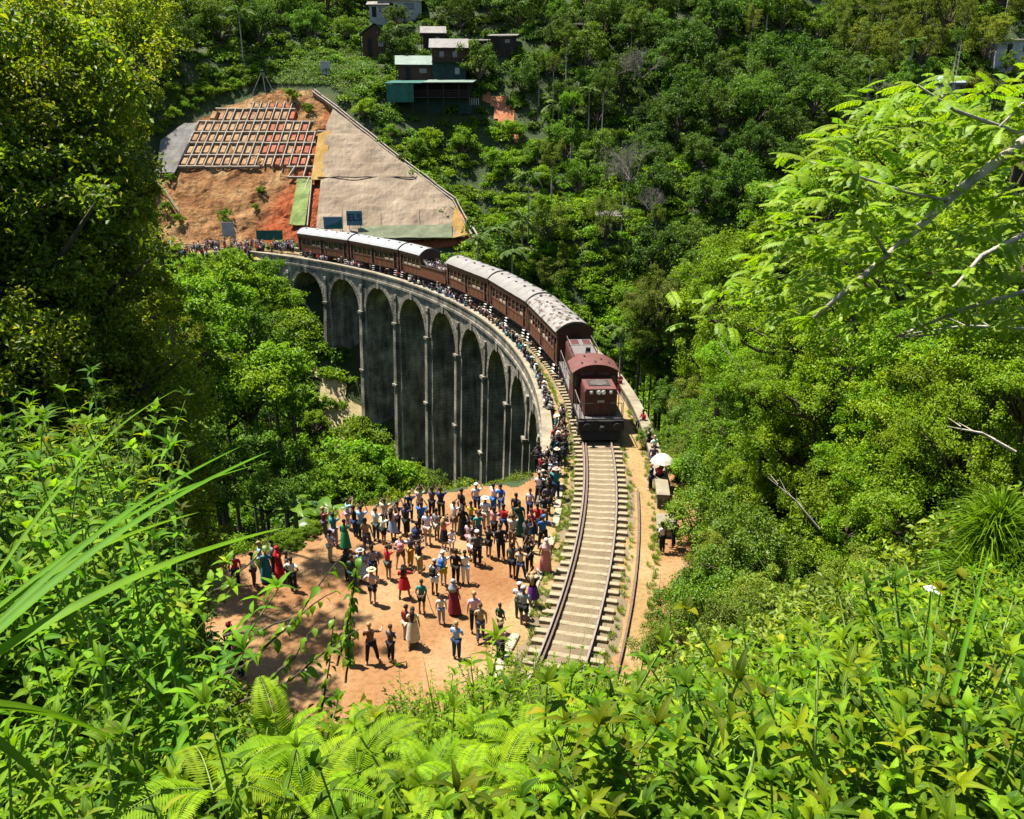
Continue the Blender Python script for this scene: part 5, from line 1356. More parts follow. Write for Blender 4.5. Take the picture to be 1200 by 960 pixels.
def crown_mesh(name, seed, mats, nclump=30, rc=(.22,.36), nleaf=170, L=.08, W=.05, flat=.8, zmin=-.45, spread=(.4,.82), upb=.45, droop=.25, limbs=14):
    rng = np.random.default_rng(seed); parts = []
    dirs = unit(rng.normal(size=(nclump*4,3))); dirs = dirs[dirs[:,2] > zmin][:nclump]
    rad = rng.uniform(*spread, len(dirs)); rad = np.where(rng.random(len(dirs)) < .22, rad*1.28, rad); C = dirs*rad[:,None]*np.array([1,1,flat]) * rng.uniform(.85,1.15,(len(dirs),1))
    # a lopsided outline
    C[:,0] += .12*np.sin(3*np.arctan2(C[:,1],C[:,0])+seed); C[:,2] += .10*np.cos(2*np.arctan2(C[:,1],C[:,0])+seed*2)
    for i, c in enumerate(C):
        r = rng.uniform(*rc)*rng.choice([.62,.8,1.0,1.12]); k = int(nleaf*rng.uniform(.7,1.3)*(r/np.mean(rc))**1.6)
        out = c/np.linalg.norm(c)
        u = unit(rng.normal(size=(k,3)) + out*.55 + np.array([0,0,upb])); ax = 1+.45*rng.normal(size=3); p = c+u*r*(rng.uniform(.4,1.0,(k,1))+(rng.random((k,1)) < .12)*rng.uniform(.1,.6,(k,1)))*np.array([1,1,.75])*np.clip(ax, .6, 1.5)
        n = unit(u*.55 + np.array([0,0,.5]) + rng.normal(size=(k,3))*.62)
        sz = rng.uniform(.6,1.4,k)
        v, t = leaf_arrays(p, n, L*sz, W*sz, rng, droop); parts.append((v, t, 0))
    base = Vector((0,0,-flat*.95))
    for i in rng.permutation(len(C))[:limbs]:
        c = Vector(C[i]); mid = base.lerp(c, .45)+Vector(rng.normal(size=3)*.06); mid.z -= .02
        v, t = tube_arrays([base+Vector((0,0,-.02)), mid, c], [.045,.025,.008], 5); parts.append((v, t, 1))
    V, T, I = merge(parts); return fast_mesh(name, V, T, mats, I)
def trunk_mesh(name, seed, mat, bend=.12):
    rng = random.Random(seed); m = MB(); pts = []; rad = []
    for i in range(7):
        f = i/6; pts.append((bend*math.sin(f*2.6+seed)*(1-f)*f*3, bend*math.cos(f*2.1+seed*2)*(1-f)*f*3, f)); rad.append((.5 if i == 0 else .34)-.2*f)
    m.tube(pts, rad, 8); return m.mesh(name, mat, True)
TR = [trunk_mesh('trunk', i, 'bark') for i in range(3)]; TRP = [trunk_mesh('trunk', i+5, 'pale_bark') for i in range(2)]
K = {}
K['dark']   = [crown_mesh('crown', 11+i, ['leaf_dark','bark'], 44, (.20,.36), 190, .070, .042, .85, -.75) for i in range(4)]
K['mid']    = [crown_mesh('crown', 21+i, ['leaf_mid','bark'], 46, (.16,.32), 180, .066, .040, .85, -.75) for i in range(4)]
K['olive']  = [crown_mesh('crown', 31+i, ['leaf_olive','bark'], 60, (.12,.26), 150, .050, .028, .9, -.75, droop=.35) for i in range(4)]
K['bright'] = [crown_mesh('crown', 41+i, ['leaf_bright','bark'], 38, (.16,.34), 180, .085, .050, .75, -.6) for i in range(4)]
K['shrub']  = [crown_mesh('crown', 51+i, ['leaf_shrub','bark'], 54, (.14,.28), 330, .038, .019, .8, -.5) for i in range(3)]
K['gloss']  = [crown_mesh('crown', 61+i, ['leaf_gloss','bark'], 52, (.15,.28), 260, .048, .027, .85, -.8) for i in range(3)]
K['left']   = [crown_mesh('crown', 71+i, ['leaf_left','bark'], 56, (.13,.28), 250, .044, .024, .85, -.8, (.3,.9)) for i in range(4)]
K['layer']  = [crown_mesh('crown', 81+i, ['leaf_layer','bark'], 60, (.12,.26), 230, .040, .021, .55, -.6, (.3,.95), limbs=26) for i in range(3)]
TREE_N = 0
def tree(name, kind, ground, hc, r, label, group, rz=None, trunk=None, flat=1.0, trs=1.0):
    """ground point, height of the crown centre above it, crown radius"""
    global TREE_N; TREE_N += 1
    size = 'small' if r < 1.7 else ('mid-sized' if r < 3.2 else 'large'); label = size+' '+label; group = size+' '+group
    o = empty(name, ground, random.uniform(0, 6.28) if rz is None else rz); tag(o, label, 'tree' if 'tree' in name else 'shrub', group)
    tk = random.uniform(.035,.05)*r*2.0*trs
    ft = max(hc-r*.72*flat, .15)
    link('trunk', trunk or random.choice(TR), o, (0,0,-.35), (0,0,0), (tk*2.2, tk*2.2, ft+.45))
    link('crown', random.choice(K[kind]), o, (0,0,hc), (random.uniform(-.12,.12), random.uniform(-.12,.12), random.uniform(0,6.28)), (r*random.uniform(.92,1.08), r*random.uniform(.92,1.08), r*flat))
    if hc > 1.7*r and kind in ('layer','gloss','shrub','left'):      # foliage down the trunk as well
        z = hc-1.05*r
        while z > .2*r:
            dx, dy = random.uniform(-.35,.35)*r, random.uniform(-.35,.35)*r; o.rotation_euler.z = 0
            if blocks((ground[0]+dx, ground[1]+dy, ground[2]+z), r): break
            link('lower_crown', random.choice(K[kind]), o, (dx, dy, z), (0,0,random.uniform(0,6.28)), (r*random.uniform(.7,1.1), r*random.uniform(.7,1.1), r*flat)); z -= r*(1.0 if kind != 'left' else 1.45)
    return o

# parts of the view that stay open: (image polygon, depth of what is seen there)
KEEP = [([(296,300),(330,258),(480,275),(600,315),(700,378),(745,440),(748,470),(775,500),(772,560),(795,575),(792,620),(772,660),(742,700),(735,760),(700,775),(300,800),(255,740),(262,690),(380,625),(400,598),(500,592),(470,545),(440,492),(385,470),(372,385),(330,325)], 118),
        ([(186,160),(240,130),(330,100),(385,96),(560,268),(552,290),(345,300),(200,305),(196,260),(186,210)], 138),
        ([(430,10),(505,15),(600,42),(600,66),(560,96),(562,134),(440,138),(462,66),(424,68),(424,26)], 172),
        ([(360,440),(430,480),(440,560),(390,540)], 90)]
def blocks(c, r):
    x, y, zc = proj(c); rp = r*FPX/zc*1.08
    for poly, dep in KEEP:
        if c[1] < dep:
            xs = [x]+[x+rp*math.cos(q*PI/6) for q in range(12)]; ys = [y]+[y+rp*.85*math.sin(q*PI/6) for q in range(12)]
            if inpoly(np.array(xs), np.array(ys), poly).any(): return True
    return False
def seen(p):
    x, y, zc = proj(p)
    if not (-60 < x < 1260 and -70 < y < 1000): return False
    t = np.linspace(.12, .97, 40); X = p[0]*t; Y = p[1]*t; Z = CAMH+(p[2]-CAMH)*t
    return bool((Z > zt(X, Y)).all())
def scatter_points(n, x0, x1, y0, y1, dmin, seed):
    """plan points in the field of view, at least dmin(y) apart"""
    rng = np.random.default_rng(seed); out = []; cell = {}
    for _ in range(n):
        y = y0+(y1-y0)*rng.random(); x = rng.uniform(-.72, .72)*y
        if not x0 < x < x1: continue
        d = dmin(y); g = 4.0; ci, cj = int(x//g), int(y//g); ok = True; R_ = int(d//g)+1
        for a in range(ci-R_, ci+R_+1):
            for b in range(cj-R_, cj+R_+1):
                for (qx, qy) in cell.get((a,b), ()):
                    if (qx-x)**2+(qy-y)**2 < d*d: ok = False
        if ok: cell.setdefault((ci,cj), []).append((x,y)); out.append((x,y))
    return out
def corridor(x, y, m=4.6):
    r = math.hypot(x-CX, y-CY); ph = math.degrees(math.atan2(y-CY, x-CX))
    return abs(r-RT) < m and -25 < ph < 97
CUTP = [(-66,131),(-9,134),(-8,141.5),(-36.5,170),(-50,173),(-66,160)]
HP = [(h.location.x, h.location.y) for h in HOUSES]
LAB = {'dark': ('evergreen_tree','dense dark evergreen tree on the far hillside','dark trees on the far hillside'),
       'mid': ('broadleaf_tree','mid green broadleaf tree on the far hillside','broadleaf trees on the far hillside'),
       'olive': ('feathery_tree','olive green fine leaved tree on the far hillside','olive trees on the far hillside'),
       'bright': ('leafy_shrub','bright green leafy shrub on the far slopes','bright shrubs on the far slopes')}
def far_forest():
    pts = scatter_points(16000, -135, 210, 62, 320, lambda y: 3.7+.012*y, 3); cnt = {k: 0 for k in LAB}
    pts.sort(key=lambda p: p[1])
    for (x, y) in pts:
        if corridor(x, y, 6.5) or bool(inpoly(np.array([x]), np.array([y]), CUTP)[0]): continue
        if any((x-a)**2+(y-b)**2 < 24 for a, b in HP): continue
        g = gz(x, y); t = (x-PX0[0])*CR[0]+(y-PX0[1])*CR[1]; w = (x-PX0[0])*AX[0]+(y-PX0[1])*AX[1]
        px, py, zc = proj((x, y, g+3)); nse = math.sin(x*.07+2)+math.sin(y*.06+x*.03)+random.uniform(-.9,.9)
        if px > 620 and py < 330: kind = 'olive' if nse > .5 else ('mid' if nse > -.5 else 'dark')
        elif py < 130: kind = 'dark' if nse > -.6 else 'mid'
        else: kind = 'bright' if nse > -.6 else 'mid'
        if 430 < px < 640 and 120 < py < 290: kind = 'bright' if nse > -.9 else 'mid'
        r = {'dark': random.uniform(2.8,5.2),'mid': random.uniform(2.6,4.8),'olive': random.uniform(3.0,5.4),'bright': random.uniform(1.6,3.2)}[kind]*(.85+.0012*y)
        hc = r*{'dark':1.0,'mid':.95,'olive':1.05,'bright':.6}[kind]*random.uniform(.75,1.35)
        if 290 < px < 450 and 40 < py < 118: continue          # tea field stays low
        if t < 40 and w < 20 and py > 300: r = min(r, 2.4); hc = r*1.1
        if blocks((x, y, g+hc), r):
            r *= .5; hc *= .45; kind = 'bright'
            if blocks((x, y, g+hc), r): continue
        if not (seen((x, y, g+hc+r*.7)) or seen((x, y, g+hc))): continue
        if cnt[kind] >= 290: continue
        cnt[kind] += 1; nm, la, gr = LAB[kind]
        pl = 'around the hillside houses' if (410 < px < 630 and py < 145) else ('beside the cut slope' if px < 600 and py < 290 else ('in the valley behind the train' if py > 235 and px < 830 else 'on the open far hillside'))
        la = la.replace('on the far hillside', pl).replace('on the far slopes', pl); gr = gr.split(' on the far')[0]+' '+pl; tree(nm, kind, (x, y, g), hc, r, la, gr, trs=.8)
    print('FOREST', cnt)
far_forest()

def tree_at(px, py, Y, r, kind, name, label, group, **kw):
    for _ in range(30):                         # stand it far enough back that the crown sits on the slope
        c = at_y(px, py, Y); g = gz(c.x, c.y)
        if c.z-g < kw.get('lift', .95)*r or Y > 90: break
        Y *= 1.03; r *= 1.02
    kw.pop('lift', None); hc = max(c.z-g, r*.5)
    if blocks((c.x, c.y, g+hc), r): return None
    return tree(name, kind, (c.x, c.y, g), hc, r, label, group, **kw)
def left_wood():
    LB = 'tree with painted yellow leaf highlights left of the clearing'
    for (px, py, Y, r) in [(20,70,16,2.2),(95,30,17,1.9),(150,25,15,1.3),(120,100,17,1.5),(60,130,15,1.8),(10,190,14,2.0),(90,190,15,1.5),(140,175,17,1.0),(50,260,14,1.7),(120,255,15,1.2),(20,330,13,1.9),(100,330,14,1.4),(150,320,15,.9),(165,390,15,1.1),(100,400,12.5,1.6),(150,455,13,1.3),(60,470,12,1.7),(110,540,12,1.3),(-20,90,14,2.6),(-30,440,12,2.4),(30,400,13,1.9),(185,455,14,1.0),(-10,260,13,2.2)]:
        tree_at(px, py, Y, r, 'left', lift=9, name='tall_tree' if py < 300 else 'understorey_tree', label=LB if py < 300 else 'low dark tree with painted yellow leaf highlights beside the clearing', group='trees left of the clearing' if py < 300 else 'low trees left of the clearing')
    for (px, py, Y, r, k) in [(270,330,62,2.6,'bright'),(310,350,64,2.4,'bright'),(335,390,60,2.4,'bright'),(290,390,52,2.6,'mid'),(320,430,48,2.4,'bright'),(250,360,50,2.6,'bright'),(345,545,44,1.7,'mid'),(300,530,42,2.2,'mid'),(250,470,44,2.8,'bright'),(215,440,46,3.2,'bright'),(200,520,41,2.8,'bright'),(255,540,39,2.2,'mid'),(290,460,44,2.4,'bright'),(230,390,44,2.6,'bright'),(200,380,38,2.4,'bright'),(310,575,37,1.6,'mid'),(170,480,42,3.0,'bright'),(225,575,37,2.2,'mid'),(185,590,35,2.2,'mid'),(340,470,52,1.8,'bright'),(225,325,70,2.4,'bright'),(265,305,86,1.8,'bright'),(300,325,80,2.2,'bright'),(330,350,72,2.2,'bright'),(420,520,52,2.2,'bright'),(440,545,50,2.4,'bright'),(400,560,46,2.2,'bright'),(470,560,52,1.9,'bright'),(370,570,43,1.6,'bright'),(430,580,45,1.6,'bright'),(500,565,55,1.6,'mid')]:
        c = at_y(px, py, Y); g = gz(c.x, c.y); hc = max(c.z-g, r*.6)
        tree('valley_shrub', k, (c.x, c.y, g), hc, r, {'bright':'bright green bush growing in the valley before the arches','mid':'darker green bush growing in the valley before the arches'}[k], {'bright':'bright bushes before the arches','mid':'dark bushes before the arches'}[k])
left_wood()
def right_bank():
    rng = random.Random(5); placed = []
    reg = [(700,395),(760,350),(830,300),(1240,300),(1240,640),(1100,690),(960,760),(800,790),(760,720),(770,650),(790,600),(760,480)]
    def Yof(py, px): 
        Y = np.interp(py, [300,360,420,500,600,700,780], [62,50,42,33,24,16.5,14.0]); return Y*(1-.10*np.clip((px-900)/300, 0, 1))
    tries = 0
    while tries < 2500 and len(placed) < 190:
        tries += 1; px, py = rng.uniform(690,1235), rng.uniform(300,780)
        if not bool(inpoly(np.array([px]), np.array([py]), reg)[0]): continue
        Y = float(Yof(py, px))*rng.uniform(.92,1.08); r = rng.uniform(1.2,2.3)*(Y/30)**.45
        if any((px-a)**2+(py-b)**2 < (r*FPX/Y*.5)**2 for a, b in placed): continue
        near = py > 470 and px > 850
        kind = 'shrub' if (near and rng.random() < .8) or rng.random() < .25 else ('gloss' if px < 850 or rng.random() < .5 else 'layer')
        nm, la, gr = {'shrub': ('dense_shrub','dense shrub of small glossy yellowish leaves on the right bank','small leaved shrubs on the right bank'),
                      'gloss': ('broadleaf_shrub','glossy deep green broadleaf tree on the right bank','glossy green trees on the right bank'),
                      'layer': ('layered_tree','light green layered tree on the right bank','light layered trees on the right bank')}[kind]
        if tree_at(px, py, Y, r, kind, nm, la, gr, flat=1.0 if kind != 'layer' else .8): placed.append((px, py))
    for (px, py, Y, r, k) in [(826,640,33,2.2,'gloss'),(840,560,36,2.3,'gloss'),(818,705,27,1.4,'gloss'),(840,720,24,2.0,'gloss'),(790,520,46,1.3,'gloss'),(880,640,27,2.0,'gloss'),(760,512,45,.8,'gloss'),(850,770,21,1.4,'gloss'),(900,720,22,1.8,'shrub')]:
        c = at_y(px, py, Y); g = gz(c.x, c.y); tree('broadleaf_shrub', k, (c.x,c.y,g), max(c.z-g, r*.6), r, 'glossy deep green broadleaf tree on the right bank' if k == 'gloss' else 'dense shrub of small glossy yellowish leaves on the right bank', 'glossy green trees on the right bank' if k == 'gloss' else 'small leaved shrubs on the right bank')
    for (px, py, Y, r) in [(850,350,46,3.8),(870,430,40,2.6),(905,290,50,4.0),(930,380,36,3.0),(960,240,46,4.0),(1000,330,33,3.2),(1000,430,31,2.4),(1030,205,42,4.2),(1060,300,28,3.0),(1080,400,25,2.3),(1100,180,36,4.0),(1130,290,24,2.6),(1160,390,20,2.0),(1190,180,30,3.6),(1200,290,19,2.2),(960,460,31,2.2),(1120,460,21,1.8),(1210,450,17,1.7),(900,450,34,2.2),(1050,470,25,1.9)]:
        tree_at(px, py, Y, r, 'layer', 'layered_tree', 'light green layered tree on the right bank', 'light layered trees on the right bank', flat=.95, lift=9)
    print('RIGHT', len(placed))
right_bank()

# ---------------------------------------------------------------- palms, banana plants, bare bushes
def frond_arrays(rng, L, nl, ll, droop, w=.035):
    """pinnate frond along +x drooping in z"""
    parts = []; pts = []
    for i in range(9):
        f = i/8; pts.append(Vector((L*f*(1-.15*f), 0, L*(.45*f-droop*f*f))))
    v, t = tube_arrays(pts, [w*L*.3*(1-.8*i/8) for i in range(9)], 4); parts.append((v, t, 1))
    C, N_, D = [], [], []
    for i in range(nl):
        f = .15+.83*i/nl; k = f*8; j = min(int(k), 7); p = pts[j].lerp(pts[j+1], k-j); tg = (pts[j+1]-pts[j]).normalized()
        for s in (-1, 1):
            d = (Vector((0,s,0))+tg*.55+Vector((0,0,-.35+rng.uniform(-.15,.15)))).normalized(); l = ll*(1-.55*abs(f-.45))*rng.uniform(.85,1.1)
            C.append(p+d*l*.5); D.append(d); N_.append((d.cross(tg)*(-s)).normalized()*1.0)
    C, N_, D = np.array(C), np.array(N_), np.array(D); N_ = np.where(N_[:,2:3] < 0, -N_, N_)
    v, t = leaf_arrays(C, unit(N_), ll*.95, ll*.13, np.random.default_rng(1), .2, .1, D); parts.append((v, t, 0)); return merge(parts)
def palm(name, p, h, L, label, group, nf=13, lean=(0,0), droop=.75, mat='leaf_palm'):
    t = empty(name, p, random.uniform(0,6)); tag(t, label, 'palm', group)
    m = MB(); pts = [(lean[0]*f*f, lean[1]*f*f, h*f) for f in [i/6 for i in range(7)]]; m.tube(pts, [.16-.06*i/6 for i in range(7)], 8); m.build('trunk', 'pale_bark', t)
    rng = random.Random(int(h*100)); V, T, I = frond_arrays(rng, L, 26, L*.3, droop); me = fast_mesh('frond', V, T, [mat, 'green_stem'], I)
    for i in range(nf):
        link('frond', me, t, (lean[0], lean[1], h), (random.uniform(-.2,.2), random.uniform(-.75,.35) if i % 3 else random.uniform(-.9,-.5), i*2*PI/nf*1.0+random.uniform(-.25,.25)), (1,1,1))
PL = 'feathery palm among the trees of the valley'
for (px, py, Y, h, L) in [(385,500,58,5,2.0),(600,262,128,5,3.2),(612,240,134,6,3.2),(585,258,130,4,2.8),(655,125,170,7,4.0),(648,290,112,6,2.2),(660,120,172,9,3.6),(560,275,128,3,2.2),(735,240,120,6,3),(628,40,215,9,4)]:
    c = at_y(px, py, Y); g = gz(c.x, c.y); palm('palm_tree', (c.x, c.y, g), min(max(c.z-g, 2.0), 7), L, PL, 'palms in the valley', mat='leaf_palm')
for (px, py, Y, h, L) in [(690,292,92,5,2.0),(710,345,84,4,2.4)]:
    c = at_y(px, py, Y); g = gz(c.x, c.y); palm('drooping_palm', (c.x, c.y, g), min(max(c.z-g, 2.5), 5.5), L, 'old palm with hanging dry fronds behind the train', 'drooping palms behind the train', 14, droop=1.5, mat='leaf_dry' if px < 700 else 'leaf_palm')
def banana_leaf():
    m = MB(); n = 10; vs = []; fs = []
    for i in range(n+1):
        f = i/n; w = .27*math.sin(PI*min(1, .08+.92*f)**.8)*(1 if f < .98 else .3); z = .55*f-.75*f*f; x = f*(1-.12*f)
        for s in (-1, -.5, 0, .5, 1): vs.append((x, s*w*.6*(1+.10*math.sin(i*2.3+s)), z+abs(s)*w*.22+.015*math.sin(i*3+s*4)))
    for i in range(n):
        for j in range(4): fs.append((i*5+j, i*5+j+1, i*5+6+j, i*5+5+j))
    m.add(vs, fs); m.tube([(f*(1-.12*f), 0, .55*f-.75*f*f-.012) for f in [i/8 for i in range(9)]], [.018-.0018*i for i in range(9)], 5, 1); return m.mesh('leaf', ['leaf_banana','green_stem'], True)
BL = banana_leaf()
def banana(px, py, Y, h, L, label):
    c = at_y(px, py, Y); g = gz(c.x, c.y); h = min(max(c.z-g, 1.5), 3.2); t = empty('banana_plant', (c.x,c.y,g)); tag(t, label, 'banana plant', 'banana plants')
    m = MB(); m.tube([(0,0,-.3),(0,0,h*.6),(.05,0,h)], [.22,.16,.09], 8); m.build('stem', 'green_stem', t)
    for i in range(9): link('leaf', BL, t, (0,0,h-.1), (random.uniform(-.3,.3), random.uniform(-.75,.1), i*2*PI/9+random.uniform(-.3,.3)), (L,L,L))
banana(375,565,40,3,2.5,'banana plant with broad arching leaves at the back of the clearing')
banana(345,600,37,3,2.1,'banana plant with broad arching leaves at the back of the clearing')
banana(715,345,80,3,2.4,'banana plant with broad arching leaves behind the train')
banana(640,305,100,3,2.6,'banana plant with broad arching leaves behind the train')
def bare_bush(px, py, Y, r, label, mat='dry_wood', n=9):
    c = at_y(px, py, Y); g = gz(c.x, c.y); hc = max(c.z-g, r); rng = random.Random(int(px)); parts = []
    def grow(p, d, l, rad, lv):
        q = p+d*l*.5+Vector((rng.gauss(0,1),rng.gauss(0,1),rng.gauss(0,1)))*l*.08; e = p+d*l
        v, t = tube_arrays([p, q, e], [rad, rad*.75, rad*.5], 4); parts.append((v, t, 0))
        if lv:
            for _ in range(4): grow(p.lerp(e, rng.uniform(.4,1)), (d+Vector((rng.gauss(0,.6),rng.gauss(0,.6),rng.gauss(.1,.5)))).normalized(), l*.62, rad*.5, lv-1)
    for i in range(n):
        grow(Vector((0,0,-r*.5)), Vector((rng.gauss(0,.7),rng.gauss(0,.7),1)).normalized(), r*.75, r*.02, 3)
    V, T, I = merge(parts); t = empty('bare_bush', (c.x,c.y,g)); tag(t, label, 'bush'); link('trunk', TR[0], t, (0,0,-.3), (0,0,0), (.25,.25,max(hc-r*.4,.3)+.3)); link('branches', fast_mesh('branches', V, T, [mat]), t, (0,0,hc))
bare_bush(740,195,118,4.2,'leafless grey twiggy tree among green trees beside the tiny shack'); bare_bush(752,78,165,4.2,'leafless grey twiggy tree high up in the dark wood')
bare_bush(762,236,116,2.6,'low leafless bush on the slope below the twiggy tree')

# ---------------------------------------------------------------- undergrowth (uncountable)
def gn_scatter(name, pts, src, smin, smax, label, tilt=.25):
    me = bpy.data.meshes.new(name); me.from_pydata([tuple(p) for p in pts], [], []); o = link(name, me); tag(o, label, kind='stuff')
    ng = bpy.data.node_groups.new(name, 'GeometryNodeTree'); ng.interface.new_socket('Geometry', in_out='INPUT', socket_type='NodeSocketGeometry'); ng.interface.new_socket('Geometry', in_out='OUTPUT', socket_type='NodeSocketGeometry')
    gi = ng.nodes.new('NodeGroupInput'); go = ng.nodes.new('NodeGroupOutput'); ip = ng.nodes.new('GeometryNodeInstanceOnPoints')
    join = ng.nodes.new('GeometryNodeJoinGeometry')
    for s in src:
        oi = ng.nodes.new('GeometryNodeObjectInfo'); oi.inputs['Object'].default_value = s; oi.inputs['As Instance'].default_value = True; g2 = ng.nodes.new('GeometryNodeGeometryToInstance'); ng.links.new(oi.outputs['Geometry'], join.inputs[0])
    ip.inputs['Pick Instance'].default_value = True
    r = ng.nodes.new('FunctionNodeRandomValue'); r.data_type = 'FLOAT_VECTOR'; r.inputs[0].default_value = (-tilt,-tilt,0); r.inputs[1].default_value = (tilt,tilt,6.28)
    s_ = ng.nodes.new('FunctionNodeRandomValue'); s_.data_type = 'FLOAT'; s_.inputs[2].default_value = smin; s_.inputs[3].default_value = smax; s_.inputs['Seed'].default_value = 3
    ng.links.new(gi.outputs[0], ip.inputs['Points']); ng.links.new(join.outputs[0], ip.inputs['Instance']); ng.links.new(r.outputs[0], ip.inputs['Rotation']); ng.links.new(s_.outputs[1], ip.inputs['Scale']); ng.links.new(ip.outputs[0], go.inputs[0])
    md = o.modifiers.new('scatter', 'NODES'); md.node_group = ng; return o
def source(name, me):
    return bpy.data.objects.new(name, me)          # scatter source, not linked to the scene
def mound(name, seed, mat, n, L, W, flat=.6, up=.5):
    rng = np.random.default_rng(seed); u = unit(rng.normal(size=(n,3))+np.array([0,0,.5])); u[:,2] = np.abs(u[:,2]); p = u*rng.uniform(.4,1.0,(n,1))*np.array([1,1,flat])
    p[:,2] += .12*np.sin(p[:,0]*5+seed); nn = unit(u*.4+np.array([0,0,up])+rng.normal(size=(n,3))*.5); sz = rng.uniform(.7,1.3,n); v, t = leaf_arrays(p, nn, L*sz, W*sz, rng)
    return source(name, fast_mesh(name, v, t, [mat]))
def under():
    rng = np.random.default_rng(9)
    srcs = {k: [mound('mound', i+j*10, m, 420, L, L*.58) for i in range(3)] for j, (k, m, L) in enumerate((('mid','leaf_mid',.24),('bright','leaf_bright',.22),('dark','leaf_dark',.24)))}
    G = {'mid': [], 'bright': [], 'dark': []}
    st = 1.5
    for y in np.arange(44, 300, st):
        s2 = st*(1+max(0, y-110)/160)
        if y > 110 and int((y-44)/st) % (2 if y < 230 else 3) and s2 > 1.9: continue
        xs = np.arange(max(-.70*y,-140)-4, min(.70*y, 200)+4, s2); xs = xs+rng.uniform(-.6,.6,len(xs))*s2; ys = y+rng.uniform(-.7,.7,len(xs))*s2; zs = zt(xs, ys)
        for x, yy, z in zip(xs, ys, zs):
            if corridor(x, yy, 5.0 if math.degrees(math.atan2(yy-CY, x-CX)) > 54 else 3.0): continue
            if bool(inpoly(np.array([x]), np.array([yy]), CUTP)[0]): continue
            px, py, zc = proj((x, yy, z))
            if px < -40 or px > 1240 or py < -40: continue
            if inpoly(np.array([px]), np.array([py]), [(355,425),(395,436),(440,480),(450,550),(392,548),(370,490)])[0] and rng.random() < .8: continue
            if any((x-a)**2+(yy-b-1)**2 < 12 for a, b in HP): continue
            if inpoly(np.array([px]), np.array([py]), [(560,102),(594,108),(616,150),(604,176),(576,142)])[0]: continue
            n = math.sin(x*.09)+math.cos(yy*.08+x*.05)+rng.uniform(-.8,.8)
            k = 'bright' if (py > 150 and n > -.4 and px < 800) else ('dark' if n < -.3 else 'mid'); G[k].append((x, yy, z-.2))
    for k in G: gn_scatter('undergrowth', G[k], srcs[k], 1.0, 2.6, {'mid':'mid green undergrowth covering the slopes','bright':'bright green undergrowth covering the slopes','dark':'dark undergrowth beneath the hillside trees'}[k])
    print('UNDER', {k: len(v) for k, v in G.items()})
    # tea rows left of the houses
    tea = [mound('tea_mound', 70+i, 'leaf_tea', 260, .16, .10, .75, .9) for i in range(2)]; P = []
    for px in np.arange(296, 446, 3.3):
        for py in np.arange(52, 118, 4.6):
            if inpoly(np.array([px]), np.array([py]), [(300,96),(345,62),(440,52),(446,92),(430,128),(405,112),(384,98),(330,102)])[0]:
                h = hit(px+rng.uniform(-1,1), py+rng.uniform(-.6,.6)); P.append((h.x, h.y, h.z-.1))
    gn_scatter('tea_bushes', P, tea, .8, 1.25, 'rows of clipped light green tea bushes beside the houses', .1)
    # near banks: under the left and right trees
    nb = [mound('bank_mound', 90+i, 'leaf_left', 420, .15, .075, .6) for i in range(3)]; nr = [mound('bank_mound', 95+i, 'leaf_shrub', 520, .11, .055, .6) for i in range(3)]; PL_, PR = [], []
    for y in np.arange(9, 48, .95):
        for x in np.arange(-.72*y-2, .72*y+2, .95):
            xx, yy = x+rng.uniform(-.4,.4), y+rng.uniform(-.4,.4)
            if bool(inpoly(np.array([xx]), np.array([yy]), CLEAR)[0]) or corridor(xx, yy, 3.5): continue
            if seg_dist(np.array([xx]), np.array([yy]), CLEAR)[0] < .55: continue
            z = gz(xx, yy); q = proj((xx, yy, z+.7))
            if inpoly(np.array([q[0]]), np.array([q[1]]), KEEP[0][0])[0] and yy < 33: continue
            (PL_ if xx < -1 else PR).append((xx, yy, z-.15))
    gn_scatter('bank_undergrowth', PL_, nb, .6, 1.2, 'dark leafy undergrowth on the left bank'); gn_scatter('bank_undergrowth', PR, nr, .6, 1.2, 'yellowish leafy undergrowth on the right bank')
under()
# grass tufts along the walkway edges
def tuft(seed, n=40, h=.3):
    rng = np.random.default_rng(seed); V, T = [], []
    for i in range(n):
        a = rng.uniform(0,6.28); r = rng.uniform(0,.16); b = np.array([r*math.cos(a), r*math.sin(a), 0]); o = np.array([math.cos(a), math.sin(a), 0])*rng.uniform(.2,.7)*h; s = np.array([-math.sin(a), math.cos(a), 0])*.012
        k = len(V); V += [b-s, b+s, b+o*.5+[0,0,h*.6]+s*.7, b+o*.5+[0,0,h*.6]-s*.7, b+o+[0,0,h*rng.uniform(.6,1)]]; T += [(k,k+1,k+2),(k,k+2,k+3),(k+3,k+2,k+4)]
    return source('grass_tuft', fast_mesh('grass_tuft', np.array(V), np.array(T), ['leaf_shrub']))
P = []
for i in range(620):
    a = random.uniform(-14, 40); P.append(tuple(pol(86.98+random.gauss(0,.07), a, .03)))
for i in range(260): P.append(tuple(pol(random.choice((87.35,90.3))+random.gauss(0,.10), random.uniform(-17, 3), .06)))
for i in range(160): P.append(tuple(pol(91.5+random.gauss(0,.12), random.uniform(-14, 2), .03)))
gn_scatter('verge_grass', P, [tuft(1), tuft(2)], .25, .8, 'thin line of dry grass along the walkway edge')

for (px, py, r) in [(266,262,1.7),(306,228,1.0),(300,246,.8),(345,118,1.4),(362,133,1.3),(200,212,1.0),(196,248,1.2),(212,262,1.1)]:
    c = sp(px, py, .2); tree('slope_shrub', 'mid' if r > 1.5 else 'bright', (c.x, c.y, c.z-.2), r*.8, r, 'bush growing alone on the bare cut slope', 'bushes on the cut slope')

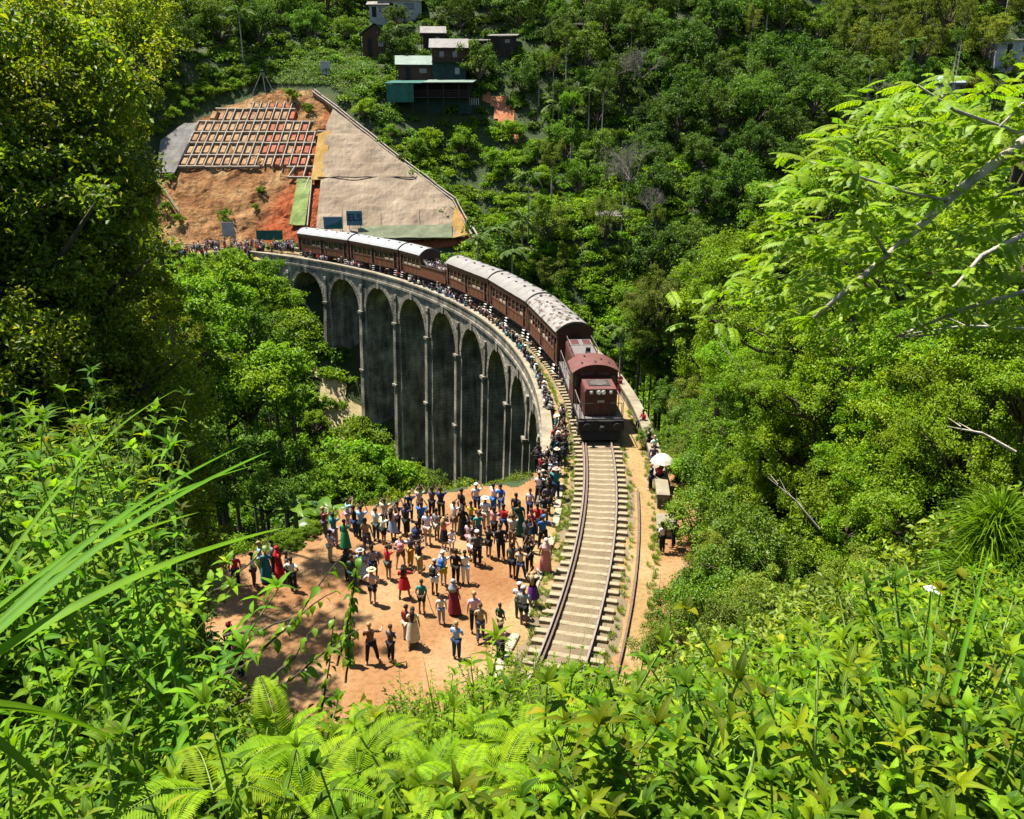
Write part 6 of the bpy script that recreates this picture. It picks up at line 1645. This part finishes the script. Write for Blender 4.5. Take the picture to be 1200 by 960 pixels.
for (x, y, r) in [(-9.6,37.4,.9),(-8.2,38.4,.9),(-6.6,39.5,.7),(-5.0,40.3,.7),(-3.4,40.9,.6),(-2.0,41.5,.6),(-.6,42.0,.6),(.6,42.6,.5),(1.2,43.6,.5),(-11.0,34.6,1.0),(-13.2,33.4,1.1),(-4.2,41.6,.7),(-7.4,40.0,.8)]:
    tree('valley_shrub', 'bright', (x, y, gz(x, y)), r*.5, r, 'low bush along the back edge of the dirt clearing', 'bushes along the back of the clearing')

def emergents():
    rng = random.Random(31); n = 0
    for _ in range(400):
        if n >= 34: break
        px, py = rng.uniform(20,1190), rng.uniform(15,330); p = hit(px, py)
        if p.y < 70 or p.y > 300 or corridor(p.x, p.y, 8) or bool(inpoly(np.array([p.x]), np.array([p.y]), CUTP)[0]): continue
        h = rng.uniform(8,14); r = rng.uniform(1.4,2.4)
        if blocks((p.x, p.y, p.z+h), r) or blocks((p.x, p.y, p.z+h*.5), 1): continue
        n += 1
        if n % 3: tree('slender_tree', rng.choice(['olive','mid','bright']), p, h, r, 'slender tree with a pale bare trunk rising above the far wood', 'slender trees above the far wood', trunk=rng.choice(TRP), flat=1.3, trs=1.2)
        else: palm('palm_tree', p, h*.75, rng.uniform(2.4,3.4), PL, 'palms in the valley', mat='leaf_palm')
emergents()

for (px, py) in [(205,140),(220,130),(235,124),(250,115),(265,110),(280,105),(295,100),(310,97),(240,105),(260,98),(280,90),(225,114),(300,88),(210,120),(195,150),(200,110),(185,135),(180,160),(190,95),(245,92),(320,84)]:
    p = hit(px, py); tree('slope_shrub', 'bright', p, .8, random.uniform(1.3,2.2), 'low bright bush along the top edge of the cut slope', 'bushes along the top of the cut slope')

for (px, py, r) in [(346,641,.5),(334,634,.6),(358,629,.5),(322,645,.5),(796,549,.7),(802,562,.7),(792,540,.5),(375,622,.5)]:
    p = at_z(px, py); tree('valley_shrub', 'bright', (p.x, p.y, gz(p.x, p.y)), r*.5, r, 'low bush along the edge of the sandy ground', 'bushes at the sand edge')
for (px, py, Y, r) in [(775,430,68,2.2),(790,400,74,2.6),(765,400,78,2.4),(810,445,56,2.2),(750,380,82,2.4),(825,395,66,2.8)]:
    tree_at(px, py, Y, r, 'layer', 'layered_tree', 'light green layered tree on the right bank', 'light layered trees on the right bank', flat=.95, lift=1.1)
# ---------------------------------------------------------------- foreground plants
def leaf_blade(name, mat, wmax=.26, n=6, curl=.25, fold=.30, sharp=1.0, wob=0.0):
    """pointed leaf of length 1 along +x: three verts across, arched, with a raised fold"""
    m = MB(); vs = []; fs = []
    for i in range(n+1):
        f = i/n; w = wmax*.5*(math.sin(PI*f**.75)**sharp if 0 < f < 1 else .015); z = .10*math.sin(PI*f)-curl*f*f
        for s in (-1,0,1): vs.append((f*(1-.1*curl), s*w*(1+wob*math.sin(i*2.9+s)), z+abs(s)*w*fold+wob*.06*math.sin(i*3.3+s*2)))
    for i in range(n):
        for j in range(2): fs.append((i*3+j, i*3+j+1, i*3+4+j, i*3+3+j))
    m.add(vs, fs); me = m.mesh(name, mat, True, fix=False)
    me.attributes.new('rib', 'FLOAT', 'POINT').data.foreach_set('value', np.tile([1.,0.,1.], n+1).astype(np.float32)); me.attributes.new('along', 'FLOAT', 'POINT').data.foreach_set('value', np.repeat(np.arange(n+1)/n, 3).astype(np.float32))
    return me
LANCE = [leaf_blade('leaf', 'leaf_fore', .25, 6, c, .35, 1.0, .14) for c in (.1,.3,.55)]
OVATE = [leaf_blade('leaf', 'leaf_fore', .46, 6, c, .22, .9, .12) for c in (.1,.3,.5)]
HEART = [leaf_blade('leaf', 'leaf_fore', .72, 6, c, .18, .7, .1) for c in (.15,.4)]
def stem_mesh(mat='green_stem'):
    m = MB(); m.tube([(0,0,-.1),(.02,.01,.3),(.0,.03,.65),(.02,.02,1)], [.0065,.006,.005,.003], 6); return m.mesh('stem', mat, True)
STEM = stem_mesh()
CONT = [(-60,400),(0,425),(60,440),(130,475),(190,530),(215,600),(225,690),(235,780),(255,845),(310,880),(390,880),(430,842),(480,808),(520,790),(560,785),(620,785),(700,772),(740,790),(756,850),(798,860),(815,805),(860,785),(930,772),(1000,730),(1080,695),(1140,660),(1200,605),(1260,595)]
CX_, CY_ = [p[0] for p in CONT], [p[1] for p in CONT]
def max_h(x, y, g, hmax):
    """tallest plant whose top stays under the line where the photograph opens up"""
    h = hmax
    while h > .15:
        px, py, zc = proj((x, y, g+h))
        wpx = min(.5*h, .8)*FPX/zc
        if py >= max(np.interp([px-wpx, px, px+wpx], CX_, CY_)-np.array([12,0,12])): return h
        h -= .08
    return 0
def leaf_layout(rng, n, h, ll, whorl=6, start=.05, splay=1.15):
    """(loc, rot, scale) for leaves up a stem of height h"""
    out = []; ang = rng.uniform(0,6.28)
    nodes = max(3, n//3)
    for k in range(nodes):
        f = start+(1-start)*k/nodes; ang += 1.9
        for j in range(2 if k % 2 else 3):
            a = ang+j*(PI if k % 2 else 2.09)+rng.uniform(-.3,.3); s = ll*rng.uniform(.7,1.15)*(1.05-.35*f)
            out.append(((.02*h*math.sin(f*3), .02*h, f*h), (rng.uniform(-.35,.35), rng.uniform(-.55,.35)*splay-.15*f, a), s))
    for j in range(whorl):
        a = j*2*PI/whorl+rng.uniform(-.3,.3); out.append(((.02*h,.02*h,h), (rng.uniform(-.3,.3), rng.uniform(-1.15,-.35), a), ll*rng.uniform(.45,.8)))
    return out
TINTS = [(1,1,1,1),(1,1,1,1),(.62,.74,.7,1),(.72,.78,.6,1),(1.1,.98,.8,1),(.85,.95,.9,1),(.45,.58,.6,1),(.55,.66,.5,1),(1.12,.86,.6,1)]
def plant_near(p, h, ll, n, leaves, name, label, group, rng):
    t = empty(name, p); t.rotation_euler = (rng.uniform(-.22,.22), rng.uniform(-.22,.22), rng.uniform(0,6.28)); tag(t, label, 'plant', group)
    link('stem', STEM, t, scale=(1.1,1.1,h))
    tc = rng.choice(TINTS)
    for loc, rot, s in leaf_layout(rng, n, h, ll): link('leaf', rng.choice(leaves), t, loc, rot, (s,s,s)).color = tc
    return t
def joined_plant(name, seed, leaves, n, ll, stems=1, h=1.0, spread=.25):
    """the same plant as one foliage mesh, for repeats further off"""
    rng = random.Random(seed); V, F = [], []; o = 0; SV, SF = MB(), None
    for s in range(stems):
        bx, by = rng.uniform(-spread,spread), rng.uniform(-spread,spread); hh = h*rng.uniform(.7,1.0); lx, ly = rng.uniform(-.42,.42)*h**.5, rng.uniform(-.42,.42)*h**.5
        SV.tube([(bx,by,-.1),(bx+lx*.3,by+ly*.3,hh*.5),(bx+lx,by+ly,hh)], [.008,.006,.003], 5)
        for loc, rot, sc in leaf_layout(rng, n, hh, ll):
            me = rng.choice(leaves); f = loc[2]/hh; M4 = Matrix.Translation((bx+lx*f*f, by+ly*f*f, loc[2])) @ Euler(rot).to_matrix().to_4x4() @ Matrix.Scale(sc, 4)
            a = np.empty(len(me.vertices)*3); me.vertices.foreach_get('co', a); a = a.reshape(-1,3); A = np.array(M4); V.append(a@A[:3,:3].T+A[:3,3])
            q = np.empty(len(me.polygons)*4, np.int32); me.loops.foreach_get('vertex_index', q); F.append(q.reshape(-1,4)+o); o += len(a)
    n = len(leaves[0].vertices)//3-1; tot = sum(len(v) for v in V)//(3*(n+1)); fo = fast_mesh('foliage', np.concatenate(V), np.concatenate(F), [leaves[0].materials[0].name], smooth=True)
    fo.attributes.new('rib', 'FLOAT', 'POINT').data.foreach_set('value', np.tile([1.,0.,1.], (n+1)*tot).astype(np.float32)); fo.attributes.new('along', 'FLOAT', 'POINT').data.foreach_set('value', np.tile(np.repeat(np.arange(n+1)/n, 3), tot).astype(np.float32))
    return fo, SV.mesh('stem', 'green_stem')
BUSH = [joined_plant('f', 60+i, LANCE, 60, .15, 15, 2.1, .6) for i in range(3)]+[joined_plant('f', 70+i, OVATE, 56, .11, 15, 2.0, .6) for i in range(2)]
JP = {'lance': [joined_plant('f', i, LANCE, 34, .115, 7, 1.0, .26) for i in range(4)], 'ovate': [joined_plant('f', 10+i, OVATE, 30, .095, 7, 1.0, .28) for i in range(3)], 'heart': [joined_plant('f', 20+i, HEART, 22, .078, 8, 1.0, .3) for i in range(3)]}
PN = {'lance': ('lanceleaf_plant','lance shaped'), 'ovate': ('leafy_weed','pointed oval'), 'heart': ('creeper_plant','heart shaped')}
def region(px, py):
    if px < 330: return 'on the left foreground bank'
    return 'on the foreground bank below the track' if px < 800 else 'on the right foreground bank'
def foreground():
    rng = random.Random(21); nn = nj = 0; pts = []
    # individually leaved plants close by
    for tries in range(4000):
        if nn >= 92: break
        y = 1.7*math.exp(rng.uniform(0, 1.35)); x = rng.uniform(-.68,.68)*y
        if math.hypot(x, y) < 1.55: continue
        g = gz(x, y)
        if g > CAMH-.35: continue
        h = max_h(x, y, g, rng.uniform(.8,1.5))
        if h < .45: continue
        if any((x-a)**2+(y-b)**2 < .035*y for a, b in pts): continue
        px, py, zc = proj((x, y, g+h))
        if not (-80 < px < 1280 and 400 < py < 1150): continue
        pts.append((x, y)); nn += 1
        k = rng.choice(['lance','lance','ovate']) if px < 820 else rng.choice(['ovate','lance','lance']); nm, ad = PN[k]
        rg = region(px, py); plant_near((x, y, g), h, {'lance':.105,'ovate':.085,'heart':.068}[k]*rng.uniform(.8,1.2)*(1+.06*y), 36, {'lance':LANCE,'ovate':OVATE,'heart':HEART}[k], nm, f'upright plant with {ad} leaves, standing tall {rg}', f'tall {ad} leaved plants {rg}', rng)
    for tries in range(9000):
        if nj >= 330: break
        y = 1.8*math.exp(rng.uniform(0, 2.15)); x = rng.uniform(-.70,.70)*y
        if math.hypot(x, y) < 1.6: continue
        g = gz(x, y)
        if g > CAMH-.5 or bool(inpoly(np.array([x]), np.array([y]), CLEAR)[0]): continue
        h = max_h(x, y, g, rng.uniform(.7,1.5)+(1.6 if x < -1.5 else .6 if x > 2 else .35)*min(1, y/6))
        if h < .35: continue
        px, py, zc = proj((x, y, g+h))
        if not (-90 < px < 1290 and 380 < py < 1250): continue
        if any((x-a)**2+(y-b)**2 < (.03*y)**1.2 for a, b in pts): continue
        pts.append((x, y)); nj += 1; k = rng.choice(['lance','lance','ovate']) if px < 820 else rng.choice(['ovate','heart','lance','lance']); nm, ad = PN[k]; rg = region(px, py)
        t = empty(nm, (x, y, g), rng.uniform(0,6.28)); tag(t, f'clump of stems with {ad} leaves {rg}', 'plant', f'clumps of {ad} leaved plants {rg}')
        fo, st = rng.choice(JP[k]); s = h; w = min(s, 1.25)
        if h > 1.5:
            fo, st = rng.choice(BUSH[:3] if k == 'lance' else BUSH[3:]); s = h/2.0; w = s
            t['label'] = f'tall bush with {ad} leaves {rg}'; t['group'] = f'tall {ad} leaved bushes {rg}'
        link('stem', st, t, scale=(w,w,s)); q = link('foliage', fo, t, scale=(w,w,s)); q.color = rng.choice(TINTS); t.rotation_euler = (rng.uniform(-.25,.25), rng.uniform(-.25,.25), rng.uniform(0,6.28))
    print('FORE', nn, nj)
    # low fill so that no bare soil shows between the stems
    src = [source('ground_foliage', joined_plant('f', 40+i, [OVATE,LANCE,HEART][i], 20, [.085,.11,.07][i], 9, .45, .32)[0]) for i in range(3)]; P = []
    r2 = np.random.default_rng(4)
    for i in range(3600):
        y = 1.3*math.exp(r2.uniform(0, 2.55)); x = r2.uniform(-.74,.74)*y; g = gz(x, y)
        if bool(inpoly(np.array([x]), np.array([y]), CLEAR)[0]) or math.hypot(x, y) < 1.1: continue
        if max_h(x, y, g, .6) < .5: continue
        P.append((x, y, g-.05))
    gn_scatter('ground_foliage', P, src, .7, 1.3, 'dense green weeds carpeting the foreground bank', .35)
foreground()
# ferns
def fern_frond():
    parts = []; C, N_, D, S = [], [], [], []; pts = [Vector((f*(1-.2*f), 0, .55*f-.75*f*f)) for f in [i/10 for i in range(11)]]
    v, t = tube_arrays(pts, [.008*(1-.8*i/10) for i in range(11)], 4); parts.append((v, t, 1))
    for i in range(34):
        f = .08+.9*i/34; k = f*10; j = min(int(k), 9); p = pts[j].lerp(pts[j+1], k-j); tg = (pts[j+1]-pts[j]).normalized(); l = .20*math.sin(PI*(.12+.86*f))**.9+.015
        for s in (-1, 1):
            d = (Vector((0,s,0))+tg*.35+Vector((0,0,-.08))).normalized(); C.append(p+d*l*.5); D.append(d); nn = d.cross(tg)*(-s); N_.append(nn if nn.z > 0 else -nn); S.append(l)
    S = np.array(S); v, t = leaf_arrays(np.array(C), unit(np.array(N_)), S, S*.02+.026, np.random.default_rng(2), .08, .1, np.array(D)); parts.append((v, t, 0))
    V, T, I = merge(parts); return fast_mesh('frond', V, T, ['leaf_fern','green_stem'], I)
FROND = fern_frond()
def fern(x, y, L, label, group, n=6, up=0.0):
    g = gz(x, y)+up; t = empty('fern', (x, y, g), random.uniform(0,6)); tag(t, label, 'fern', group)
    m = MB(); m.tube([(0,0,-up-.1),(0,0,.0)], .009, 6); m.build('rootstock', 'bark', t)
    for i in range(n): link('frond', FROND, t, (0,0,0), (random.uniform(-.3,.3), random.uniform(-.9,.15), i*2*PI/n+random.uniform(-.5,.5)), (L*random.uniform(.7,1.15),)*3)
for (px, py, Y) in [(420,905,2.6),(500,930,2.4),(590,915,2.5),(660,890,2.9),(720,925,2.5),(800,920,2.6),(560,870,3.2),(640,945,2.3),(860,940,2.5),(330,880,2.9),(360,940,2.3),(250,930,2.2),(930,930,2.6),(700,870,3.3),(450,880,2.9),(540,940,2.2),(620,880,2.8),(770,890,2.8),(830,880,3.0),(300,920,2.4),(680,940,2.3),(900,880,2.9),(980,900,2.8)]:
    c = at_y(px, py, Y); fern(c.x, c.y, random.uniform(.26,.40), 'bright yellow green fern with arching feathery fronds in the foreground', 'ferns in the foreground', 6, max(0, c.z-gz(c.x, c.y)))
# long grass blades
def blade_mesh(n=12):
    m = MB(); vs = []; fs = []
    for i in range(n+1):
        f = i/n; w = (.5*(1-f)**.6+.02) if f > .12 else .5
        z = -.22*f*f
        for s in (-1,0,1): vs.append((f, s*w*.045, z+abs(s)*w*.02))
    for i in range(n):
        for j in range(2): fs.append((i*3+j, i*3+j+1, i*3+4+j, i*3+3+j))
    m.add(vs, fs); return m.mesh('blade', 'leaf_grass', True, fix=False)
BLADE = blade_mesh()
def grass_clump(name, base, tips, widths, label, group=None, sag=.06):
    """clump whose blades run from its base to the given tips"""
    t = empty(name, base); tag(t, label, 'grass', group); B_ = Vector(base)
    for tip, w in zip(tips, widths):
        d = Vector(tip)-B_; L = d.length; n = 14; m = MB(); vs = []; fs = []; sd_ = d.cross(Vector((0,0,1))).normalized(); up = sd_.cross(d).normalized()
        for i in range(n+1):
            f = i/n; ww = w*(.55+.45*math.sin(PI*min(1, f*1.6)) if f < .3 else (1-f)**.55*1.16)*.5; p = d*f+up*(sag*L*math.sin(PI*f))
            for s in (-1,0,1): vs.append(p+sd_*s*ww*.75+up*(abs(s)*ww*.5))
        for i in range(n):
            for j in range(2): fs.append((i*3+j, i*3+j+1, i*3+4+j, i*3+3+j))
        m.add(vs, fs); m.build('blade', 'leaf_grass', t, True, fix=False)
    return t
b0 = at_y(-95, 830, 1.15)
grass_clump('tall_grass', b0, [at_y(335,618,1.75), at_y(318,528,1.9), at_y(285,522,2.0), at_y(140,870,1.4), at_y(60,930,1.2)], [.044,.036,.028,.05,.05], 'tall grass with long broad blades arching across the left foreground')
b1 = at_y(-60, 760, 1.3)
grass_clump('tall_grass', b1, [at_y(235,600,1.9), at_y(210,455,2.6), at_y(300,545,2.2)], [.03,.014,.022], 'tall grass with thin blades rising behind the broad blades on the left')
b2 = at_y(1075, 985, 2.2)
grass_clump('tall_grass', b2, [at_y(1160,640,2.8), at_y(1092,690,2.9), at_y(1015,750,2.8), at_y(1025,690,3.0), at_y(880,640,3.2)], [.035,.03,.04,.025,.012], 'upright grass with stiff blades in the right foreground', sag=.02)
b3 = at_y(905, 990, 2.0)
grass_clump('tall_grass', b3, [at_y(945,860,2.2), at_y(800,860,2.1), at_y(960,900,2.2)], [.03,.02,.03], 'short grass blades at the bottom right of the bank', sag=.03)
for k, (px, py, Y) in enumerate([(520,800,4.2),(600,905,2.7),(1150,870,3.4),(250,880,2.4)]):
    c = at_y(px, py, Y); g = gz(c.x, c.y); rng = random.Random(k); hh = max(c.z-g, .5)
    grass_clump('grass_tuft', (c.x, c.y, g), [(c.x+rng.uniform(-.3,.3), c.y+rng.uniform(-.25,.25), g+hh*rng.uniform(.7,1.05)) for i in range(7)], [rng.uniform(.012,.022) for i in range(7)], 'tuft of upright green grass among the foreground weeds', 'grass tufts among the weeds', .05)
rg_ = random.Random(91); nt = 0
for _ in range(900):
    if nt >= 46: break
    y = 2.0*math.exp(rg_.uniform(0, 1.6)); x = rg_.uniform(-.66,.66)*y; g = gz(x, y)
    if math.hypot(x, y) < 1.9 or g > CAMH-.4: continue
    hh = max_h(x, y, g, rg_.uniform(.9,1.5))*1.05
    if hh < .5: continue
    nt += 1; dry = rg_.random() < .3
    t = grass_clump('grass_tuft' if not dry else 'dry_grass', (x, y, g), [(x+rg_.gauss(0,.24)*hh, y+rg_.gauss(0,.24)*hh, g+hh*rg_.uniform(.55,1.05)) for i in range(9)], [rg_.uniform(.006,.013) for i in range(9)], 'tuft of thin straw coloured dead grass among the foreground weeds' if dry else 'tuft of thin green grass among the foreground weeds', 'dead grass tufts' if dry else 'thin grass tufts', .08)
    if dry:
        for ch in t.children: ch.data.materials[0] = M['leaf_dry']
# one tall broad-leaved plant in the centre foreground
rng_ = random.Random(77)
for (px, py, Y, h, ll) in [(543,735,4.6,1.9,.26),(690,768,5.2,1.5,.17),(860,790,3.6,1.3,.12),(985,790,3.4,1.0,.12),(640,790,5.0,1.4,.16),(480,800,4.8,1.4,.15),(230,740,3.6,1.6,.15),(165,560,4.6,2.4,.15),(60,500,4.2,2.4,.16),(30,650,3.4,2.0,.14),(285,860,3.4,1.3,.13)]:
    c = at_y(px, py, Y); g = gz(c.x, c.y); hh = max(c.z-g, .5); plant_near((c.x, c.y, g), hh, ll*.8, 46, LANCE, 'lanceleaf_plant', 'single tall stem with long lance shaped leaves rising above the foreground weeds', 'tallest foreground stems', rng_)
# pinnate tree on the right whose limbs reach into the view
def pinnate_frond():
    parts = []; C, N_, D = [], [], []; pts = [Vector((f, 0, .12*f-.32*f*f)) for f in [i/8 for i in range(9)]]
    v, t = tube_arrays(pts, [.010*(1-.7*i/8) for i in range(9)], 4); parts.append((v, t, 1))
    for i in range(9):
        f = .14+.82*i/8.5; k = min(f,.99)*8; j = min(int(k), 7); p = pts[j].lerp(pts[j+1], k-j); tg = (pts[j+1]-pts[j]).normalized()
        for s in (-1, 1):
            d = (Vector((0,s,0))+tg*.45+Vector((0,0,-.12))).normalized(); C.append(p+d*.15); D.append(d); nn = d.cross(tg)*(-s); N_.append(nn if nn.z > 0 else -nn)
    C.append(pts[-1]+Vector((.12,0,-.05))); D.append(Vector((1,0,-.4))); N_.append(Vector((.3,0,1)))
    # rounder leaflets: two crossed diamonds make six-sided leaflets
    C, N_, D = np.array(C), unit(np.array(N_)), unit(np.array(D)); rng = np.random.default_rng(5); V0 = []; T0 = []
    for c, n, d in zip(C, N_, D):
        s = np.cross(n, d); L, W = .29*rng.uniform(.85,1.1), .125; b = len(V0)
        prof = [(-.5,0),(-.28,.42),(.08,.5),(.34,.32),(.5,0),(.34,-.32),(.08,-.5),(-.28,-.42)]
        V0 += [c+d*L*a+s*W*w+n*(abs(w)*W*.25-L*.15*(a+.5)**2) for a, w in prof]; T0 += [(b,b+1,b+7),(b+1,b+2,b+7),(b+2,b+6,b+7),(b+2,b+3,b+6),(b+3,b+5,b+6),(b+3,b+4,b+5)]
    parts.append((np.array(V0), np.array(T0), 0)); V, T, I = merge(parts); return fast_mesh('frond', V, T, ['leaf_pinnate','green_stem'], I, )
PIN = pinnate_frond()
def pinnate_tree():
    rng = random.Random(12); b = Vector((9.2, 9.5, 0)); b.z = gz(b.x, b.y); t = empty('pinnate_tree', b); tag(t, 'light green tree with pinnate leaves whose grey limbs reach in from the right', 'tree')
    fork = at_y(1290, 130, 8.8)
    m = MB(); m.tube([Vector((0,0,-.4)), (fork-b)*.5+Vector((.4,.2,0)), fork-b], [.24,.17,.12], 10); m.build('trunk', 'pale_bark', t)
    def limb(pix, rads):
        pts = [at_y(x, y, Y)-b for x, y, Y in pix]; m = MB(); m.tube(pts, rads, 7); m.build('limb', 'pale_bark', t, True); return pts
    l1 = limb([(1290,130,8.8),(1205,162,8.4),(1125,222,8.0),(1040,300,7.7),(955,372,7.6)], [.085,.055,.045,.034,.02]); l2 = limb([(1040,300,7.7),(1010,250,7.4),(1005,190,7.2)], [.018,.014,.008]); l3 = limb([(1290,130,8.8),(1190,155,7.9),(1120,130,7.5),(1075,100,7.3)], [.04,.022,.016,.008])
    l4 = limb([(1230,260,8.0),(1150,300,7.5),(1120,335,7.3),(1080,350,7.2)], [.03,.02,.016,.008]); l5 = limb([(1110,235,7.9),(1060,225,7.5),(1000,205,7.3),(950,190,7.2)], [.018,.013,.010,.006]); l6 = limb([(1240,330,9.5),(1130,362,9.2),(1050,395,9.0),(1100,392,8.8)], [.03,.022,.016,.010])
    l7 = limb([(1290,130,8.8),(1230,90,8.2),(1170,150,7.6)], [.05,.02,.01])
    tips = []
    for pts in (l1[1:], l2, l3[1:], l4, l5, l7[1:]):
        for i in range(len(pts)-1):
            for _ in range(7): tips.append(pts[i].lerp(pts[i+1], rng.random()))
        tips += [pts[-1]]*3
    for (px, py, Y) in [(980,215,7.3),(1000,180,7.3),(960,230,7.2),(1080,200,7.4),(1130,250,7.5),(1170,280,7.3),(1190,200,7.2),(1060,270,7.4),(1030,330,7.4),(1110,310,7.4),(1180,330,7.2),(1075,130,7.3),(1110,115,7.2),(1190,125,7.2),(1150,170,7.4),(930,270,7.6),(975,300,7.6),(1000,380,7.6),(890,330,8),(1200,240,7),(850,360,8.2)]:
        c = at_y(px, py, Y+.9)-b
        for _ in range(11): tips.append(c+Vector((rng.gauss(0,.26),rng.gauss(0,.3),rng.gauss(0,.16))))
    reg = [(850,350),(935,190),(1000,115),(1075,88),(1210,75),(1210,400),(1090,380),(1000,400)]
    for _ in range(1400):
        px, py = rng.uniform(850,1210), rng.uniform(75,400)
        if len(tips) < 1000 and bool(inpoly(np.array([px]), np.array([py]), reg)[0]): tips.append(at_y(px, py, rng.uniform(8.1,10.2))-b)
    rng.shuffle(tips)
    for p in tips[:1000]:
        s = rng.uniform(.17,.29); link('frond', PIN, t, p, (rng.uniform(-.5,.5), rng.uniform(-.5,.45), rng.uniform(1.6,4.9) if rng.random() < .7 else rng.uniform(0,6.28)), (s,s,s))
pinnate_tree()
# young pine with long needles at the right edge
def young_pine(px, py, Y, r):
    c = at_y(px, py, Y); g = gz(c.x, c.y); t = empty('pine_sapling', (c.x, c.y, g)); tag(t, 'young pine with long soft green needles at the right edge', 'tree')
    h = c.z-g; m = MB(); m.tube([(0,0,-.2),(.03,0,h*.5),(0,0,h+r*.3)], [.05,.04,.015], 7); m.build('trunk', 'bark', t); rng = np.random.default_rng(8); V, T = [], []
    nodes = [np.array([0,0,h+r*.3])]+[np.array([rng.normal(0,.16)*r, rng.normal(0,.16)*r, h+rng.uniform(-.5,.25)*r]) for i in range(8)]
    for nd in nodes:
        for i in range(260):
            d = unit(rng.normal(size=3)+np.array([0,0,.75])); L = r*rng.uniform(.45,.8); s = unit(np.cross(d, rng.normal(size=3)))*.006; k = len(V); e = nd+d*L-np.array([0,0,L*.35])
            mid = nd+d*L*.55; V += [nd-s, nd+s, mid+s, mid-s, e]; T += [(k,k+1,k+2),(k,k+2,k+3),(k+3,k+2,k+4)]
    q = link('needles', fast_mesh('needles', np.array(V), np.array(T), ['leaf_grass']), t); q['kind'] = 'stuff'
young_pine(1165, 640, 6.2, .75)
# white flower head
c = at_y(1092, 692, 3.4); t = empty('white_flower', (c.x, c.y, gz(c.x, c.y))); tag(t, 'small white flower head on a stem in the right foreground weeds', 'flower')
hh = c.z-gz(c.x, c.y); m = MB(); m.tube([(0,0,-.05),(.02,.01,hh*.5),(0,0,hh)], .006, 5); m.build('stem', 'green_stem', t)
pm = leaf_blade('petal', 'petal_white', .5, 4, .3, .1); 
for i in range(16): link('petal', pm, t, (random.uniform(-.03,.03),random.uniform(-.03,.03),hh), (random.uniform(-.4,.4), random.uniform(-1.0,-.1), i*.8), (.03,.03,.03))
# dangling twigs with dark leaves in front of the clearing
def twig(px0, py0, px1, py1, Y, n, label):
    a = at_y(px0, py0, Y); e = at_y(px1, py1, Y*1.02); t = empty('thin_branch', a); tag(t, label, 'branch', 'thin leafy branches before the clearing')
    d = e-a; m = MB(); pts = [d*f+Vector((0,0,-.10*d.length*math.sin(PI*f)+.02*math.sin(f*17))) for f in [i/9 for i in range(10)]]; m.tube(pts, [.014-.0011*i for i in range(10)], 6); m.build('stem', 'bark', t)
    for i in range(n):
        f = .25+.75*i/n; p = d*f+Vector((0,0,-.10*d.length*math.sin(PI*f))); s = random.uniform(.08,.14); link('leaf', random.choice(DARKLEAF), t, p, (random.uniform(-.6,.6), random.uniform(.1,1.2), random.uniform(0,6.28)), (s,s,s))
DARKLEAF = [leaf_blade('leaf', 'leaf_gloss', .5, 5, cc, .2) for cc in (.2,.5)]
for (a, b, c_, d_, Y, n) in [(250,800,400,650,5.2,22),(290,815,372,730,5.0,16),(262,745,395,690,6.2,14),(180,850,420,735,5.0,26),(372,850,392,720,6.5,24),(395,780,420,650,7.0,34),(405,800,412,690,7.2,30),(240,700,330,610,7.5,10)]:
    twig(a, b, c_, d_, Y, n, 'thin drooping branch with dark oval leaves before the dirt clearing')
# bare leaning twigs on the right
for i, (a, b, c_, d_, Y) in enumerate([(1200,385,1060,392,16),(1010,430,930,360,30),(1190,530,1110,500,14),(960,620,900,560,20),(880,450,840,400,36)]):
    p = at_y(a, b, Y); q = at_y(c_, d_, Y+.5); o = empty('dry_branch', p); tag(o, 'bare pale dead branch lying over the shrubs of the right bank', 'branch', 'dead branches on the right bank')
    m = MB(); d = q-p; m.tube([Vector((0,0,0)), d*.5+Vector((0,0,.12)), d], [.035,.025,.01], 5); m.build('stem', 'pale_bark', o)
    for k in range(4):
        f = .3+.17*k; m = MB(); m.tube([d*f+Vector((0,0,.1)), d*(f+.12)+Vector((0,.2,random.uniform(.2,.6)*d.length*.3))], [.014,.005], 4); m.build('twig', 'pale_bark', o)
print('OBJECTS', len(bpy.data.objects))
